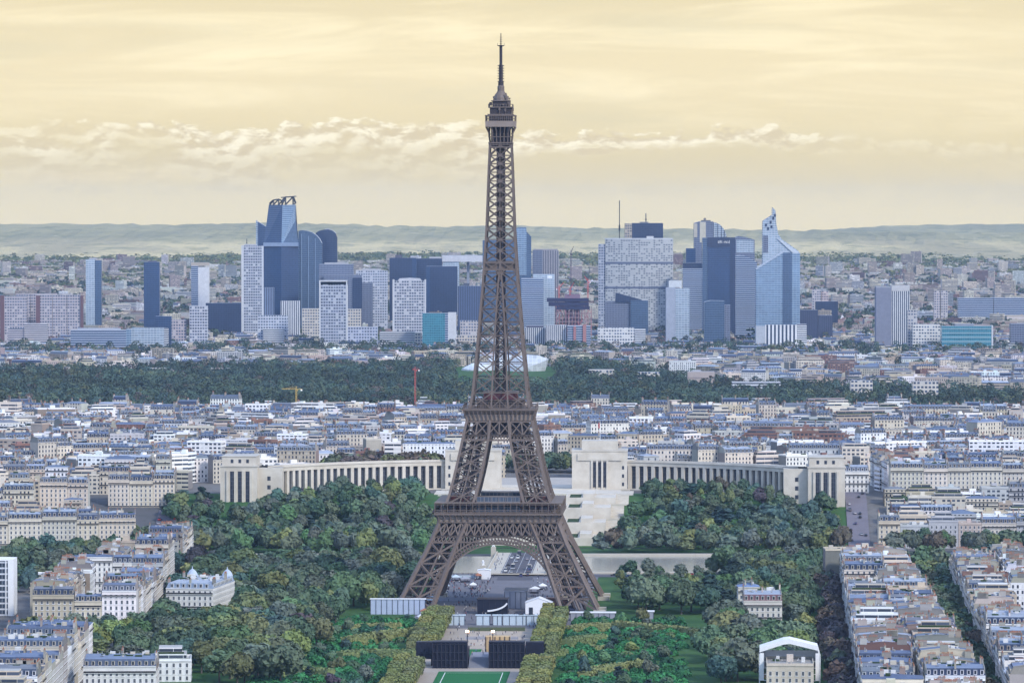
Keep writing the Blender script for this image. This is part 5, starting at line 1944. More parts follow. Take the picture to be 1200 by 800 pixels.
# avenue trees on the right
scatter('on the purple-leaved avenue', lambda D: lerp(140, 186, (D - 1990) / 810), lambda D: lerp(152, 197, (D - 1990) / 810), 2010, 2800, 9, 13, hr=(10, 13), weights=[0, 0, 1.5, 0, 0, 0, 1, 0, 4, 9, 0], shapes=['round', 'wide'])
scatter('on the outer right avenue', lambda D: lerp(206, 240, (D - 1990) / 790), lambda D: lerp(221, 262, (D - 1990) / 790), 2010, 2790, 9, 15, hr=(12, 16), weights=[7, 8, 6, 3, 2, 0, 2, 0, 1.5, 0, 0], shapes=['round', 'wide'])
scatter('on the cross street right', K(190), K(330), 2812, 2850, 10, 15, hr=(11, 14), weights=[6, 6, 6, 3, 3, 1, 2, 0, 0, 0, 0])
# grove behind the palace
scatter('in the russet grove behind the palace', K(-140), K(-55), 3395, 3470, 9.5, 13, hr=(15, 21), weights=[1, 0, 3, 0, 3, 0, 1, 0, 9, 1, 0])
scatter('behind the terrace plaza', axx(-40), axx(42), 3560, 3600, 9, 12, hr=(10, 14), weights=[4, 1, 6, 0, 3, 0, 2, 0, 3, 0, 0])


def place_trees():
    """the 300 largest in the picture as trees of their own, the rest as one mass"""
    hits = []
    order = sorted(trees, key=lambda t: -(t[5] * t[6]) / (t[1] ** 2))
    big, rest = order[:296], order[296:]
    # count along rows inside each zone for the labels
    zones = {}
    for t in big:
        zones.setdefault(t[7], []).append(t)
    labels = {}
    sw = {'round': 'round', 'wide': 'spreading', 'tall': 'upright', 'loose': 'loose', 'cone': 'conical'}
    for zn, ts in zones.items():
        groups = {}
        for t in ts:
            groups.setdefault((t[3], t[4]), []).append(t)
        for (ti, sh), g in groups.items():
            g.sort(key=lambda t: t[1])
            for k, t in enumerate(g):
                if len(g) == 1:
                    lab = 'only %s %s tree %s' % (TINTS[ti][0], sw[sh], zn)
                else:
                    lab = '%s %s tree, %s nearest of its kind, %s' % (TINTS[ti][0], sw[sh], ORD[k + 1], zn)
                labels[id(t)] = lab
    for t in big:
        X, Y, z, ti, sh, h, w, zn = t
        small = h < 9
        root = empty('small_tree' if small else ('conifer' if sh == 'cone' else 'tree'), (X, Y, z), 0, label=labels[id(t)], category='tree', group='trees ' + zn)
        me = RT.choice(CROWNS[sh])
        tb = h * (.10 if small or sh == 'cone' else .22)
        c = link('crown', me, root)
        zs = (h - tb) / (15.0 if sh == 'cone' else (12.0 if sh == 'tall' else 9.6))
        xs = w / (6.6 if sh == 'cone' else (8.4 if sh == 'tall' else 12.0))
        c.location = (0, 0, tb); c.scale = (xs, xs * RT.uniform(.9, 1.1), zs)
        c.rotation_euler = (0, 0, RT.uniform(0, 6.28))
        col = jit(TINTS[ti][1], RT, .26)
        c.color = (*col, 1)
        tr = link('trunk', RT.choice(TRUNKS), root)
        tr.scale = (h / 15, h / 15, (tb + h * .25) / 7.0)
    # the mass
    V = []; Fc = []; C = []; off = 0
    src = {}
    for sh in ('round', 'wide', 'tall', 'loose', 'cone'):
        src[sh] = [crown(200 + q, sh, 9, 360, 1.9) for q in range(2)]
    for t in rest:
        X, Y, z, ti, sh, h, w, zn = t
        v, f = RT.choice(src[sh])
        tb = h * .2
        zs = (h - tb) / (15.0 if sh == 'cone' else (12.0 if sh == 'tall' else 9.6)); xs = w / (6.6 if sh == 'cone' else (8.4 if sh == 'tall' else 12.0))
        a = RT.uniform(0, 6.28)
        R_ = np.array(((cos(a), -sin(a), 0), (sin(a), cos(a), 0), (0, 0, 1)))
        V.append((v @ R_.T) * (xs, xs, zs) + (X, Y, z + tb))
        Fc.extend(tuple(off + i for i in q) for q in f)
        C.extend([jit(TINTS[ti][1], RT, .26)] * len(f))
        off += len(v)
    if V:
        me = raw_mesh('massed_trees', np.concatenate(V), Fc, leafS, C)
        link('massed_trees', me, None, kind='stuff', label='further crowns filling the park woods and the palace gardens', category='trees')


place_trees()


# ---- clipped limes along the axis, box-shaped
def box_crown(seed, w, d, h):
    rg = np.random.RandomState(seed)
    V = []; Fc = []
    hw, hd = w / 2, d / 2
    pts = []; nr = []
    def side(n, fn, nv):
        u = rg.uniform(-1, 1, n); v = rg.uniform(0, 1, n)
        pts.append(fn(u, v)); nr.append(np.tile(nv, (n, 1)))
    dens = 1.7
    side(int(w * h * dens), lambda u, v: np.stack([u * hw, -hd + u * 0, v * h], 1), (0, -1, .2))
    side(int(w * h * dens * .4), lambda u, v: np.stack([u * hw, hd + u * 0, v * h], 1), (0, 1, .2))
    side(int(d * h * dens), lambda u, v: np.stack([-hw + u * 0, u * hd, v * h], 1), (-1, 0, .2))
    side(int(d * h * dens), lambda u, v: np.stack([hw + u * 0, u * hd, v * h], 1), (1, 0, .2))
    side(int(w * d * dens * 1.3), lambda u, v: np.stack([u * hw, (v * 2 - 1) * hd, h + u * 0], 1), (0, 0, 1))
    P = np.concatenate(pts); N = np.concatenate(nr)
    P += rg.normal(0, .22, P.shape)
    q = leaf_quads(rg, P, N, .95, .4)
    core = np.array([(x, y, z) for z in (0.1, h - .25) for x, y in ((-hw + .25, -hd + .25), (hw - .25, -hd + .25), (hw - .25, hd - .25), (-hw + .25, hd - .25))])
    V = np.concatenate([core, q])
    Fc = [(0, 1, 5, 4), (1, 2, 6, 5), (2, 3, 7, 6), (3, 0, 4, 7), (4, 5, 6, 7), (3, 2, 1, 0)]
    Fc += [(8 + 4 * i, 9 + 4 * i, 10 + 4 * i, 11 + 4 * i) for i in range(len(P))]
    return V, Fc


BOXM = [raw_mesh('crown', *box_crown(500 + k, 6.6, 17, 6.0), leafM) for k in range(3)]
def clipped():
    lime = [(.14, .15, .05), (.12, .14, .05), (.17, .165, .055), (.11, .125, .055)]
    for s, side in ((-1, 'left'), (1, 'right')):
        for line, u in enumerate((27, 34.5) if s < 0 else (29, 36.5)):
            if line == 1 and False: continue
            D = 2085.0; k = 0
            while D < 2560:
                if 2280 < D < 2352 and u < 60:
                    D += 12; continue
                k += 1
                X, Y = axis(s * u, D)
                root = empty('clipped_lime', (X, Y, .1), -AX, label='box-clipped lime tree, %s nearest in the %s line %s of the lawn' % (ORD[k], 'inner' if line == 0 else 'outer', side), category='clipped tree', group='box-clipped limes lining the lawn')
                c = link('crown', RT.choice(BOXM), root)
                ln = RT.uniform(.78, 1.0)
                c.location = (0, 0, 3.0); c.scale = (RT.uniform(.85, 1.05), ln, RT.uniform(.8, 1.15))
                c.color = (*jit(RT.choice(lime), RT, .12), 1)
                for q in range(3):
                    t = link('trunk', TRUNKS[q], root); t.location = (0, (q - 1) * 5 * ln, 0); t.scale = (.5, .5, .5)
                D += RT.uniform(17.5, 22)
clipped()


def hedge_run(label, pts, w, h, col, seed):
    rg = np.random.RandomState(seed)
    P = []; N = []
    core = []; F0 = []
    for (xa, ya), (xb, yb) in zip(pts, pts[1:]):
        L = sqrt((xb - xa) ** 2 + (yb - ya) ** 2)
        tx, ty = (xb - xa) / L, (yb - ya) / L
        nx, ny = -ty, tx
        n = int(L * (w + 2 * h) * 1.5)
        t = rg.uniform(0, L, n); s = rg.uniform(-(w / 2 + h), w / 2 + h, n)
        off = np.clip(s, -w / 2, w / 2); z = h - np.maximum(0, np.abs(s) - w / 2)
        P.append(np.stack([xa + tx * t + nx * off, ya + ty * t + ny * off, z + .1], 1))
        sd = np.where(np.abs(s) > w / 2, np.sign(s), 0)
        N.append(np.stack([nx * sd, ny * sd, np.where(sd == 0, 1.0, .25)], 1))
        b = len(core); q = w / 2 - .25
        for (x_, y_) in ((xa, ya), (xb, yb)):
            core += [(x_ + nx * q, y_ + ny * q, .05), (x_ + nx * q, y_ + ny * q, h - .2), (x_ - nx * q, y_ - ny * q, h - .2), (x_ - nx * q, y_ - ny * q, .05)]
        F0 += [(b, b + 4, b + 5, b + 1), (b + 1, b + 5, b + 6, b + 2), (b + 2, b + 6, b + 7, b + 3), (b, b + 1, b + 2, b + 3), (b + 4, b + 7, b + 6, b + 5)]
    P = np.concatenate(P); N = np.concatenate(N)
    P = P + rg.normal(0, .2, P.shape)
    V = np.concatenate([np.array(core), leaf_quads(rg, P, N, .95, .4)])
    o = len(core)
    Fc = F0 + [(o + 4 * i, o + 4 * i + 1, o + 4 * i + 2, o + 4 * i + 3) for i in range(len(P))]
    ob = link('hedge', raw_mesh('hedge', V, Fc, leafM), None, label=label, category='hedge', group='clipped hedges in the park gardens')
    ob.color = (*col, 1)


def px2(px, py):
    D = dist(py); return (at(px, D), D)
HC = [(.15, .165, .065), (.12, .15, .06), (.16, .17, .07)]
hedge_run('long olive hedge block, farther of the two left of the lawn', [px2(405, 760), px2(440, 754), px2(490, 748)], 6, 5.5, HC[0], 1)
hedge_run('long olive hedge, nearer of the two left of the lawn', [px2(398, 775), px2(430, 772), px2(486, 773)], 5, 4.5, HC[1], 2)
hedge_run('broad low hedge at the bottom left of the gardens', [px2(316, 796), px2(340, 794), px2(388, 797)], 7, 5, HC[1], 3)
hedge_run('thin hedge behind the left garden shrubs', [px2(395, 742), px2(430, 739), px2(470, 738)], 4, 3.5, HC[2], 4)
hedge_run('long curving hedge farthest right of the lawn', [px2(722, 738), px2(760, 742), px2(800, 745), px2(824, 750)], 5, 4.5, HC[2], 5)
hedge_run('squat hedge block right of the lawn, beside the long curving hedge', [px2(664, 762), px2(690, 757), px2(708, 756)], 6, 5.5, HC[1], 6)
hedge_run('pale hedge beside the low tree-lined path right of the lawn', [px2(668, 744), px2(690, 740), px2(716, 740)], 5, 4.2, HC[2], 7)
hedge_run('nearest curved hedge at the bottom right of the gardens', [px2(684, 800), px2(700, 793), px2(735, 788), px2(760, 786)], 5.5, 4.6, HC[0], 8)
hedge_run('short hedge crossing the right garden turf', [px2(693, 766), px2(706, 765), px2(718, 765)], 4, 3.4, HC[0], 9)
hedge_run('low hedge along the outer right garden edge', [px2(631, 772), px2(650, 769), px2(664, 768)], 4, 3, HC[1], 10)


def shrubs():
    rg = np.random.RandomState(9)
    V = []; C = []
    cols = [np.array((.022, .10, .036)), np.array((.02, .072, .036)), np.array((.05, .09, .05)), np.array((.08, .115, .05)), np.array((.028, .13, .045))]
    for s in (-1, 1):
        for _ in range(430):
            D = rg.uniform(2150, 2560)
            u = s * rg.uniform(42, 104)
            x, y = axis(u, D)
            r = rg.uniform(1.6, 4.2); h = r * rg.uniform(.5, .9)
            n = int(26 + r * r * 6)
            d = rg.normal(0, 1, (n, 3)); d[:, 2] = np.abs(d[:, 2])
            d /= np.linalg.norm(d, axis=1, keepdims=True)
            P = d * (r, r, h * 1.2) + (x, y, .2)
            V.append(leaf_quads(rg, P, d, 1.3, .5))
            band = int((D + u * .3) / 42) % 3
            c = cols[[0, 1, 4][band]] if rg.rand() < .7 else cols[rg.randint(5)]
            C.append(np.tile(c * rg.uniform(.8, 1.25), (n, 1)))
    V = np.concatenate(V); C = np.concatenate(C)
    Fc = [(4 * i, 4 * i + 1, 4 * i + 2, 4 * i + 3) for i in range(len(C))]
    link('shrubbery', raw_mesh('shrubbery', V, Fc, leafS, C), None, kind='stuff', label='dense green shrubbery filling the park gardens', category='shrubbery')
shrubs()


# ---- the far wood, a dark belt between the hill and the suburbs
def far_wood():
    rg = np.random.RandomState(44)
    V = []; C = []; Fq = []; off = 0
    iv, ifc = ico()
    base = [(.034, .056, .038), (.026, .046, .040), (.044, .062, .036), (.038, .052, .034), (.060, .068, .034), (.056, .046, .038)]
    spots = []
    D = 4660.0
    while D < 6700:
        half = .1115 * D + 30
        x = -half + rg.uniform(0, 10)
        stepx = 13 if D < 5000 else 15
        while x < half:
            top = np.interp(x / D * F + 600, [0, 110, 250, 400, 470, 540, 640, 700, 800, 860, 1000, 1200], [6350, 6300, 6500, 6450, 6600, 6600, 6650, 6600, 6050, 5800, 5700, 5450])
            if D < top and not (533 < x / D * F + 600 < 652 and D > 5800):
                spots.append((x + rg.uniform(-5, 5), D + rg.uniform(-9, 9)))
            x += stepx * rg.uniform(.8, 1.25)
        D += 21 if D < 5600 else 30
    # trees among the near suburbs and garden clumps
    for _ in range(1300):
        D = rg.choice([rg.uniform(6300, 8200), rg.uniform(6950, 7420)]); x = rg.uniform(-.115, .115) * D
        if rg.rand() < .75 and not (533 < x / D * F + 600 < 652 and D < 6600): spots.append((x, D))
    for (x, D) in spots:
        h = rg.uniform(10, 20) * (1.25 if rg.rand() < .06 else 1); r = rg.uniform(4.5, 9.5)
        z = ground(x, D)
        n = 90
        d = rg.normal(0, 1, (n, 3)); d[:, 2] += .4
        d /= np.linalg.norm(d, axis=1, keepdims=True)
        P = d * (r, r, h * .42) + (x, D, z + h * .58)
        V.append(leaf_quads(rg, P, d, 2.0, .4))
        blotch = sin(x * .013 + 1.3) * sin(D * .009 + x * .004) + .6 * sin(x * .041 + D * .02)
        c = np.array(base[rg.choice(6, p=[.3, .26, .18, .14, .08, .04])]) * rg.uniform(.65, 1.4) * (1 + .28 * blotch)
        C.append(np.tile(c, (n, 1)))
    nq = sum(len(c) for c in C)
    Fq = [(4 * i, 4 * i + 1, 4 * i + 2, 4 * i + 3) for i in range(nq)]
    link('far_wood', raw_mesh('far_wood', np.concatenate(V), Fq, leafS, np.concatenate(C)), None, kind='stuff', label='dark wooded belt beyond the hill rooftops', category='wood')
far_wood()
# ---------------------------------------------------------------- suburbs beyond the wood
def suburbs():
    r = random.Random(909)
    mb = MB()
    # nearer belt between the wood and the business district
    D = 5480.0
    while D < 8200:
        half = .1115 * D + 90
        x = -half
        while x < half:
            px = x / D * F + 600
            start = np.interp(px, [0, 110, 250, 400, 470, 540, 640, 700, 800, 860, 1000, 1200], [6390, 6340, 6560, 6500, 6640, 6640, 6700, 6640, 6100, 5860, 5760, 5520])
            w = r.uniform(14, 44)
            xm = x + w / 2
            x += w + (r.uniform(0, 6) if r.random() < .6 else r.uniform(10, 40))
            if D < start or r.random() < .12: continue
            wn, wc = WALLS[r.choices(range(10), [7, 7, 6, 6, 5, 7, 6, 4, 2, 3])[0]]
            wall = jit(tuple(v * .84 for v in wc), r, .2)
            modern = r.random() < .55
            kind = r.choice(['flat', 'flat', 'stepped', 'hip']) if modern else r.choice(['mansard', 'mansard', 'hip', 'flat'])
            h = (r.uniform(10, 17) if r.random() < .9 else r.uniform(17, 24)) if D < 6900 else r.uniform(6, 11)
            if D > 6900 and r.random() < .3: continue
            if px > 860 and D < 6400: h = r.uniform(10, 20)
            roofc = (jit(r.choice(SLATES), r), jit(r.choice(ZINCS), r), jit(r.choice(FLATS + [(.36, .2, .14)]), r))
            wm = r.choice([GRID, RIBBON, GRID]) if modern else HAUS
            Y = D + r.uniform(-16, 16)
            H = house(r, w, r.uniform(11, 16), h, kind, wall, roofc, 0, wm, False)
            merge_house(mb, H, (xm, Y, ground(xm, Y)), r.choice([0, 0, .25, -.3, .5, -.6]) + r.uniform(-.1, .1))
        D += r.uniform(42, 60)
    mb.build('suburb_rooftops', BM, kind='stuff', label='pale low blocks and houses between the wood and the office towers', category='rooftops')
    # farther plain: slab blocks, small pitched houses, sheds
    mb = MB()
    D = 8350.0
    while D < 14200:
        half = .1115 * D + 90
        x = -half
        f = (D - 8350) / 5850
        while x < half:
            t = r.random()
            xm = x + 12
            x += r.uniform(10, 30) * (1 + f * .4)
            z = ground(xm, D)
            Y = D + r.uniform(-30, 30)
            wall = jit(WALLS[r.choices(range(10), [7, 6, 6, 5, 4, 7, 7, 2, 4, 4])[0]][1], r, .15)
            wall = tuple(v * .72 for v in wall)
            if t < .62:
                a, b, h = r.uniform(8, 13), r.uniform(8, 11), r.uniform(4.5, 7)
                rc = r.choice([(.17, .10, .085), (.20, .12, .10), (.13, .10, .10), (.09, .10, .14), (.22, .15, .13)])
                rz = r.uniform(-.8, .8)
                H = {'wall': MB(), 'roof': MB(), 'chimney': [], 'dormer': []}
                H['wall'].box(-a / 2, a / 2, -b / 2, b / 2, -4, h, BLANK, wall)
                for s in (-1, 1):
                    H['roof'].face([(-a / 2 - .4, s * (b / 2 + .5), h - .2), (a / 2 + .4, s * (b / 2 + .5), h - .2), (a / 2 + .4, 0, h + b * .42), (-a / 2 - .4, 0, h + b * .42)], SLATE, rc)
                    H['wall'].face([(s * a / 2, -b / 2, h), (s * a / 2, b / 2, h), (s * a / 2, 0, h + b * .40)], BLANK, wall)
                merge_house(mb, H, (xm, Y, z), rz)
            elif t < .84:
                w, h = r.uniform(18, 55), r.uniform(8, 19)
                H = house(r, w, r.uniform(12, 18), h, 'flat', wall, (SLATES[0], ZINCS[0], jit(r.choice(FLATS), r)), 0, r.choice([GRID, RIBBON, GRID, BLANK]), False)
                merge_house(mb, H, (xm, Y, z), r.uniform(-.5, .5))
            elif t < .87:
                w, h = r.uniform(16, 40), r.uniform(24, 44)
                H = house(r, w, r.uniform(12, 16), h, 'flat', wall, (SLATES[0], ZINCS[0], jit(r.choice(FLATS), r)), 0, r.choice([GRID, RIBBON]), False)
                merge_house(mb, H, (xm, Y, z), r.uniform(-.4, .4))
        D += r.uniform(62, 85)
    mb.build('distant_suburbs', BM, kind='stuff', label='distant suburban houses and slab blocks spread over the plain', category='suburbs')
    # woods and gardens of the plain
    rg = np.random.RandomState(71)
    V = []; C = []
    for _ in range(5000):
        D = 8200 + 7600 * rg.rand() ** .9
        x = rg.uniform(-.118, .118) * D
        h = rg.uniform(9, 17); rr = rg.uniform(6, 15)
        z = ground(x, D)
        n = 22
        d = rg.normal(0, 1, (n, 3)); d[:, 2] += .4
        d /= np.linalg.norm(d, axis=1, keepdims=True)
        P = d * (rr, rr, h * .42) + (x, D, z + h * .55)
        V.append(leaf_quads(rg, P, d, 5.5, .4))
        sunny = D > 12800  # farther crowns carry yellow sunlight in their leaf colour
        c = np.array([(.034, .050, .028), (.026, .042, .030), (.045, .055, .026)][rg.randint(3)]) if not sunny else np.array([(.075, .085, .026), (.095, .095, .032), (.055, .075, .026)][rg.randint(3)])
        C.append(np.tile(c * rg.uniform(.75, 1.3), (n, 1)))
    for _ in range(4500):
        D = rg.uniform(11600, 15400); x = rg.uniform(-.118, .118) * D
        if x > 900 and D < 13200: continue
        rr = rg.uniform(8, 20); h = rg.uniform(9, 15); n = 16
        d = rg.normal(0, 1, (n, 3)); d[:, 2] += .4
        d /= np.linalg.norm(d, axis=1, keepdims=True)
        V.append(leaf_quads(rg, d * (rr, rr, h * .42) + (x, D, ground(x, D) + h * .5), d, 7.0, .4))
        c = np.array([(.095, .105, .040), (.12, .115, .045), (.065, .085, .036)][rg.randint(3)])  # sunlight is put into these leaf colours too
        C.append(np.tile(c * rg.uniform(.75, 1.3), (n, 1)))
    nq = sum(len(c) for c in C)
    link('distant_trees', raw_mesh('distant_trees', np.concatenate(V), [(4 * i, 4 * i + 1, 4 * i + 2, 4 * i + 3) for i in range(nq)], leafS, np.concatenate(C)), None,
         kind='stuff', label='scattered trees and groves among the distant suburbs', category='trees')


suburbs()

# ---------------------------------------------------------------- office towers
GL = {
    'navy': curtain('navy_glass', (.018, .032, .075), (.035, .05, .095), 3.0, 3.7, .12, .22, .55),
    'deepblue': curtain('deep_blue_glass', (.017, .042, .105), (.042, .075, .145), 2.7, 3.7, .10, .20, .6),
    'blue': curtain('blue_glass', (.040, .078, .145), (.10, .145, .21), 2.7, 3.8, .10, .22, .65),
    'sky': curtain('light_blue_glass', (.13, .21, .31), (.34, .42, .50), 5.4, 3.8, .05, .24, .7),
    'pale': curtain('pale_glass', (.25, .32, .39), (.50, .54, .58), 5.0, 3.8, .08, .26, .6),
    'slate': curtain('slate_glass', (.07, .09, .14), (.19, .21, .27), 2.7, 3.6, .22, .32, .5),
    'teal': curtain('teal_glass', (.03, .17, .23), (.10, .29, .35), 3.6, 3.7, .08, .24, .6),
    'stripes': curtain('banded_glass', (.05, .09, .17), (.42, .46, .53), 400.0, 3.7, .0, .36, .5, .3),
    'whitegrid': facade('white_grid_facade', 4.2, 4.9, .74, .58, (.06, .075, .11), light_win=.1),
    'greygrid': facade('grey_grid_facade', 4.4, 4.9, .64, .50, (.05, .07, .11), light_win=.1),
    'fins': facade('vertical_fin_facade', 3.2, 400.0, .52, 2.0, (.04, .055, .09), light_win=0, vary=.0),
    'finswide': facade('broad_fin_facade', 6.2, 400.0, .50, 2.0, (.04, .055, .09), light_win=0, vary=.0),
    'bands': facade('banded_facade', 400.0, 3.5, 2.0, .48, (.05, .065, .095), light_win=0, vary=0.0),
    'spots': facade('scattered_window_facade', 4.6, 4.0, .62, .42, (.03, .045, .075), light_win=.42, vary=.4),
    'concrete': M['blank'],
}


def quadpts(px0, px1, D):
    return at(px0, D), at(px1, D)


class Tower:
    """an office tower standing on the land at distance D; all outlines are turned into metres"""
    def __init__(self, name, label, cat, D, group='office towers of the business district'):
        self.D = D
        self.root = None
        self.args = (name, label, cat, group)

    def make(self, px):
        n, l, c, g = self.args
        x = at(px, self.D)
        self.x = x
        self.z = ground(x, self.D)
        self.root = empty(n, (x, self.D, self.z), 0, label=l, category=c)
        if g: self.root['group'] = g
        return self

    def X(self, px): return at(px, self.D) - self.x
    def Z(self, py): return zat(py, self.D) - self.z

    def slab(self, part, px0, px1, py, m, depth=30, back=0, py0=None, tint=(1, 1, 1), roof=None, parent=None, chamf=0, rooftint=(.33, .34, .36), skew=0.0):
        mb = MB()
        x0, x1 = self.X(px0), self.X(px1)
        z0 = -6 if py0 is None else self.Z(py0)
        poly = [(x0, back), (x1, back + skew), (x1, back + depth + skew), (x0, back + depth)]
        if chamf:
            poly = [(x0 + chamf, back), (x1 - chamf, back), (x1, back + chamf), (x1, back + depth), (x0, back + depth), (x0, back + chamf)]
        mb.prism(poly, z0, self.Z(py), 0, tint, 1, rooftint)
        return mb.build(part, [m, M['flat']], parent or self.root)

    def outline(self, part, pts, m, depth=30, back=0, tint=(1, 1, 1), parent=None):
        """front outline (px,py) given clockwise from lower left, extruded backwards"""
        P = [(self.X(a), self.Z(b) if b is not None else -6.0) for a, b in pts]
        mb = MB()
        mb.face([(x, back, z) for x, z in reversed(P)], 0, tint, [(x, z) for x, z in reversed(P)])
        mb.face([(x, back + depth, z) for x, z in P], 0, tint, [(x, z) for x, z in P])
        n = len(P)
        for k in range(n):
            (xa, za), (xb, zb) = P[k], P[(k + 1) % n]
            vert = abs(xa - xb) < abs(za - zb) * .5
            uv = [(0, za), (0, zb), (depth, zb), (depth, za)] if vert else None
            mb.face([(xa, back, za), (xb, back, zb), (xb, back + depth, zb), (xa, back + depth, za)], 0 if vert else 1, tint if vert else (.35, .37, .4), uv)
        return mb.build(part, [m, M['flat']], parent or self.root)

    def mast(self, px, py0, py1, w=1.6, parent=None, part='mast'):
        mb = MB()
        mb.bar((self.X(px), 8, self.Z(py0)), (self.X(px), 8, self.Z(py1)), w)
        mb.bar((self.X(px), 8, self.Z(lerp(py0, py1, .2))), (self.X(px), 8, self.Z(lerp(py0, py1, .35))), w * 2)
        return mb.build(part, M['ironrail'], parent or self.root)

    def plant(self, px0, px1, py0, py1, parent=None, tint=(.4, .4, .42), part='plant_room', depth=14, back=8):
        mb = MB()
        mb.box(self.X(px0), self.X(px1), back, back + depth, self.Z(py0) + .02, self.Z(py1), 0, tint)
        return mb.build(part, M['blank'], parent or self.root)


def T_(name, label, D, px, cat='office tower'):
    return Tower(name, label, cat, D).make(px)


WHT = (.54, .54, .54); CRM = (.52, .47, .40); GRY = (.34, .35, .38)
# --- left cluster
t = T_('office_tower', 'tall faceted dark blue glass tower with broken crown, highest of the left cluster', 8450, 329)
def first_tower():
    mb = MB()
    D = t.D
    X, Z = t.X, t.Z
    b = [(X(309), 0), (X(349.5), 0), (X(349.5), 42), (X(309), 42)]
    z1, z2 = Z(288), Z(240)
    zb = -6
    mid = [(X(309), 0), (X(330), -5), (X(349.5), 0), (X(349), 42), (X(310), 42)]
    top = [(X(315), 4), (X(331), 6), (X(346.5), 4), (X(346), 38), (X(316), 38)]
    n = 5
    for k in range(n):
        a, c = mid[k], mid[(k + 1) % n]
        L = sqrt((a[0] - c[0]) ** 2 + (a[1] - c[1]) ** 2)
        mb.face([(*a, zb), (*c, zb), (*c, z1), (*a, z1)], 0, (1, 1, 1), [(0, 0), (L, 0), (L, z1 - zb), (0, z1 - zb)])
    for k in range(n):
        a, c, a2, c2 = mid[k], mid[(k + 1) % n], top[k], top[(k + 1) % n]
        L = sqrt((a[0] - c[0]) ** 2 + (a[1] - c[1]) ** 2)
        if k == 1:
            mb.face([(*a, z1), (*c, z1), (*c2, Z(258))], 1, (1, 1, 1), [(0, z1), (L, z1), (L, z2)])
            mb.face([(*a, z1), (*c2, Z(258)), (*c2, z2), (*a2, z2)], 2, (1, 1, 1), [(0, z1), (L, z1 + 40), (L, z2), (0, z2)])
        else:
            mb.face([(*a, z1), (*c, z1), (*c2, z2), (*a2, z2)], 0, (1, 1, 1), [(0, z1), (L, z1), (L, z2), (0, z2)])
    mb.face([(*p_, z2) for p_ in top], 0)
    mb.build('glazing', [GL['deepblue'], GL['blue'], GL['sky']], t.root)
    cr = MB()
    zc = Z(231)
    pts = [(X(316), Z(238)), (X(320), Z(234.5)), (X(326), Z(233.5)), (X(330), Z(235.5)), (X(334), Z(231)), (X(343), Z(230.5)), (X(346), Z(238))]
    for y in (5, 36):
        for (xa, za), (xb, zb_) in zip(pts, pts[1:]):
            cr.bar((xa, y, za), (xb, y, zb_), 2.0)
            cr.bar((xa, y, z2), (xb, y, zb_), 1.3); cr.bar((xa, y, z2), (xa, y, za), 1.3)
    for (xa, za) in pts:
        cr.bar((xa, 5, za), (xa, 36, za), 1.5)
    cr.bar((X(330), 5, Z(231.5)), (X(346), 36, Z(230)), 1.8)
    cr.build('crown_frame', M['ironrail'], t.root)
    bn = MB()
    bn.box(X(309) - .4, X(349.5) + .4, -5.6, -.2, z1 - 1, z1 + 6, 0, (.22, .28, .38)); bn.build('sky_lobby', M['blank'], t.root)
first_tower()
t = T_('office_tower', 'slim white-edged tower with dark gridded face, left of the faceted glass tower', 8300, 295)
t.slab('body', 285.5, 306.5, 288, GL['whitegrid'], 30, tint=(.44, .45, .48)); t.slab('edge_wall', 282.8, 285.45, 287.5, GL['concrete'], 30.4, back=-.2, tint=WHT); t.slab('edge_wall', 306.6, 308.9, 288.2, GL['concrete'], .9, back=-1, tint=(.55, .56, .58))
t.plant(286, 300, 288, 286.2); t.mast(289, 286.2, 280, 1.0)
t = T_('office_tower', 'pale wedge tower with slanted pointed top just behind the gridded slim tower', 8620, 306)
t.outline('body', [(300, None), (300, 258), (310.5, 268.5), (313, 272), (313, None)], GL['pale'], 34, tint=(1, 1, 1)); t.outline('glass_flank', [(302.6, None), (302.6, 260), (313.2, 266.5), (313.2, None)], GL['deepblue'], 30, back=-1.5)
t = T_('office_tower', 'broad blue glass tower with rounded shoulder right of the faceted tower', 8520, 362)
t.outline('body', [(349.8, None), (349.8, 270.5), (354, 269.8), (360, 270.5), (366, 272.5), (371, 276), (374.5, 280), (377, 285), (377, None)], GL['blue'], 36)
for k in range(3):
    mb = MB(); mb.box(t.X(353 + k * 8), t.X(353.9 + k * 8), -1.2, -.02, -6, t.Z(274 + k * 2.5), 0, (.20, .27, .38)); mb.build('fin', M['blank'], t.root)
t = T_('office_tower', 'dark navy tower with round arched top at the right of the left cluster', 8700, 382)
t.outline('body', [(370, None), (370, 273), (374, 270.5), (379, 269.2), (385, 268.8), (390, 270.5), (393.5, 273.5), (395, 278), (395, None)], GL['navy'], 36); t.plant(381, 386, 268.9, 268.0)
t = T_('office_tower', 'low wide slate blue block under the round-topped tower', 8350, 394)
t.slab('body', 374, 414, 309.5, GL['slate'], 40); t.slab('wing', 380, 424.5, 322, GL['slate'], 22, back=-23); t.slab('wing', 413.5, 424.8, 325, GL['navy'], 20, back=-24); t.plant(380, 408, 309.5, 307.8)
t = T_('office_tower', 'white gridded slab tower standing in front below the navy tower', 7600, 391)
t.slab('body', 375.6, 405.4, 330, GL['whitegrid'], 24, tint=(.40, .42, .47)); t.slab('edge_wall', 374, 375.5, 328.8, GL['concrete'], 24.6, back=-.4, tint=WHT); t.slab('edge_wall', 405.5, 407, 328.8, GL['concrete'], 24.6, back=-.4, tint=WHT); t.slab('cap', 374, 407, 328.4, GL['concrete'], 24, back=0, py0=333.5, tint=WHT)
t = T_('office_tower', 'grey gridded twin-depth tower left of the dark slab pair', 8500, 436)
t.slab('body', 417, 454, 317, GL['greygrid'], 30, tint=(.46, .48, .53)); t.slab('wing', 425, 437, 331, GL['slate'], 18, back=-19); t.plant(424, 446, 317, 315)
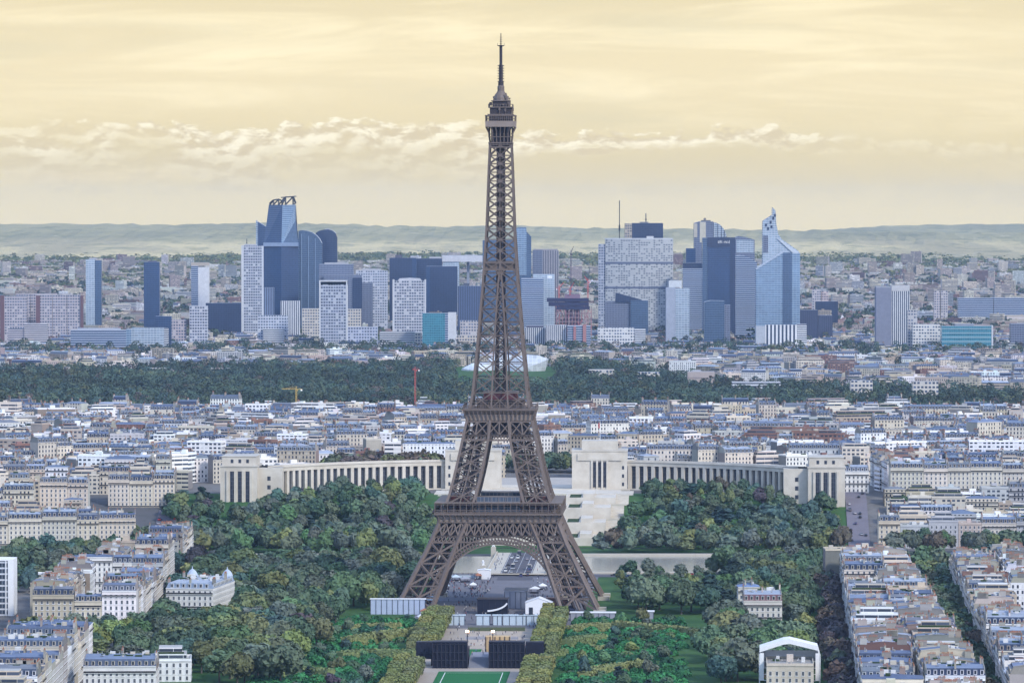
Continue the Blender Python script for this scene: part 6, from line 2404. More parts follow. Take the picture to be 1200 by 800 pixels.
t = T_('office_tower', 'dark navy slab with rooftop plant, left of the dark slab pair', 8650, 471)
t.slab('body', 456.5, 487.5, 302, GL['navy'], 34); t.slab('edge_wall', 483, 487.6, 302.5, GL['deepblue'], 34.4, back=-.6); t.plant(463, 471, 302, 298.5, tint=(.10, .10, .13)); t.mast(466, 298.5, 294, 1.2); t.mast(469, 298.5, 295.5, 1.2)
t = T_('office_tower', 'dark slab behind, between the navy slab and the hollow cube', 8800, 503)
t.slab('body', 488, 518, 302.8, GL['navy'], 30); t.plant(503, 517, 302.8, 301)
t = T_('office_tower', 'wide dark blue slab in front of the hollow cube', 8500, 518)
t.slab('body', 499.5, 536, 312, GL['navy'], 34, tint=(1, 1, 1)); t.slab('flank', 499.4, 504, 312.4, GL['deepblue'], 34.6, back=-.8)
t = T_('office_tower', 'white gridded slab tower in front of the dark navy slabs', 7900, 480)
t.slab('body', 462, 497.3, 329, GL['whitegrid'], 22, tint=(.46, .46, .48)); t.slab('edge_wall', 460, 461.9, 327.5, GL['concrete'], 22.6, back=-.4, tint=WHT); t.slab('edge_wall', 497.4, 499, 327.5, GL['concrete'], 22.6, back=-.4, tint=WHT); t.outline('crown', [(466, 329), (468, 326.3), (480, 325.6), (492, 326.3), (494, 329)], GL['concrete'], 18, back=2, tint=(.5, .5, .52))
# hollow cube
t = T_('hollow_cube_arch', 'huge hollow pale cube arch seen beside the tower shaft', 9300, 552, cat='monument')
t.slab('leg', 519, 538, 303, GL['pale'], 100); t.slab('leg', 572, 591, 303, GL['pale'], 100); t.slab('lintel', 518, 592, 299.5, GL['concrete'], 104, back=-2, py0=306.6, tint=(.52, .52, .54)); t.slab('lift_shaft', 547, 550, 306.6, GL['concrete'], 6, back=20, tint=(.26, .28, .33))
t = T_('office_tower', 'dark block with vertical ribs under the hollow cube', 8350, 551)
t.slab('body', 536.5, 566, 335, GL['fins'], 30, tint=(.10, .13, .22)); t.plant(543, 550, 335, 332, tint=(.08, .09, .12))
t = T_('office_tower', 'tall light blue glass tower with stepped slanted top right of the tower shaft', 8550, 594)
t.outline('body', [(565.5, None), (565.5, 281.5), (606.5, 281.5), (606.5, 266.4), (616.3, 266.4), (616.3, 270.5), (622.6, 277.5), (622.6, None)], GL['blue'], 34); t.slab('mid_face', 604, 617, 267, GL['sky'], .8, back=-1.0, py0=322)
t = T_('office_tower', 'beige stone tower with striped flat top right of the light blue tower', 8700, 639)
t.slab('body', 624.2, 654.8, 293.5, GL['fins'], 34, tint=(.40, .37, .37)); t.slab('crown', 625.5, 653.5, 291.8, GL['concrete'], 30, back=2, py0=293.4, tint=(.3, .28, .28)); t.slab('frame', 624, 636, 293, GL['slate'], .8, back=-1.0)
t = T_('office_tower', 'pale banded stepped block below the beige tower', 8150, 628)
t.slab('body', 611, 637, 326, GL['stripes'], 28); t.slab('wing', 625, 650, 321.5, GL['pale'], 24, back=29); 
mb = MB(); mb.box(t.X(641.5), t.X(647.2), 28.5, 28.9, t.Z(326.4), t.Z(323.2), 0, (.74, .76, .78)); mb.build('roof_sign', M['blank'], t.root)
# building site
t = T_('construction_site', 'tower under construction with dark top deck, red scaffolding and exposed floors', 7900, 667, cat='building site')
for k in range(9):
    mb = MB(); mb.box(t.X(651), t.X(694), 0, 28, t.Z(406) + k * 9.0 * .78, t.Z(406) + k * 9.0 * .78 + 1.0, 0, (.34, .24, .24)); mb.build('floor_slab', M['blank'], t.root)
mb = MB()
for k in range(12):
    xx = t.X(lerp(652, 693, k / 11))
    for yy in (1, 14, 27): mb.bar((xx, yy, -4), (xx, yy, t.Z(362)), 1.1, col=(.36, .20, .20))
mb.build('columns', M['blank'], t.root)['kind'] = 'stuff'
mb = MB(); mb.box(t.X(662), t.X(680), 6, 22, -4, t.Z(345), 0, (.22, .15, .20)); mb.build('core', M['blank'], t.root)
mb = MB()
for (a, b, c, d) in ((641, 690, 349.5, 353.5), (643, 690, 354.2, 358.5), (652, 691, 359, 362.5)):
    mb.box(t.X(a), t.X(b), -2, 30, t.Z(d), t.Z(c), 0, (.035, .035, .075))
mb.build('top_deck', M['blank'], t.root)
mb = MB()
rr = random.Random(2)
for k in range(40):
    xx = t.X(rr.uniform(651, 694)); z0 = rr.uniform(-2, t.Z(364)); mb.bar((xx, -1.5, z0), (xx + rr.uniform(-6, 6), -1.5, z0 + rr.uniform(4, 16)), .8, col=rr.choice([(.45, .12, .12), (.5, .42, .40), (.40, .16, .18)]))
mb.build('scaffolding', M['blank'], t.root)

def crane(label, px, D, pyb, pyt, jib_l, jib_r, col, luff=0.0, group='tower cranes'):
    x = at(px, D); z0 = zat(pyb, D) if pyb else ground(x, D)
    root = empty('tower_crane', (x, D, z0), 0, label=label, category='crane', group=group)
    H = zat(pyt, D) - z0
    m = crane_m[col]
    s = D / 7900.0
    mb = MB()
    for a, b in ((-1, -1), (1, -1), (1, 1), (-1, 1)):
        mb.bar((a * s, b * s, 0), (a * s, b * s, H), .55 * s)
    n = max(3, int(H / (3.2 * s)))
    for k in range(n):
        za, zb = H * k / n, H * (k + 1) / n
        mb.bar((-s, -s, za), (s, -s, zb), .35 * s); mb.bar((s, -s, za), (-s, -s, zb), .35 * s)
    mb.build('mast', m, root)
    j = MB()
    e = (cos(luff) * jib_r * D / F, 0, H + sin(luff) * abs(jib_r) * D / F)
    bk = (-jib_l * D / F * (1 if jib_r > 0 else -1), 0, H)
    for dz in (0, 1.7 * s):
        j.bar((0, -.6 * s, H + dz), (e[0], -.6 * s, e[2] + dz * .3), .5 * s)
    for k in range(10):
        t0, t1 = k / 10, (k + 1) / 10
        j.bar((e[0] * t0, -.6 * s, lerp(H, e[2], t0)), (e[0] * t1, -.6 * s, lerp(H, e[2], t1) + 1.4 * s * (1 - t1 * .7)), .3 * s)
    j.bar((0, 0, H), bk, .9 * s)
    j.bar((0, 0, H), (0, 0, H + 5 * s), .8 * s); j.bar((0, 0, H + 5 * s), (e[0] * .7, 0, lerp(H, e[2], .7) + 1), .25 * s); j.bar((0, 0, H + 5 * s), bk, .25 * s)
    j.build('jib', m, root)
    c = MB(); c.box(min(bk[0], bk[0] * .75), max(bk[0], bk[0] * .75), -1.2 * s, 1.2 * s, H - 2.6 * s, H - .3 * s, 0); c.build('counterweight', M['blank'], root)
    c = MB(); c.box(.8 * s, 2.6 * s, -1.6 * s, .6 * s, H - 2.8 * s, H - .2 * s, 0); c.build('cab', m, root)
crane_m = {'red': plain('crane_red', (.50, .10, .09), .6, .15, .1), 'yellow': plain('crane_yellow', (.55, .38, .12), .6, .15, .1), 'dark': plain('crane_dark', (.12, .09, .11), .6, .15, .1)}
crane('red luffing crane, leftmost on the unfinished tower', 655, 7900, 349, 338, 3, 9, 'red', .9, 'cranes over the unfinished tower')
crane('red luffing crane, middle of those on the unfinished tower', 668, 7905, 346, 340, 3, 10, 'red', 1.1, 'cranes over the unfinished tower')
crane('tall red crane on the right side of the unfinished tower', 689, 7910, 349, 330, 3, -8, 'red', 1.0, 'cranes over the unfinished tower')
crane('thin dark crane with raised jib above the beige tower', 669, 8900, 345, 297, 2, 9, 'dark', 1.2, 'cranes over the unfinished tower')
crane('bright red tower crane at the edge of the wood left of the tower', 486.5, 5000, None, 433, 5, -3.5, 'red', 0.02)
crane('orange tower crane with long level jib over the left rooftops', 347, 4450, None, 456, 7, -17, 'yellow', 0.02)

# --- low blocks in front of the cluster
t = T_('office_block', 'teal glass block with white side wall, left of the tower shaft', 7400, 514)
t.slab('body', 495, 521.5, 367, GL['teal'], 24); t.slab('edge_wall', 525, 534.6, 366, GL['concrete'], 24.5, back=-.3, tint=WHT); t.slab('banded_side', 521.6, 524.9, 367, GL['stripes'], 24)
t = T_('office_block', 'low white banded block left of the teal glass block', 7450, 465)
t.slab('body', 445, 486, 388.5, GL['bands'], 24, tint=WHT); t.slab('wing', 486.2, 494, 389.5, GL['greygrid'], 20, tint=CRM)
t = T_('office_block', 'blue grey gridded block under the white slab tower', 7450, 426)
t.slab('body', 407.5, 442.5, 383, GL['greygrid'], 22, tint=(.42, .44, .52))
t = T_('office_block', 'beige block stepping down right of the teal glass block', 7500, 550)
t.slab('body', 534.8, 562, 393, GL['greygrid'], 22, tint=CRM); t.slab('wing', 539, 560, 376, GL['greygrid'], 16, back=23, tint=(.44, .40, .38))
t = T_('office_block', 'white finned block right of the tower shaft, left one of the pair', 7500, 628)
t.slab('body', 615, 639.5, 384, GL['fins'], 22, tint=WHT); t.plant(617, 637, 384, 382, tint=(.1, .1, .13))
t = T_('office_block', 'white finned block right of the tower shaft, right one of the pair', 7480, 652)
t.slab('body', 639.8, 664.5, 381, GL['fins'], 22, tint=(.60, .60, .60)); t.slab('base', 637, 665, 404, GL['concrete'], 24, back=-3, tint=(.50, .36, .32))
t = T_('office_block', 'dark banded block with terracotta fins at the foot of the unfinished tower', 7470, 678)
t.slab('body', 665, 692, 381.5, GL['stripes'], 22); t.slab('fin', 672, 675, 382, GL['concrete'], 1.5, back=-1.8, tint=(.34, .16, .16)); t.slab('fin', 683, 687, 380, GL['concrete'], 1.5, back=-1.8, tint=(.36, .18, .17))
# --- right cluster
t = T_('office_tower', 'very wide pale curved slab tower with scattered dark windows', 8400, 748)
def wide_tower():
    x0, x1 = t.X(709.5), t.X(789)
    mb = MB(); n = 14
    pts = [(lerp(x0, x1, k / n), 10 * (abs(k / n - .42) / .58) ** 2) for k in range(n + 1)]
    poly = pts + [(x1, 44), (x0, 44)]
    mb.prism(poly, -6, t.Z(280.5), 0, (.40, .41, .41), 1, (.4, .4, .4))
    mb.build('body', [GL['spots'], M['flat']], t.root)
    for py in (308, 337):
        b = MB(); b.prism([(a, c - .35) for a, c in pts] + [(x1 + .3, 44.3), (x0 - .3, 44.3)], t.Z(py + 1.2), t.Z(py - 1.2), 0, (.12, .14, .2)); b.build('dark_band', M['blank'], t.root)
    c = MB(); c.prism([(a, c_ - .5) for a, c_ in pts] + [(x1 + .4, 44.4), (x0 - .4, 44.4)], t.Z(280.5) + .02, t.Z(279.2), 0, (.52, .53, .53)); c.build('parapet', M['blank'], t.root)
wide_tower()
t.plant(758, 766, 279.2, 276.8, tint=(.5, .5, .5)); t.slab('flank', 701.5, 709, 286, GL['greygrid'], 30, back=8, tint=(.36, .38, .43)); t.mast(726, 279.2, 235, 1.5)
t = T_('office_tower', 'dark square tower top rising behind the wide pale slab', 8750, 755)
t.slab('body', 740.5, 777, 261.4, GL['navy'], 46); t.slab('tan_flank', 732.3, 740.4, 261.8, GL['greygrid'], 44, tint=(.40, .34, .26)); t.plant(750, 760, 261.4, 260, tint=(.2, .2, .2)); t.mast(757, 260, 250, 1.6)  # narrow left flank is tan beside the dark glass body
t = T_('office_block', 'low dark glass block with slanted triangular roof', 8000, 740)
t.slab('body', 709, 758, 353, GL['slate'], 34); t.outline('prow', [(721, 354), (721.5, 342.6), (752, 351), (752, 354)], GL['navy'], 20, back=-2); t.slab('glass_end', 739, 759.5, 352, GL['blue'], 30, back=-4.5)
t = T_('office_block', 'white stone block with small windows below the slanted dark block', 7500, 728)
t.slab('body', 700.5, 743.5, 384, GL['greygrid'], 22, tint=(.62, .61, .59)); t.slab('edge_wall', 744, 756.5, 385.5, GL['bands'], 20, tint=(.62, .62, .62))
t = T_('office_tower', 'pale glass slab tower in front of the wide pale slab', 7750, 794)
t.slab('body', 791.5, 808, 338, GL['pale'], 26); t.slab('flank', 780.6, 791.4, 336.5, GL['concrete'], 25, back=.5, tint=(.33, .36, .42)); t.plant(784, 799, 336.5, 328.8, tint=(.52, .54, .55))
t = T_('office_tower', 'dark banded slab left of the signed blue tower', 8350, 813)
t.slab('body', 800.5, 824, 309, GL['stripes'], 30); t.slab('cap', 800.4, 824.2, 308, GL['navy'], 30.6, back=-.4, py0=314)
t = T_('office_tower', 'narrow dark blue tower behind the banded dark slab', 8600, 809)
t.slab('body', 804, 815, 291, GL['deepblue'], 26)
t = T_('office_tower', 'cream topped tower with a quarter-round glass fan behind the signed blue tower', 8650, 831)
t.outline('body', [(813.3, None), (813.3, 261.5), (819.5, 259.5), (836, 259.5), (836, None)], GL['slate'], 34); t.slab('crown_panel', 820, 827, 260.2, GL['concrete'], .8, back=-1, py0=284, tint=(.50, .46, .36)); t.slab('crown_panel', 813.2, 817, 262, GL['concrete'], .8, back=-1, py0=278, tint=(.44, .40, .33)); t.plant(822, 833, 259.5, 258, tint=(.12, .12, .12)); t.plant(825, 827.5, 258, 255.4, tint=(.2, .18, .16))
fan = [(836.2, 284)] + [(836.2 + 16 * sin(a), 284 - 23.5 * cos(a)) for a in [k / 10 * pi / 2 for k in range(11)]]
t.outline('glass_fan', fan, GL['pale'], 12, back=6)
mb = MB()
for k in range(6):
    a = k / 5 * pi / 2
    mb.bar((t.X(836.2 + 16 * sin(a)), 5.6, t.Z(284 - 23.5 * cos(a))), (t.X(836.2 + 16 * sin(a)), 5.6, t.Z(284)), .8)
mb.build('fan_rib', M['ironrail'], t.root)
t = T_('office_tower', 'tall deep blue glass tower with a small white sign near its top', 8200, 843)
t.slab('body', 829, 861.4, 278.3, GL['deepblue'], 36); t.slab('flank', 823.3, 828.9, 278.6, GL['blue'], 35, back=.4); t.slab('dark_strip', 855.5, 861.6, 278.2, GL['navy'], .7, back=-.8); t.slab('dark_cap', 829, 855.4, 278.1, GL['navy'], .7, back=-.8, py0=289)
sg = MB()
z0, z1 = t.Z(285), t.Z(281.6)
def stroke(a, b, c, d):
    sg.box(t.X(a), t.X(b), -1.4, -1.0, lerp(z0, z1, c), lerp(z0, z1, d), 0)
for q in ((841.2, 841.7, 0, .75), (841.2, 842.6, .6, .8), (842.2, 842.7, 0, .75), (841.2, 842.6, 0, .2), (843.4, 843.9, 0, 1), (844.5, 845.0, 0, 1), (843.1, 845.3, .5, .68), (845.7, 846.1, 0, .8),
          (848.2, 848.6, 0, .7), (849.2, 849.5, 0, .7), (849.5, 850.4, .5, .7), (850.3, 850.6, 0, .7), (851.2, 851.5, 0, .7), (851.5, 852.3, .0, .2), (851.5, 852.3, .5, .7), (852.9, 853.2, 0, .7), (853.8, 854.1, 0, .7), (854.5, 854.9, -.1, 1)):
    stroke(*q)
sg.build('sign_lettering', M['white'], t.root)
t = T_('office_block', 'mid-height bright blue glass block at the foot of the signed tower', 7600, 841)
t.outline('body', [(825.5, None), (825.5, 354), (833, 352), (849, 352.6), (849, None)], GL['blue'], 26); t.slab('flank', 849.2, 856, 357.5, GL['slate'], 22, back=2)
t = T_('office_tower', 'grey glass tower with curved swept top right of the signed blue tower', 8300, 874)
t.outline('body', [(862, None), (862, 300), (868, 298.5), (876, 300.5), (884, 305.5), (887, 308), (887, None)], GL['stripes'], 30); t.outline('crown', [(862.2, None), (862.2, 278.5), (866, 276.6), (874, 278), (885.3, 281), (885.3, None)], GL['slate'], 26, back=31)
t.slab('crown_panel', 864, 884, 281, GL['pale'], .8, back=30, py0=296)
# pointed tower
t = T_('office_tower', 'pointed sky blue glass tower with a swept spire, rightmost of the towers', 7900, 911)
t.outline('body', [(886, None), (886, 316), (916, 296.5), (937.5, 296.5), (937.5, None)], GL['sky'], 34, back=-2)
t.outline('shaft', [(894, None), (894, 259), (905.2, 252), (905.2, 243), (908.8, 247), (909.6, 262), (912, 274), (916, 280.5), (926, 287), (936, 294.5), (937, 298), (937, None)], GL['pale'], 30, back=.3)
t.outline('dark_flank', [(917.5, None), (917.5, 296), (928, 296), (928, None)], GL['blue'], .8, back=-3)
t.outline('slope_edge', [(911, 280), (914, 280.2), (937, 296), (930, 297.2)], GL['concrete'], 1.2, back=-1.4, tint=(.5, .54, .58))
t.outline('slope_edge', [(886, 316), (886, 313.8), (916, 294.4), (917.6, 296.2)], GL['concrete'], 1.2, back=-3.3, tint=(.40, .46, .54))
t.slab('spire_window', 894.2, 900, 276, GL['slate'], .6, back=-.5, py0=296); 
for (a, b) in ((896.5, 262), (902, 258.5), (905, 254), (903, 264), (907, 250.5), (899, 266)):
    t.slab('spire_window', a, a + 2.2, b, GL['navy'], .6, back=-.45, py0=b + 3.4)
t = T_('office_block', 'low white block with bold dark vertical stripes at the foot of the pointed tower', 7450, 916)
t.slab('body', 897, 934, 380.5, GL['finswide'], 24, tint=(.68, .68, .68)); t.slab('flank', 934.2, 945.5, 379.8, GL['bands'], 22, tint=(.66, .66, .66)); t.slab('base', 886, 896.8, 382, GL['concrete'], 22, tint=(.40, .42, .45))
t = T_('office_block', 'dark ribbed low block just right of the pointed tower', 7900, 956)
t.slab('body', 936.5, 958.5, 363, GL['fins'], 26, tint=(.06, .065, .11)); t.slab('wing', 959, 976, 369.5, GL['fins'], 24, back=2, tint=(.07, .075, .12))
# --- right-hand singles
t = T_('slab_tower', 'lone grey slab tower with white vertical ribs at the right', 7500, 1046)
t.slab('flank', 1026.7, 1044.7, 337, GL['concrete'], 28, tint=(.20, .21, .26)); t.slab('body', 1045, 1066, 341, GL['fins'], 28, tint=(.58, .58, .58)); t.slab('crown', 1044.8, 1066.2, 334.5, GL['concrete'], 28.4, back=-.2, py0=340.9, tint=(.48, .47, .46)); t.slab('cap', 1026.7, 1044.7, 335.5, GL['concrete'], 26, back=1, py0=337, tint=(.3, .31, .34))
t = T_('office_block', 'long teal banded block low at the right', 7300, 1133)
t.slab('body', 1104, 1162, 382, GL['teal'], 24); t.slab('edge_wall', 1162.2, 1164, 381, GL['concrete'], 24.5, back=-.3, tint=WHT); t.plant(1120, 1142, 382, 379.6, tint=(.22, .24, .28))
for k in range(5):
    t.slab('band', 1104, 1162, 384.5 + k * 5, GL['concrete'], .4, back=-.5, py0=385.5 + k * 5, tint=(.30, .42, .46))
t = T_('office_block', 'long blue grey banded block far behind at the right edge', 9200, 1160)
t.slab('body', 1123, 1164, 349, GL['stripes'], 24); t.slab('wing', 1165, 1215, 349, GL['stripes'], 24, back=3)
t = T_('office_block', 'white stone block in front of the lone grey slab tower', 7350, 1088)
t.slab('body', 1070, 1102, 380, GL['greygrid'], 20, tint=(.62, .60, .56)); t.slab('wing', 1066, 1077, 364, GL['greygrid'], 16, back=30, tint=(.44, .42, .41))
t = T_('office_block', 'dark blue glazed slab cut by the right edge', 7350, 1194)
t.slab('body', 1185, 1212, 379, GL['slate'], 24)
t = T_('office_block', 'dark glass block behind the ribbed low block', 8700, 966)
t.slab('body', 956, 982, 353, GL['navy'], 24)
t = T_('apartment_slab', 'beige paired towers far behind the lone slab tower, left pair', 9100, 957, cat='apartment slab')
t.slab('body', 952, 962, 339, GL['greygrid'], 18, tint=(.46, .42, .42)); t.slab('wing', 963, 971, 341, GL['greygrid'], 18, back=4, tint=(.5, .40, .38))
t = T_('apartment_slab', 'beige paired towers far behind the lone slab tower, right pair', 9100, 1101, cat='apartment slab')
t.slab('body', 1095, 1101.5, 341, GL['greygrid'], 18, tint=(.48, .43, .42)); t.slab('wing', 1103, 1111, 341, GL['greygrid'], 18, back=4, tint=(.46, .42, .41))
# --- left-hand singles
t = T_('slab_tower', 'slim light blue glass tower standing alone at the far left', 8400, 109)
t.slab('body', 100.5, 111, 304, GL['pale'], 22); t.slab('flank', 111.2, 118.5, 305, GL['blue'], 20, back=1); t.plant(104, 113, 304, 302.4)
t = T_('slab_tower', 'dark blue glass tower standing alone at the left', 8400, 177)
t.slab('body', 168.5, 186.6, 307, GL['deepblue'], 24); t.plant(173, 183, 307, 305.6, tint=(.1, .1, .14))
t = T_('slab_tower', 'pale tower with a brown side at the left of the gridded slim tower', 8800, 235)
t.slab('body', 232.2, 244.5, 313, GL['concrete'], 24, tint=(.62, .62, .63)); t.slab('flank', 224, 232, 311.5, GL['stripes'], 22); t.slab('cap', 224, 244.6, 307.5, GL['concrete'], 22, back=1, py0=311.4, tint=(.44, .38, .32))
t = T_('office_block', 'low dark navy block left of the gridded slim tower', 8300, 262)
t.slab('body', 241, 283, 355, GL['navy'], 30)
t = T_('apartment_slab', 'white and red apartment slabs in a long line at the far left', 7900, 60, cat='apartment slab')
for (a, b, py, bk) in ((5, 31, 376, 0), (43, 61, 374, 0), (61.5, 78, 374.5, 1), (78.5, 94, 374.5, 2), (14, 31, 345, 60), (31.5, 62, 344.8, 62)):
    t.slab('block', a, b, py - 29 if py > 370 else py, GL['greygrid'], 16, back=bk, tint=(.42, .38, .39))
for a in (0, 42, 94.2):
    t.slab('red_end', a, a + (5 if a < 50 else 2.5), 346, GL['concrete'], 17, back=-.5, tint=(.15, .085, .09))
t = T_('office_block', 'long blue banded office block low at the left', 7350, 115)
t.slab('body', 82.5, 147.5, 386.5, GL['stripes'], 26); t.slab('end_bay', 147.7, 153.5, 385.5, GL['sky'], 24); t.plant(90, 140, 386.5, 384.6, tint=(.36, .38, .43))
t = T_('office_block', 'pale mottled glass block next to the long blue banded block', 7360, 176)
t.slab('body', 154, 192, 384, GL['pale'], 24); t.slab('edge_wall', 192.2, 196.5, 384.5, GL['bands'], 22, tint=WHT); t.slab('rear_block', 180, 199, 371, GL['deepblue'], 18, back=30)
t = T_('apartment_slab', 'white gridded slim slab left of the business district', 7650, 232, cat='apartment slab')
t.slab('body', 222, 243, 358.5, GL['whitegrid'], 18, tint=(.48, .48, .51))
t = T_('apartment_slab', 'grey brown slab beside the white gridded slim slab', 7660, 209, cat='apartment slab')
t.slab('body', 199.5, 217.5, 374.5, GL['greygrid'], 18, tint=(.42, .36, .36))
t = T_('office_block', 'brown and white banded block low at the far left', 7600, 33)
t.slab('body', 28, 55, 379, GL['bands'], 22, tint=(.54, .50, .50)); t.slab('wing', 9, 27.8, 385, GL['bands'], 22, back=2, tint=(.50, .46, .48))
t = T_('apartment_slab', 'cream slab pair at the foot of the broad blue tower', 7900, 366, cat='apartment slab')
t.slab('body', 354, 374, 361.5, GL['greygrid'], 20, tint=CRM); t.slab('wing', 407.5, 423, 362, GL['greygrid'], 20, tint=CRM)
t = T_('apartment_slab', 'white ribbed low tower at the foot of the faceted tower', 8000, 340, cat='apartment slab')
t.slab('body', 329, 351, 352.5, GL['fins'], 20, tint=(.66, .66, .66))
t = T_('office_block', 'grey blue low block at the foot of the slim gridded tower', 7700, 319)
t.slab('body', 302, 337, 369.5, GL['greygrid'], 22, tint=(.48, .50, .55)); t.slab('wing', 309, 333.5, 384.5, GL['bands'], 18, back=-20, tint=(.6, .6, .6))
t = T_('office_tower', 'small blue finned tower between the slim gridded tower and the faceted tower', 8150, 315)
t.slab('body', 309, 321, 337, GL['fins'], 20, tint=(.20, .25, .36))

t = T_('apartment_slab', 'plain beige block standing inside the wood right of the tower', 5750, 822, cat='apartment slab')
t.slab('body', 806, 837.5, 435.5, GL['concrete'], 20, tint=(.40, .34, .31)); t.slab('band', 806, 837.5, 442, GL['concrete'], .5, back=-.6, py0=442.8, tint=(.30, .25, .23)); t.plant(812, 822, 435.5, 434)
t = T_('sports_hall', 'long low white hall in a clearing of the wood right of the beige block', 5560, 886, cat='hall')
t.slab('body', 858, 915, 447.6, GL['bands'], 24, tint=(.62, .63, .64))
for k, (px, D, w, py) in enumerate(((20, 6250, 34, 431), (70, 6280, 30, 430), (140, 6330, 26, 429), (190, 6230, 30, 431), (300, 6420, 28, 429), (352, 6380, 34, 430), (455, 6450, 30, 429), (500, 6500, 34, 428), (705, 6000, 30, 433), (760, 5950, 26, 436), (258, 6200, 30, 431), (1010, 5380, 26, 446), (1085, 5330, 30, 447))):
    t = T_('villa_block', 'pale villa block half hidden in the wood, %s from the left' % ORD[1 + sorted((20, 70, 140, 190, 300, 352, 455, 500, 705, 760, 258, 1010, 1085)).index(px)], D, px, cat='villa')
    t.slab('body', px - w / 2, px + w / 2, py, GL['greygrid'], 16, tint=(.56, .52, .46))

# --- museum of glass sails in the wood
def sails():
    D = 6480.0
    x = at(604, D)
    root = empty('sail_museum', (x, D, ground(x, D)), 0, label='white billowing glass sails of a museum rising from the wood behind the tower', category='museum')
    g = curtain('sail_glass', (.55, .58, .60), (.66, .68, .70), 6, 6, .06, .06, .5, .25)
    X = lambda p_: at(p_, D) - x
    Z = lambda q: zat(q, D) - ground(x, D)
    for (pts, yb) in (([(540, 436), (541, 432), (552, 426.5), (563, 424.5), (575, 424), (578, 441), (560, 443.5), (549, 440.5)], 12),
                      ([(590, 444), (594, 428), (604, 418), (616, 415.3), (631, 416), (643, 420.5), (639, 434), (636, 445.5), (612, 446)], -6),
                      ([(566, 442), (572, 421), (588, 414.5), (600, 417), (596, 436), (590, 446)], 26)):
        mb = MB()
        c = (sum(X(a) for a, b in pts) / len(pts), sum(Z(b) for a, b in pts) / len(pts))
        n = len(pts)
        R = [(X(a), Z(b)) for a, b in pts]
        for ring in range(3):
            f0, f1 = 1 - ring / 3, 1 - (ring + 1) / 3
            y0, y1 = yb - 20 * (1 - f0 * f0), yb - 20 * (1 - f1 * f1)
            for k in range(n):
                a, b = R[k], R[(k + 1) % n]
                P = [(lerp(c[0], a[0], f0), y0, lerp(c[1], a[1], f0)), (lerp(c[0], b[0], f0), y0, lerp(c[1], b[1], f0)), (lerp(c[0], b[0], f1), y1, lerp(c[1], b[1], f1)), (lerp(c[0], a[0], f1), y1, lerp(c[1], a[1], f1))]
                mb.face(P, 0, uv=[(p_[0], p_[2]) for p_ in P])
        for k in range(n):
            a, b = R[k], R[(k + 1) % n]
            mb.face([(a[0], yb, a[1]), (b[0], yb, b[1]), (b[0] * .9 + c[0] * .1, yb + 24, b[1] - 3), (a[0] * .9 + c[0] * .1, yb + 24, a[1] - 3)], 0)
        mb.build('sail', g, root)
    b = MB(); b.box(X(556), X(630), 0, 40, -3, Z(436), 0, (.6, .6, .6)); b.build('base', M['blank'], root)
sails()
mb = MB()
for k in range(4):
    y0, y1 = 5800 + k * 215, 6015 + k * 215
    mb.face([(at(533, y0), y0, ground(0, y0) + .6), (at(652, y0), y0, ground(0, y0) + .6), (at(652, y1), y1, ground(0, y1) + .6), (at(533, y1), y1, ground(0, y1) + .6)])
mb.build('clearing_lawn', lawnM, kind='structure')
# ---------------------------------------------------------------- events, people, traffic
screenM = plain('black_cladding', (.018, .02, .035), .45, .3, .2)
trussM = plain('dark_truss', (.03, .03, .045), .5, .2, .3)


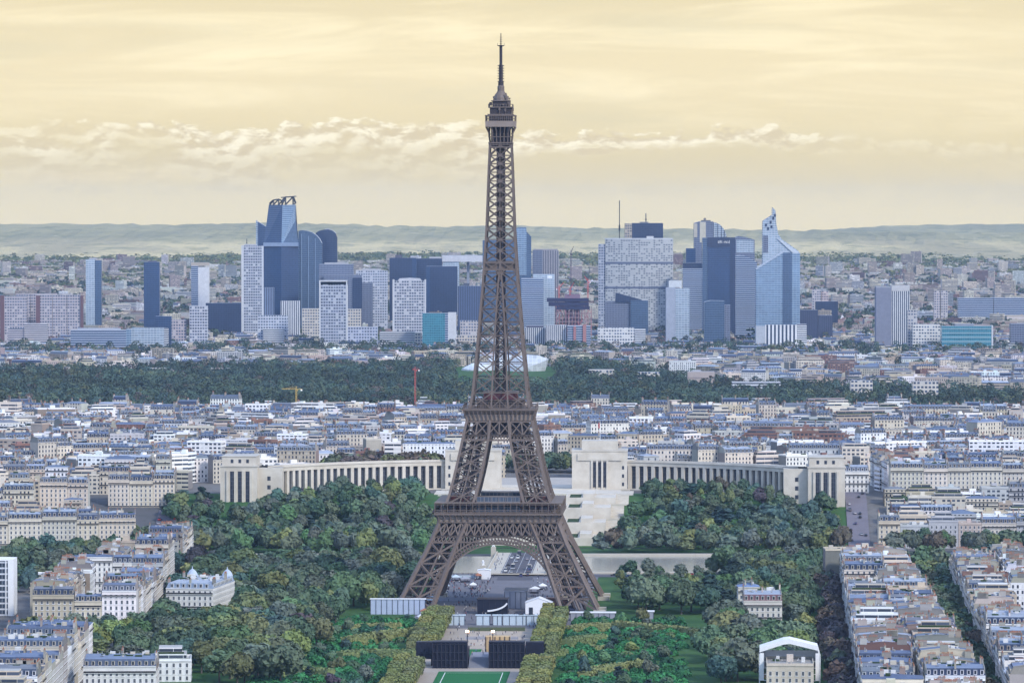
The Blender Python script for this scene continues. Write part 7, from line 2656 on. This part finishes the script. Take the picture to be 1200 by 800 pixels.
def big_screens():
    for s, side in ((-1, 'left'), (1, 'right')):
        D = 2292
        u = -12.7 if s < 0 else 15.6
        x, y = axis(u, D)
        root = empty('event_screen', (x, y, .1), -AX, label='black event stand with dark back panels, %s one of the pair across the lawn' % side, category='event stand', group='paired event stands')
        w = 8.6 if s < 0 else 8.8
        mb = MB()
        mb.box(-w, w, 0, 7, 0, 12.6, 0)
        mb.box(-w - .2, w + .2, -.5, 7.5, 12.65, 13.3, 0)
        mb.build('panel', screenM, root)
        fr = MB()
        for k in range(9):
            xx = lerp(-w, w, k / 8)
            fr.bar((xx, -.6, 0), (xx, -.6, 12.5), .45)
        for zz in (4, 8, 12):
            fr.bar((-w, -.6, zz), (w, -.6, zz), .3)
        fr.build('truss', trussM, root)
        wi = MB()
        xa, xb = (-w - 8.0, -w - .3) if s < 0 else (w + .3, w + 8.0)
        if s > 0:
            wi.box(xa, xa + 9, 12, 18, 3.4, 12.0, 0); wi.bar((xa + 8, 14, 0), (xa + 8, 14, 3.4), .7); wi.bar((xa + 1, 14, 0), (xa + 1, 14, 3.4), .7)
        else:
            wi.box(xa - 1, xb, 12, 18, 3.4, 12.0, 0); wi.bar((xa, 14, 0), (xa, 14, 3.4), .7); wi.bar((xb - 1, 14, 0), (xb - 1, 14, 3.4), .7)
        wi.build('side_panel', screenM, root)
        st = MB(); st.box(-w, w, 8, 26, 0, 9.0, 0); st.build('rear_deck', trussM, root)
    # plinth between with stairs
    x, y = axis(1.4, 2294)
    root = empty('stage_steps', (x, y, .1), -AX, label='grey steps between the two black event stands', category='steps')
    mb = MB()
    for k in range(10):
        mb.box(-5.0, 5.0, k * 1.2, 40, k * .42, k * .42 + .42, 0, bottom=False)
    mb.build('flight', plain('step_grey', (.22, .23, .27), .85, .15, .2), root)
    x, y = axis(9.2, 2338)
    root = empty('timber_stage', (x, y, .1), -AX, label='warm timber stage wall behind the right event stand', category='stage')
    mb = MB(); mb.box(-6.3, 6.3, 0, 8, 0, 11.5, 0)
    mb.build('panel', plain('warm_timber', (.50, .36, .20), .8, .2, .2), root)
    fr = MB()
    for k in range(6): fr.bar((lerp(-6.2, 6.2, k / 5), -.2, 0), (lerp(-6.2, 6.2, k / 5), -.2, 11.6), .35)
    fr.build('frame', trussM, root)
    # two lit floodlights
    for s, px in ((-1, 547.5), (1, 577.5)):
        D = 2334
        x = at(px, D)
        r = empty('floodlight', (x, D, 0), 0, label='small lit warm floodlight on a black mast, %s of the stage gap' % ('left' if s < 0 else 'right'), category='floodlight', group='lit stage floodlights')
        m = MB(); m.bar((0, 0, 0), (0, 0, 14.2), .5); m.build('mast', trussM, r)
        lm = bpy.data.materials.new('lamp_glow'); lm.use_nodes = True
        b = lm.node_tree.nodes['Principled BSDF']; b.inputs['Emission Color'].default_value = (1, .62, .32, 1); b.inputs['Emission Strength'].default_value = 9
        l = MB(); l.box(-.8, .8, -.7, .1, 14.2, 15.2, 0); l.build('lamp', lm, r)


big_screens()


def tent(label, px, D, w, d, h, ridge, m, cat='tent'):
    x = at(px, D)
    r = empty('event_tent', (x, D, .1), -AX, label=label, category=cat)
    mb = MB()
    mb.box(-w / 2, w / 2, 0, d, 0, h, 0, bottom=False)
    mb.face([(-w / 2 - .3, -.3, h + .02), (0, -.3, ridge), (0, d + .3, ridge), (-w / 2 - .3, d + .3, h + .02)][::-1])
    mb.face([(w / 2 + .3, -.3, h + .02), (0, -.3, ridge), (0, d + .3, ridge), (w / 2 + .3, d + .3, h + .02)])
    mb.face([(-w / 2, -.02, h), (w / 2, -.02, h), (0, -.02, ridge - .1)])
    mb.build('canopy', m, r)
    dm = MB(); dm.box(-w * .37, -w * .22, -.15, -.03, 0, h * .62, 0); dm.build('doorway', M['glass'], r)
    return r


canvas = plain('white_canvas', (.74, .74, .75), .8, .06, .1)
greyM = plain('grey_sheeting', (.30, .31, .36), .7, .15, .1)
tent('large white gabled tent at the foot of the right leg', 631.5, 2600, 15.2, 14, 6.4, 9.2, canvas)
tent('small white gabled pavilion on the bridge quay', 567, 2850, 8, 8, 5.5, 6.2, canvas)
tent('low white booth left of the bridge', 509, 2892, 5, 5, 3.5, 5.0, canvas)


def shed(label, name, cat, px, D, w, d, h, m, roofm=None, parts=None):
    x = at(px, D)
    r = empty(name, (x, D, .1), -AX, label=label, category=cat)
    mb = MB(); mb.box(-w / 2, w / 2, 0, d, 0, h, 0); mb.build('body', m, r)
    rf = MB(); rf.box(-w / 2 - .4, w / 2 + .4, -.4, d + .4, h + .02, h + .5, 0); rf.build('roof', roofm or m, r)
    fr = MB()
    n = max(2, int(w / 3))
    for k in range(n + 1):
        fr.bar((lerp(-w / 2, w / 2, k / n), -.15, 0), (lerp(-w / 2, w / 2, k / n), -.15, h), .22)
    fr.build('frame', trussM, r)
    return r


bluewhite = plain('pale_blue_sheet', (.48, .56, .62), .6, .1, .1)
shed('tall grey sheeted booth under the arch', 'grey_booth', 'booth', 604, 2640, 12.5, 24, 9.5, greyM)
arena = shed('black open stage with curved white rim under the arch', 'arena_stage', 'stage', 577, 2600, 17, 12, 8.2, screenM, trussM)
for k, (px, w) in enumerate(((535, 9), (566, 7.5), (583, 5), (601, 11), (617, 8), (627, 10))):
    shed('pale blue fence panel booth, %s from the left in the row before the arch' % ORD[k + 1], 'fence_booth', 'booth', px, 2532, w, 3, 5.2, bluewhite).update_tag()
shed('long low white screen wall left of the left leg', 'screen_wall', 'screen wall', 466, 2600, 31, 2, 8.5, plain('white_blue_sheet', (.40, .46, .58), .6, .2, .05), canvas)
shed('long white roofed shelter right of the right leg', 'shelter', 'shelter', 695, 2560, 25, 5, 4.2, greyM, canvas)
shed('small white roofed shelter right of the long shelter', 'shelter', 'shelter', 757, 2570, 9, 5, 4.0, greyM, canvas)
shed('low brown service hut behind the white tent', 'service_hut', 'hut', 653, 2630, 12, 8, 6.0, plain('rust_panel', (.22, .12, .10), .8, .2, .1))
# curved rim of the arena stage
mb = MB()
x, y = at(577, 2600), 2599
for k in range(12):
    a, b = lerp(.1, 1.35, k / 12), lerp(.1, 1.35, (k + 1) / 12)
    mb.bar((x - 4 + 12.5 * sin(a), y - .8, 2.2 + 5.6 * (1 - cos(a))), (x - 4 + 12.5 * sin(b), y - .8, 2.2 + 5.6 * (1 - cos(b))), .9)
rim = mb.build('rim', canvas, arena)
rim.matrix_parent_inverse = mathutils.Matrix.LocRotScale(arena.location, arena.rotation_euler, None).inverted()
# sand plaza fences
def fence(label, pts, h, m):
    mb = MB()
    for (xa, ya), (xb, yb) in zip(pts, pts[1:]):
        n = max(1, int(sqrt((xa - xb) ** 2 + (ya - yb) ** 2) / 2.5))
        for k in range(n + 1):
            t_ = k / n
            mb.bar((lerp(xa, xb, t_), lerp(ya, yb, t_), .1), (lerp(xa, xb, t_), lerp(ya, yb, t_), h), .12)
        for z in (h * .5, h):
            mb.bar((xa, ya, z), (xb, yb, z), .14)
        mb.bar((xa, ya, h * .45), (xb, yb, h * .45), .05, h * .8)
    mb.build('barrier_fence', m, None, label=label, category='fence')
fence('grey barrier fence across the sandy plaza', [axis(-12, 2446), axis(16, 2446)], 1.8, greyM)
fence('dark green barrier fence along the near side of the booths', [axis(-13, 2496), axis(18, 2496)], 2.6, plain('green_net', (.10, .12, .07), .9, .2, .2))
fence('long grey barrier fence under the arch', [axis(-48, 2690), axis(30, 2690)], 2.4, greyM)
fence('pale barrier fence along the near quay, left of the bridge', [axis(-60, 2862), axis(-22, 2862)], 1.8, bluewhite)

RS = random.Random(31)
stall_n = {}
for k in range(26):
    D = RS.uniform(2552, 2860); u = RS.choice([-1, 1]) * RS.uniform(13, 42)
    if -30 < u < 40 and D < 2680 and abs(u) < 34: u = RS.choice([-38, -42, 40])
    cn, cm = RS.choice([('white', canvas), ('white', canvas), ('pale blue', bluewhite), ('grey', greyM), ('black', screenM), ('rust', M['pot'])])
    stall_n[cn] = stall_n.get(cn, 0) + 1
    x_, y_ = axis(u, D)
    r_ = empty('market_stall', (x_, y_, .15), RS.uniform(-.3, .3), label='small %s roofed stall in the crowd by the tower, %s of its colour' % (cn, ORD[stall_n[cn]]), category='stall', group='stalls round the tower')
    w_, d_, h_ = RS.uniform(3, 6), RS.uniform(3, 4.5), RS.uniform(2.4, 3.0)
    p_ = MB()
    for sx in (-1, 1):
        for sy in (-1, 1): p_.bar((sx * w_ / 2, sy * d_ / 2, 0), (sx * w_ / 2, sy * d_ / 2, h_), .14)
    p_.box(-w_ / 2 + .2, w_ / 2 - .2, -d_ / 2 + .2, -d_ / 2 + .8, 0, 1.0, 0)
    p_.build('frame', trussM, r_)
    c_ = MB()
    q_ = [(-w_ / 2 - .2, -d_ / 2 - .2, h_), (w_ / 2 + .2, -d_ / 2 - .2, h_), (w_ / 2 + .2, d_ / 2 + .2, h_), (-w_ / 2 - .2, d_ / 2 + .2, h_)]
    for j in range(4): c_.face([q_[j], q_[(j + 1) % 4], (0, 0, h_ + 1.3)])
    c_.box(-w_ / 2 - .2, w_ / 2 + .2, -d_ / 2 - .22, -d_ / 2 - .2, h_ - .5, h_, 0)
    c_.build('canopy', cm, r_)


# ---- slender masts
def floodmast(label, px, py, pyt):
    D = dist(py); x = at(px, D)
    r = empty('floodlight_mast', (x, D, 0), 0, label=label, category='floodlight mast', group='sports ground floodlight masts')
    H = zat(pyt, D)
    m = MB(); m.lathe([(.45, 0), (.3, H)], 10); m.build('pole', M['zinc'], r)
    h = MB(); h.bar((-3.2, 0, H), (3.2, 0, H), .5, .7)
    h.bar((-3.2, 0, H + .9), (3.2, 0, H + .9), .4, .6)
    h.build('head_frame', M['zinc'], r)
    for k in range(6):
        l = MB(); l.box(-2.9 + k * 1.1, -2.2 + k * 1.1, -.6, -.3, H + .1, H + .8, 0); l.build('lamp', M['white'], r)
floodmast('tall grey floodlight mast, nearer one at the left', 50, 708, 673)
floodmast('grey floodlight mast, farther one at the left', 81, 678, 655.5)


# ---- people: one continuous small figure each, a few poses
def person_mesh(seed, pose):
    r = random.Random(seed)
    mb = MB()
    H = 1.72
    def ring_tube(path, n=8):
        """path of (x,y,z,rx,ry)"""
        base = len(mb.v)
        for (x, y, z, rx, ry) in path:
            for k in range(n):
                a = 2 * pi * k / n
                mb.v.append((x + rx * cos(a), y + ry * sin(a), z))
        for j in range(len(path) - 1):
            for k in range(n):
                a = base + j * n + k; b = base + j * n + (k + 1) % n
                mb.f.append((a, b, b + n, a + n)); mb.m.append(cur[0]); mb.c.append((1, 1, 1)); mb.u.extend([(0, 0)] * 4)
        mb.f.append(tuple(base + (len(path) - 1) * n + k for k in range(n))); mb.m.append(cur[0]); mb.c.append((1, 1, 1)); mb.u.extend([(0, 0)] * n)
    cur = [1]
    st = .28 if pose == 'walk' else .04
    for s in (-1, 1):
        ring_tube([(s * .11, -s * st, .0, .06, .12), (s * .11, -s * st, .08, .055, .07), (s * .10, -s * st * .5, .48, .07, .075), (s * .095, 0, .86, .10, .11)])
    cur[0] = 0
    ring_tube([(0, 0, .82, .17, .12), (0, 0, 1.0, .165, .115), (0, 0, 1.2, .19, .125), (0, 0, 1.38, .21, .115), (0, 0, 1.46, .11, .08), (0, 0, 1.5, .06, .06)])
    for s in (-1, 1):
        sw = s * st * .8
        ring_tube([(s * .30, sw, .80, .035, .035), (s * .29, sw * .6, 1.08, .045, .045), (s * .235, 0, 1.36, .06, .06), (s * .17, 0, 1.42, .05, .05)], 6)
    cur[0] = 2
    ring_tube([(0, 0, 1.47, .055, .055), (0, .01, 1.52, .07, .08), (0, .01, 1.6, .085, .10), (0, .01, 1.68, .08, .09), (0, .01, 1.73, .04, .05)])
    return mb


cloth = {'dark': (.03, .03, .045), 'navy': (.04, .06, .13), 'white': (.62, .62, .60), 'red': (.35, .06, .06), 'grey': (.2, .2, .22), 'tan': (.35, .27, .18), 'blue': (.12, .2, .36)}
clothM = {k: plain(k + '_cloth', v, .9, .15, 2.0) for k, v in cloth.items()}
skinM = plain('skin', (.38, .24, .17), .6, .1, 3.0)
PM = {}
for k in cloth:
    for pose in ('stand', 'walk'):
        PM[(k, pose)] = person_mesh(hash(k) % 97, pose).mesh('person', [clothM[k], clothM['dark' if k not in ('dark', 'tan') else 'navy'], skinM])
RP = random.Random(55)
def crowd(n, u0, u1, D0, D1, where, z=.15):
    for _ in range(n):
        D = RP.uniform(D0, D1); x, y = axis(RP.uniform(u0, u1), D)
        k = RP.choices(list(cloth), [9, 6, 4, 2, 5, 3, 3])[0]; pose = RP.choice(['stand', 'walk', 'walk'])
        o = link('person', PM[(k, pose)], None, label='tiny %s visitor in %s top %s' % ('standing' if pose == 'stand' else 'walking', k, where), category='person', group='%s visitors in %s tops %s' % (pose, k, where))
        o.location = (x, y, z); o.rotation_euler = (0, 0, RP.uniform(0, 6.28))
crowd(46, -13, 17, 2404, 2500, 'on the sandy plaza')
crowd(24, -22, -14, 2350, 2540, 'on the left gravel walk')
crowd(16, 18, 24, 2350, 2540, 'on the right gravel walk')
crowd(48, -45, 38, 2545, 2690, 'under the tower arch')
crowd(60, -45, -12, 2700, 2890, 'between the tower and the bridge, left')
crowd(34, 14, 42, 2700, 2890, 'between the tower and the bridge, right')
crowd(6, -3, 5.5, 2312, 2332, 'by the event stands', 4.4)
crowd(20, -18, -12, 2892, 3036, 'on the left bridge pavement', 1.85)
crowd(14, 12, 18, 2892, 3036, 'on the right bridge pavement', 1.85)


def mass_crowd():
    mb = MB()
    for _ in range(420):
        if RP.random() < .75:
            D = RP.uniform(2700, 2888); u = RP.choice([RP.uniform(-46, -12), RP.uniform(-46, -12), RP.uniform(12, 46)])
        else:
            D = RP.uniform(2550, 2700); u = RP.uniform(-45, 40)
        x, y = axis(u, D)
        pm = person_src[RP.randrange(len(person_src))]
        n = len(mb.v)
        a = RP.uniform(0, 6.28); ca, sa = cos(a), sin(a)
        k = RP.choice((0, 0, 1, 2, 3, 4))
        for (px_, py_, pz_) in pm.v: mb.v.append((px_ * ca - py_ * sa + x, px_ * sa + py_ * ca + y, pz_ + .15))
        mb.f.extend(tuple(n + i for i in f) for f in pm.f); mb.c.extend(pm.c); mb.u.extend(pm.u)
        mb.m.extend({0: k, 1: 0, 2: 5}[m_] for m_ in pm.m)
    mb.build('crowd', [clothM['dark'], clothM['navy'], clothM['white'], clothM['grey'], clothM['red'], skinM], None, kind='stuff', label='dense crowd of visitors between the tower and the bridge', category='crowd')
person_src = [person_mesh(k, p_) for k in range(3) for p_ in ('stand', 'walk')]
mass_crowd()


# ---- vehicles
def car_parts(van=False, bus=False):
    P = {}
    L, W, H = (4.4, 1.8, 1.45) if not van else (5.4, 2.0, 2.3)
    if bus: L, W, H = 9.5, 2.5, 3.2
    b = MB()
    prof = [(-L / 2, .35), (-L / 2, .85), (-L / 2 + .25, .95), (-L * .22, 1.0), (L * .40, 1.0), (L / 2, .9), (L / 2, .35)]
    if van or bus: prof = [(-L / 2, .35), (-L / 2, 1.1), (-L / 2 + .3, 1.2), (L / 2, 1.2), (L / 2, .35)]
    for s in (-1, 1):
        pts = [(s * W / 2, y, z) for y, z in prof]
        b.face(pts if s < 0 else pts[::-1])
    for (ya, za), (yb, zb) in zip(prof, prof[1:] + prof[:1]):
        b.face([(-W / 2, ya, za), (W / 2, ya, za), (W / 2, yb, zb), (-W / 2, yb, zb)])
    z0 = 1.0 if not (van or bus) else 1.2
    y0, y1, y2, y3 = (-L * .24, -L * .10, L * .26, L * .42) if not (van or bus) else (-L / 2 + .3, -L / 2 + .8, L / 2 - .15, L / 2)
    w2 = W / 2 - .12
    b.face([(-w2, y1, H), (w2, y1, H), (w2, y2, H), (-w2, y2, H)])
    g = MB()
    w1 = W / 2 - .02
    A = [(-w1, y0, z0 + .01), (w1, y0, z0 + .01), (w1, y3, z0 + .01), (-w1, y3, z0 + .01)]
    B = [(-w2, y1, H - .02), (w2, y1, H - .02), (w2, y2, H - .02), (-w2, y2, H - .02)]
    for k in range(4):
        g.face([A[k], A[(k + 1) % 4], B[(k + 1) % 4], B[k]])
    w = MB()
    n = 10
    for k in range(n):
        a, c = 2 * pi * k / n, 2 * pi * (k + 1) / n
        w.face([(-.1, .33 * cos(a), .33 * sin(a)), (-.1, .33 * cos(c), .33 * sin(c)), (.1, .33 * cos(c), .33 * sin(c)), (.1, .33 * cos(a), .33 * sin(a))])
    for s in (-1, 1):
        w.face([(s * .1, .33 * cos(2 * pi * k / n), .33 * sin(2 * pi * k / n)) for k in (range(n) if s > 0 else reversed(range(n)))])
    lt = MB(); lt.box(-.25, .25, -.03, .03, -.09, .09)
    return L, W, b, g.mesh('window', [M['glass']]), w.mesh('wheel', [M['ironrail']]), lt


paint = {'white': (.70, .70, .69), 'black': (.02, .02, .022), 'silver': (.36, .37, .39), 'red': (.38, .03, .03), 'blue': (.04, .08, .2), 'grey': (.14, .145, .15)}
paintM = {}
for k, v in paint.items():
    m, T, p = mat(k + '_paint', .28, .5)
    p.inputs['Base Color'].default_value = (*v, 1)
    p.inputs['Coat Weight'].default_value = .4
    paintM[k] = m
tailM = plain('tail_lamp', (.35, .02, .02), .3, .1, 2.0)
VEH = {'car': car_parts(), 'van': car_parts(True), 'bus': car_parts(False, True)}
VM = {}
for kind, (L, W, b, gm, wm, lt) in VEH.items():
    tail = lt.mesh('tail_light', [tailM])
    for col, pm in paintM.items():
        VM[(kind, col)] = (b.mesh('body', [pm]), gm, wm, tail)


def vehicle(kind, col, x, y, z, rz, label, group):
    r = empty('parked_car' if 'parked' in label else kind, (x, y, z), rz, label=label, category=kind, group=group)
    L, W = VEH[kind][:2]
    bm_, gm, wm, tl = VM[(kind, col)]
    link('body', bm_, r); link('window', gm, r)
    for sx in (-1, 1):
        for sy in (-1, 1):
            o = link('wheel', wm, r); o.location = (sx * (W / 2 - .1), sy * L * .31, .33)
        o = link('tail_light', tl, r); o.location = (sx * W * .32, L / 2 + .02, .75)
    return r


RV = random.Random(8)
def traffic(n, posf, where, group, kinds=('car',) * 6 + ('van',), zf=None):
    cnt = {}
    items = []
    for _ in range(n):
        kind = RV.choice(kinds); col = RV.choices(list(paint), [5, 5, 4, 1.2, 2, 4])[0]
        x, y, rz = posf()
        if any(abs(x - a[2]) < 2.6 and abs(y - a[3]) < 8 for a in items): continue
        items.append((kind, col, x, y, rz))
    items.sort(key=lambda t_: t_[3])
    tot = {}
    for it in items: tot[it[:2]] = tot.get(it[:2], 0) + 1
    for kind, col, x, y, rz in items:
        cnt[(kind, col)] = cnt.get((kind, col), 0) + 1
        lab = ('only %s %s %s' % (col, kind, where)) if tot[(kind, col)] == 1 else '%s %s, %s nearest in its colour, %s' % (col, kind, ORD[cnt[(kind, col)]], where)
        vehicle(kind, col, x, y, zf(x, y), rz, lab, group)
def bridge_pos():
    lane = RV.choice([-7.2, -3.2, 3.2, 7.2]); D = RV.uniform(2850, 3045)
    x, y = axis(lane, D)
    return x, y, (0 if lane > 0 else pi) - AX + pi
traffic(26, bridge_pos, 'on the bridge road', 'traffic on the bridge', ('car',) * 6 + ('van', 'bus'), lambda x, y: 1.80 if 2878 < y else .25)
def av_pos():
    D = RV.uniform(3075, 3300); lane = RV.choice([-4.5, -1, 2.5, 5.5])
    return lerp(232.0, 250.0, (D - 3062) / 320) + lane, D, (0 if lane > 0 else pi)
traffic(22, av_pos, 'on the avenue right of the palace', 'traffic on the right avenue', zf=lambda x, y: ground(x, y) + .95)
def lot_pos():
    return RV.uniform(-115, -62), RV.choice([2872, 2878, 2882]) + RV.uniform(-.5, .5), pi / 2
traffic(14, lot_pos, 'on the quay road left of the tower', 'traffic on the near quay road', zf=lambda x, y: .2)
def lot_pos2():
    return RV.uniform(60, 175), RV.choice([2870, 2876, 2881]) + RV.uniform(-.5, .5), -pi / 2
traffic(18, lot_pos2, 'on the quay road right of the tower', 'traffic on the near quay road', zf=lambda x, y: .2)
def side_pos():
    return -240 + RV.choice([-5, 5]), RV.uniform(3066, 3225), 0
traffic(14, side_pos, 'parked left of the palace', 'cars parked left of the palace', zf=lambda x, y: ground(x, y) + .95)

# flag on the right palace pavilion
x, y = pal(46, 4)
r = empty('flagpole', (x, y, PZ + 35.5), 0, label='thin flagpole with red and white flag above the right palace pavilion', category='flagpole')
mb = MB(); mb.bar((0, 0, 0), (0, 0, 13), .35); mb.build('pole', M['white'], r)
mb = MB(); mb.box(-1.2, .0, -.1, .1, 8.5, 12.5, 0); mb.build('flag', tailM, r)
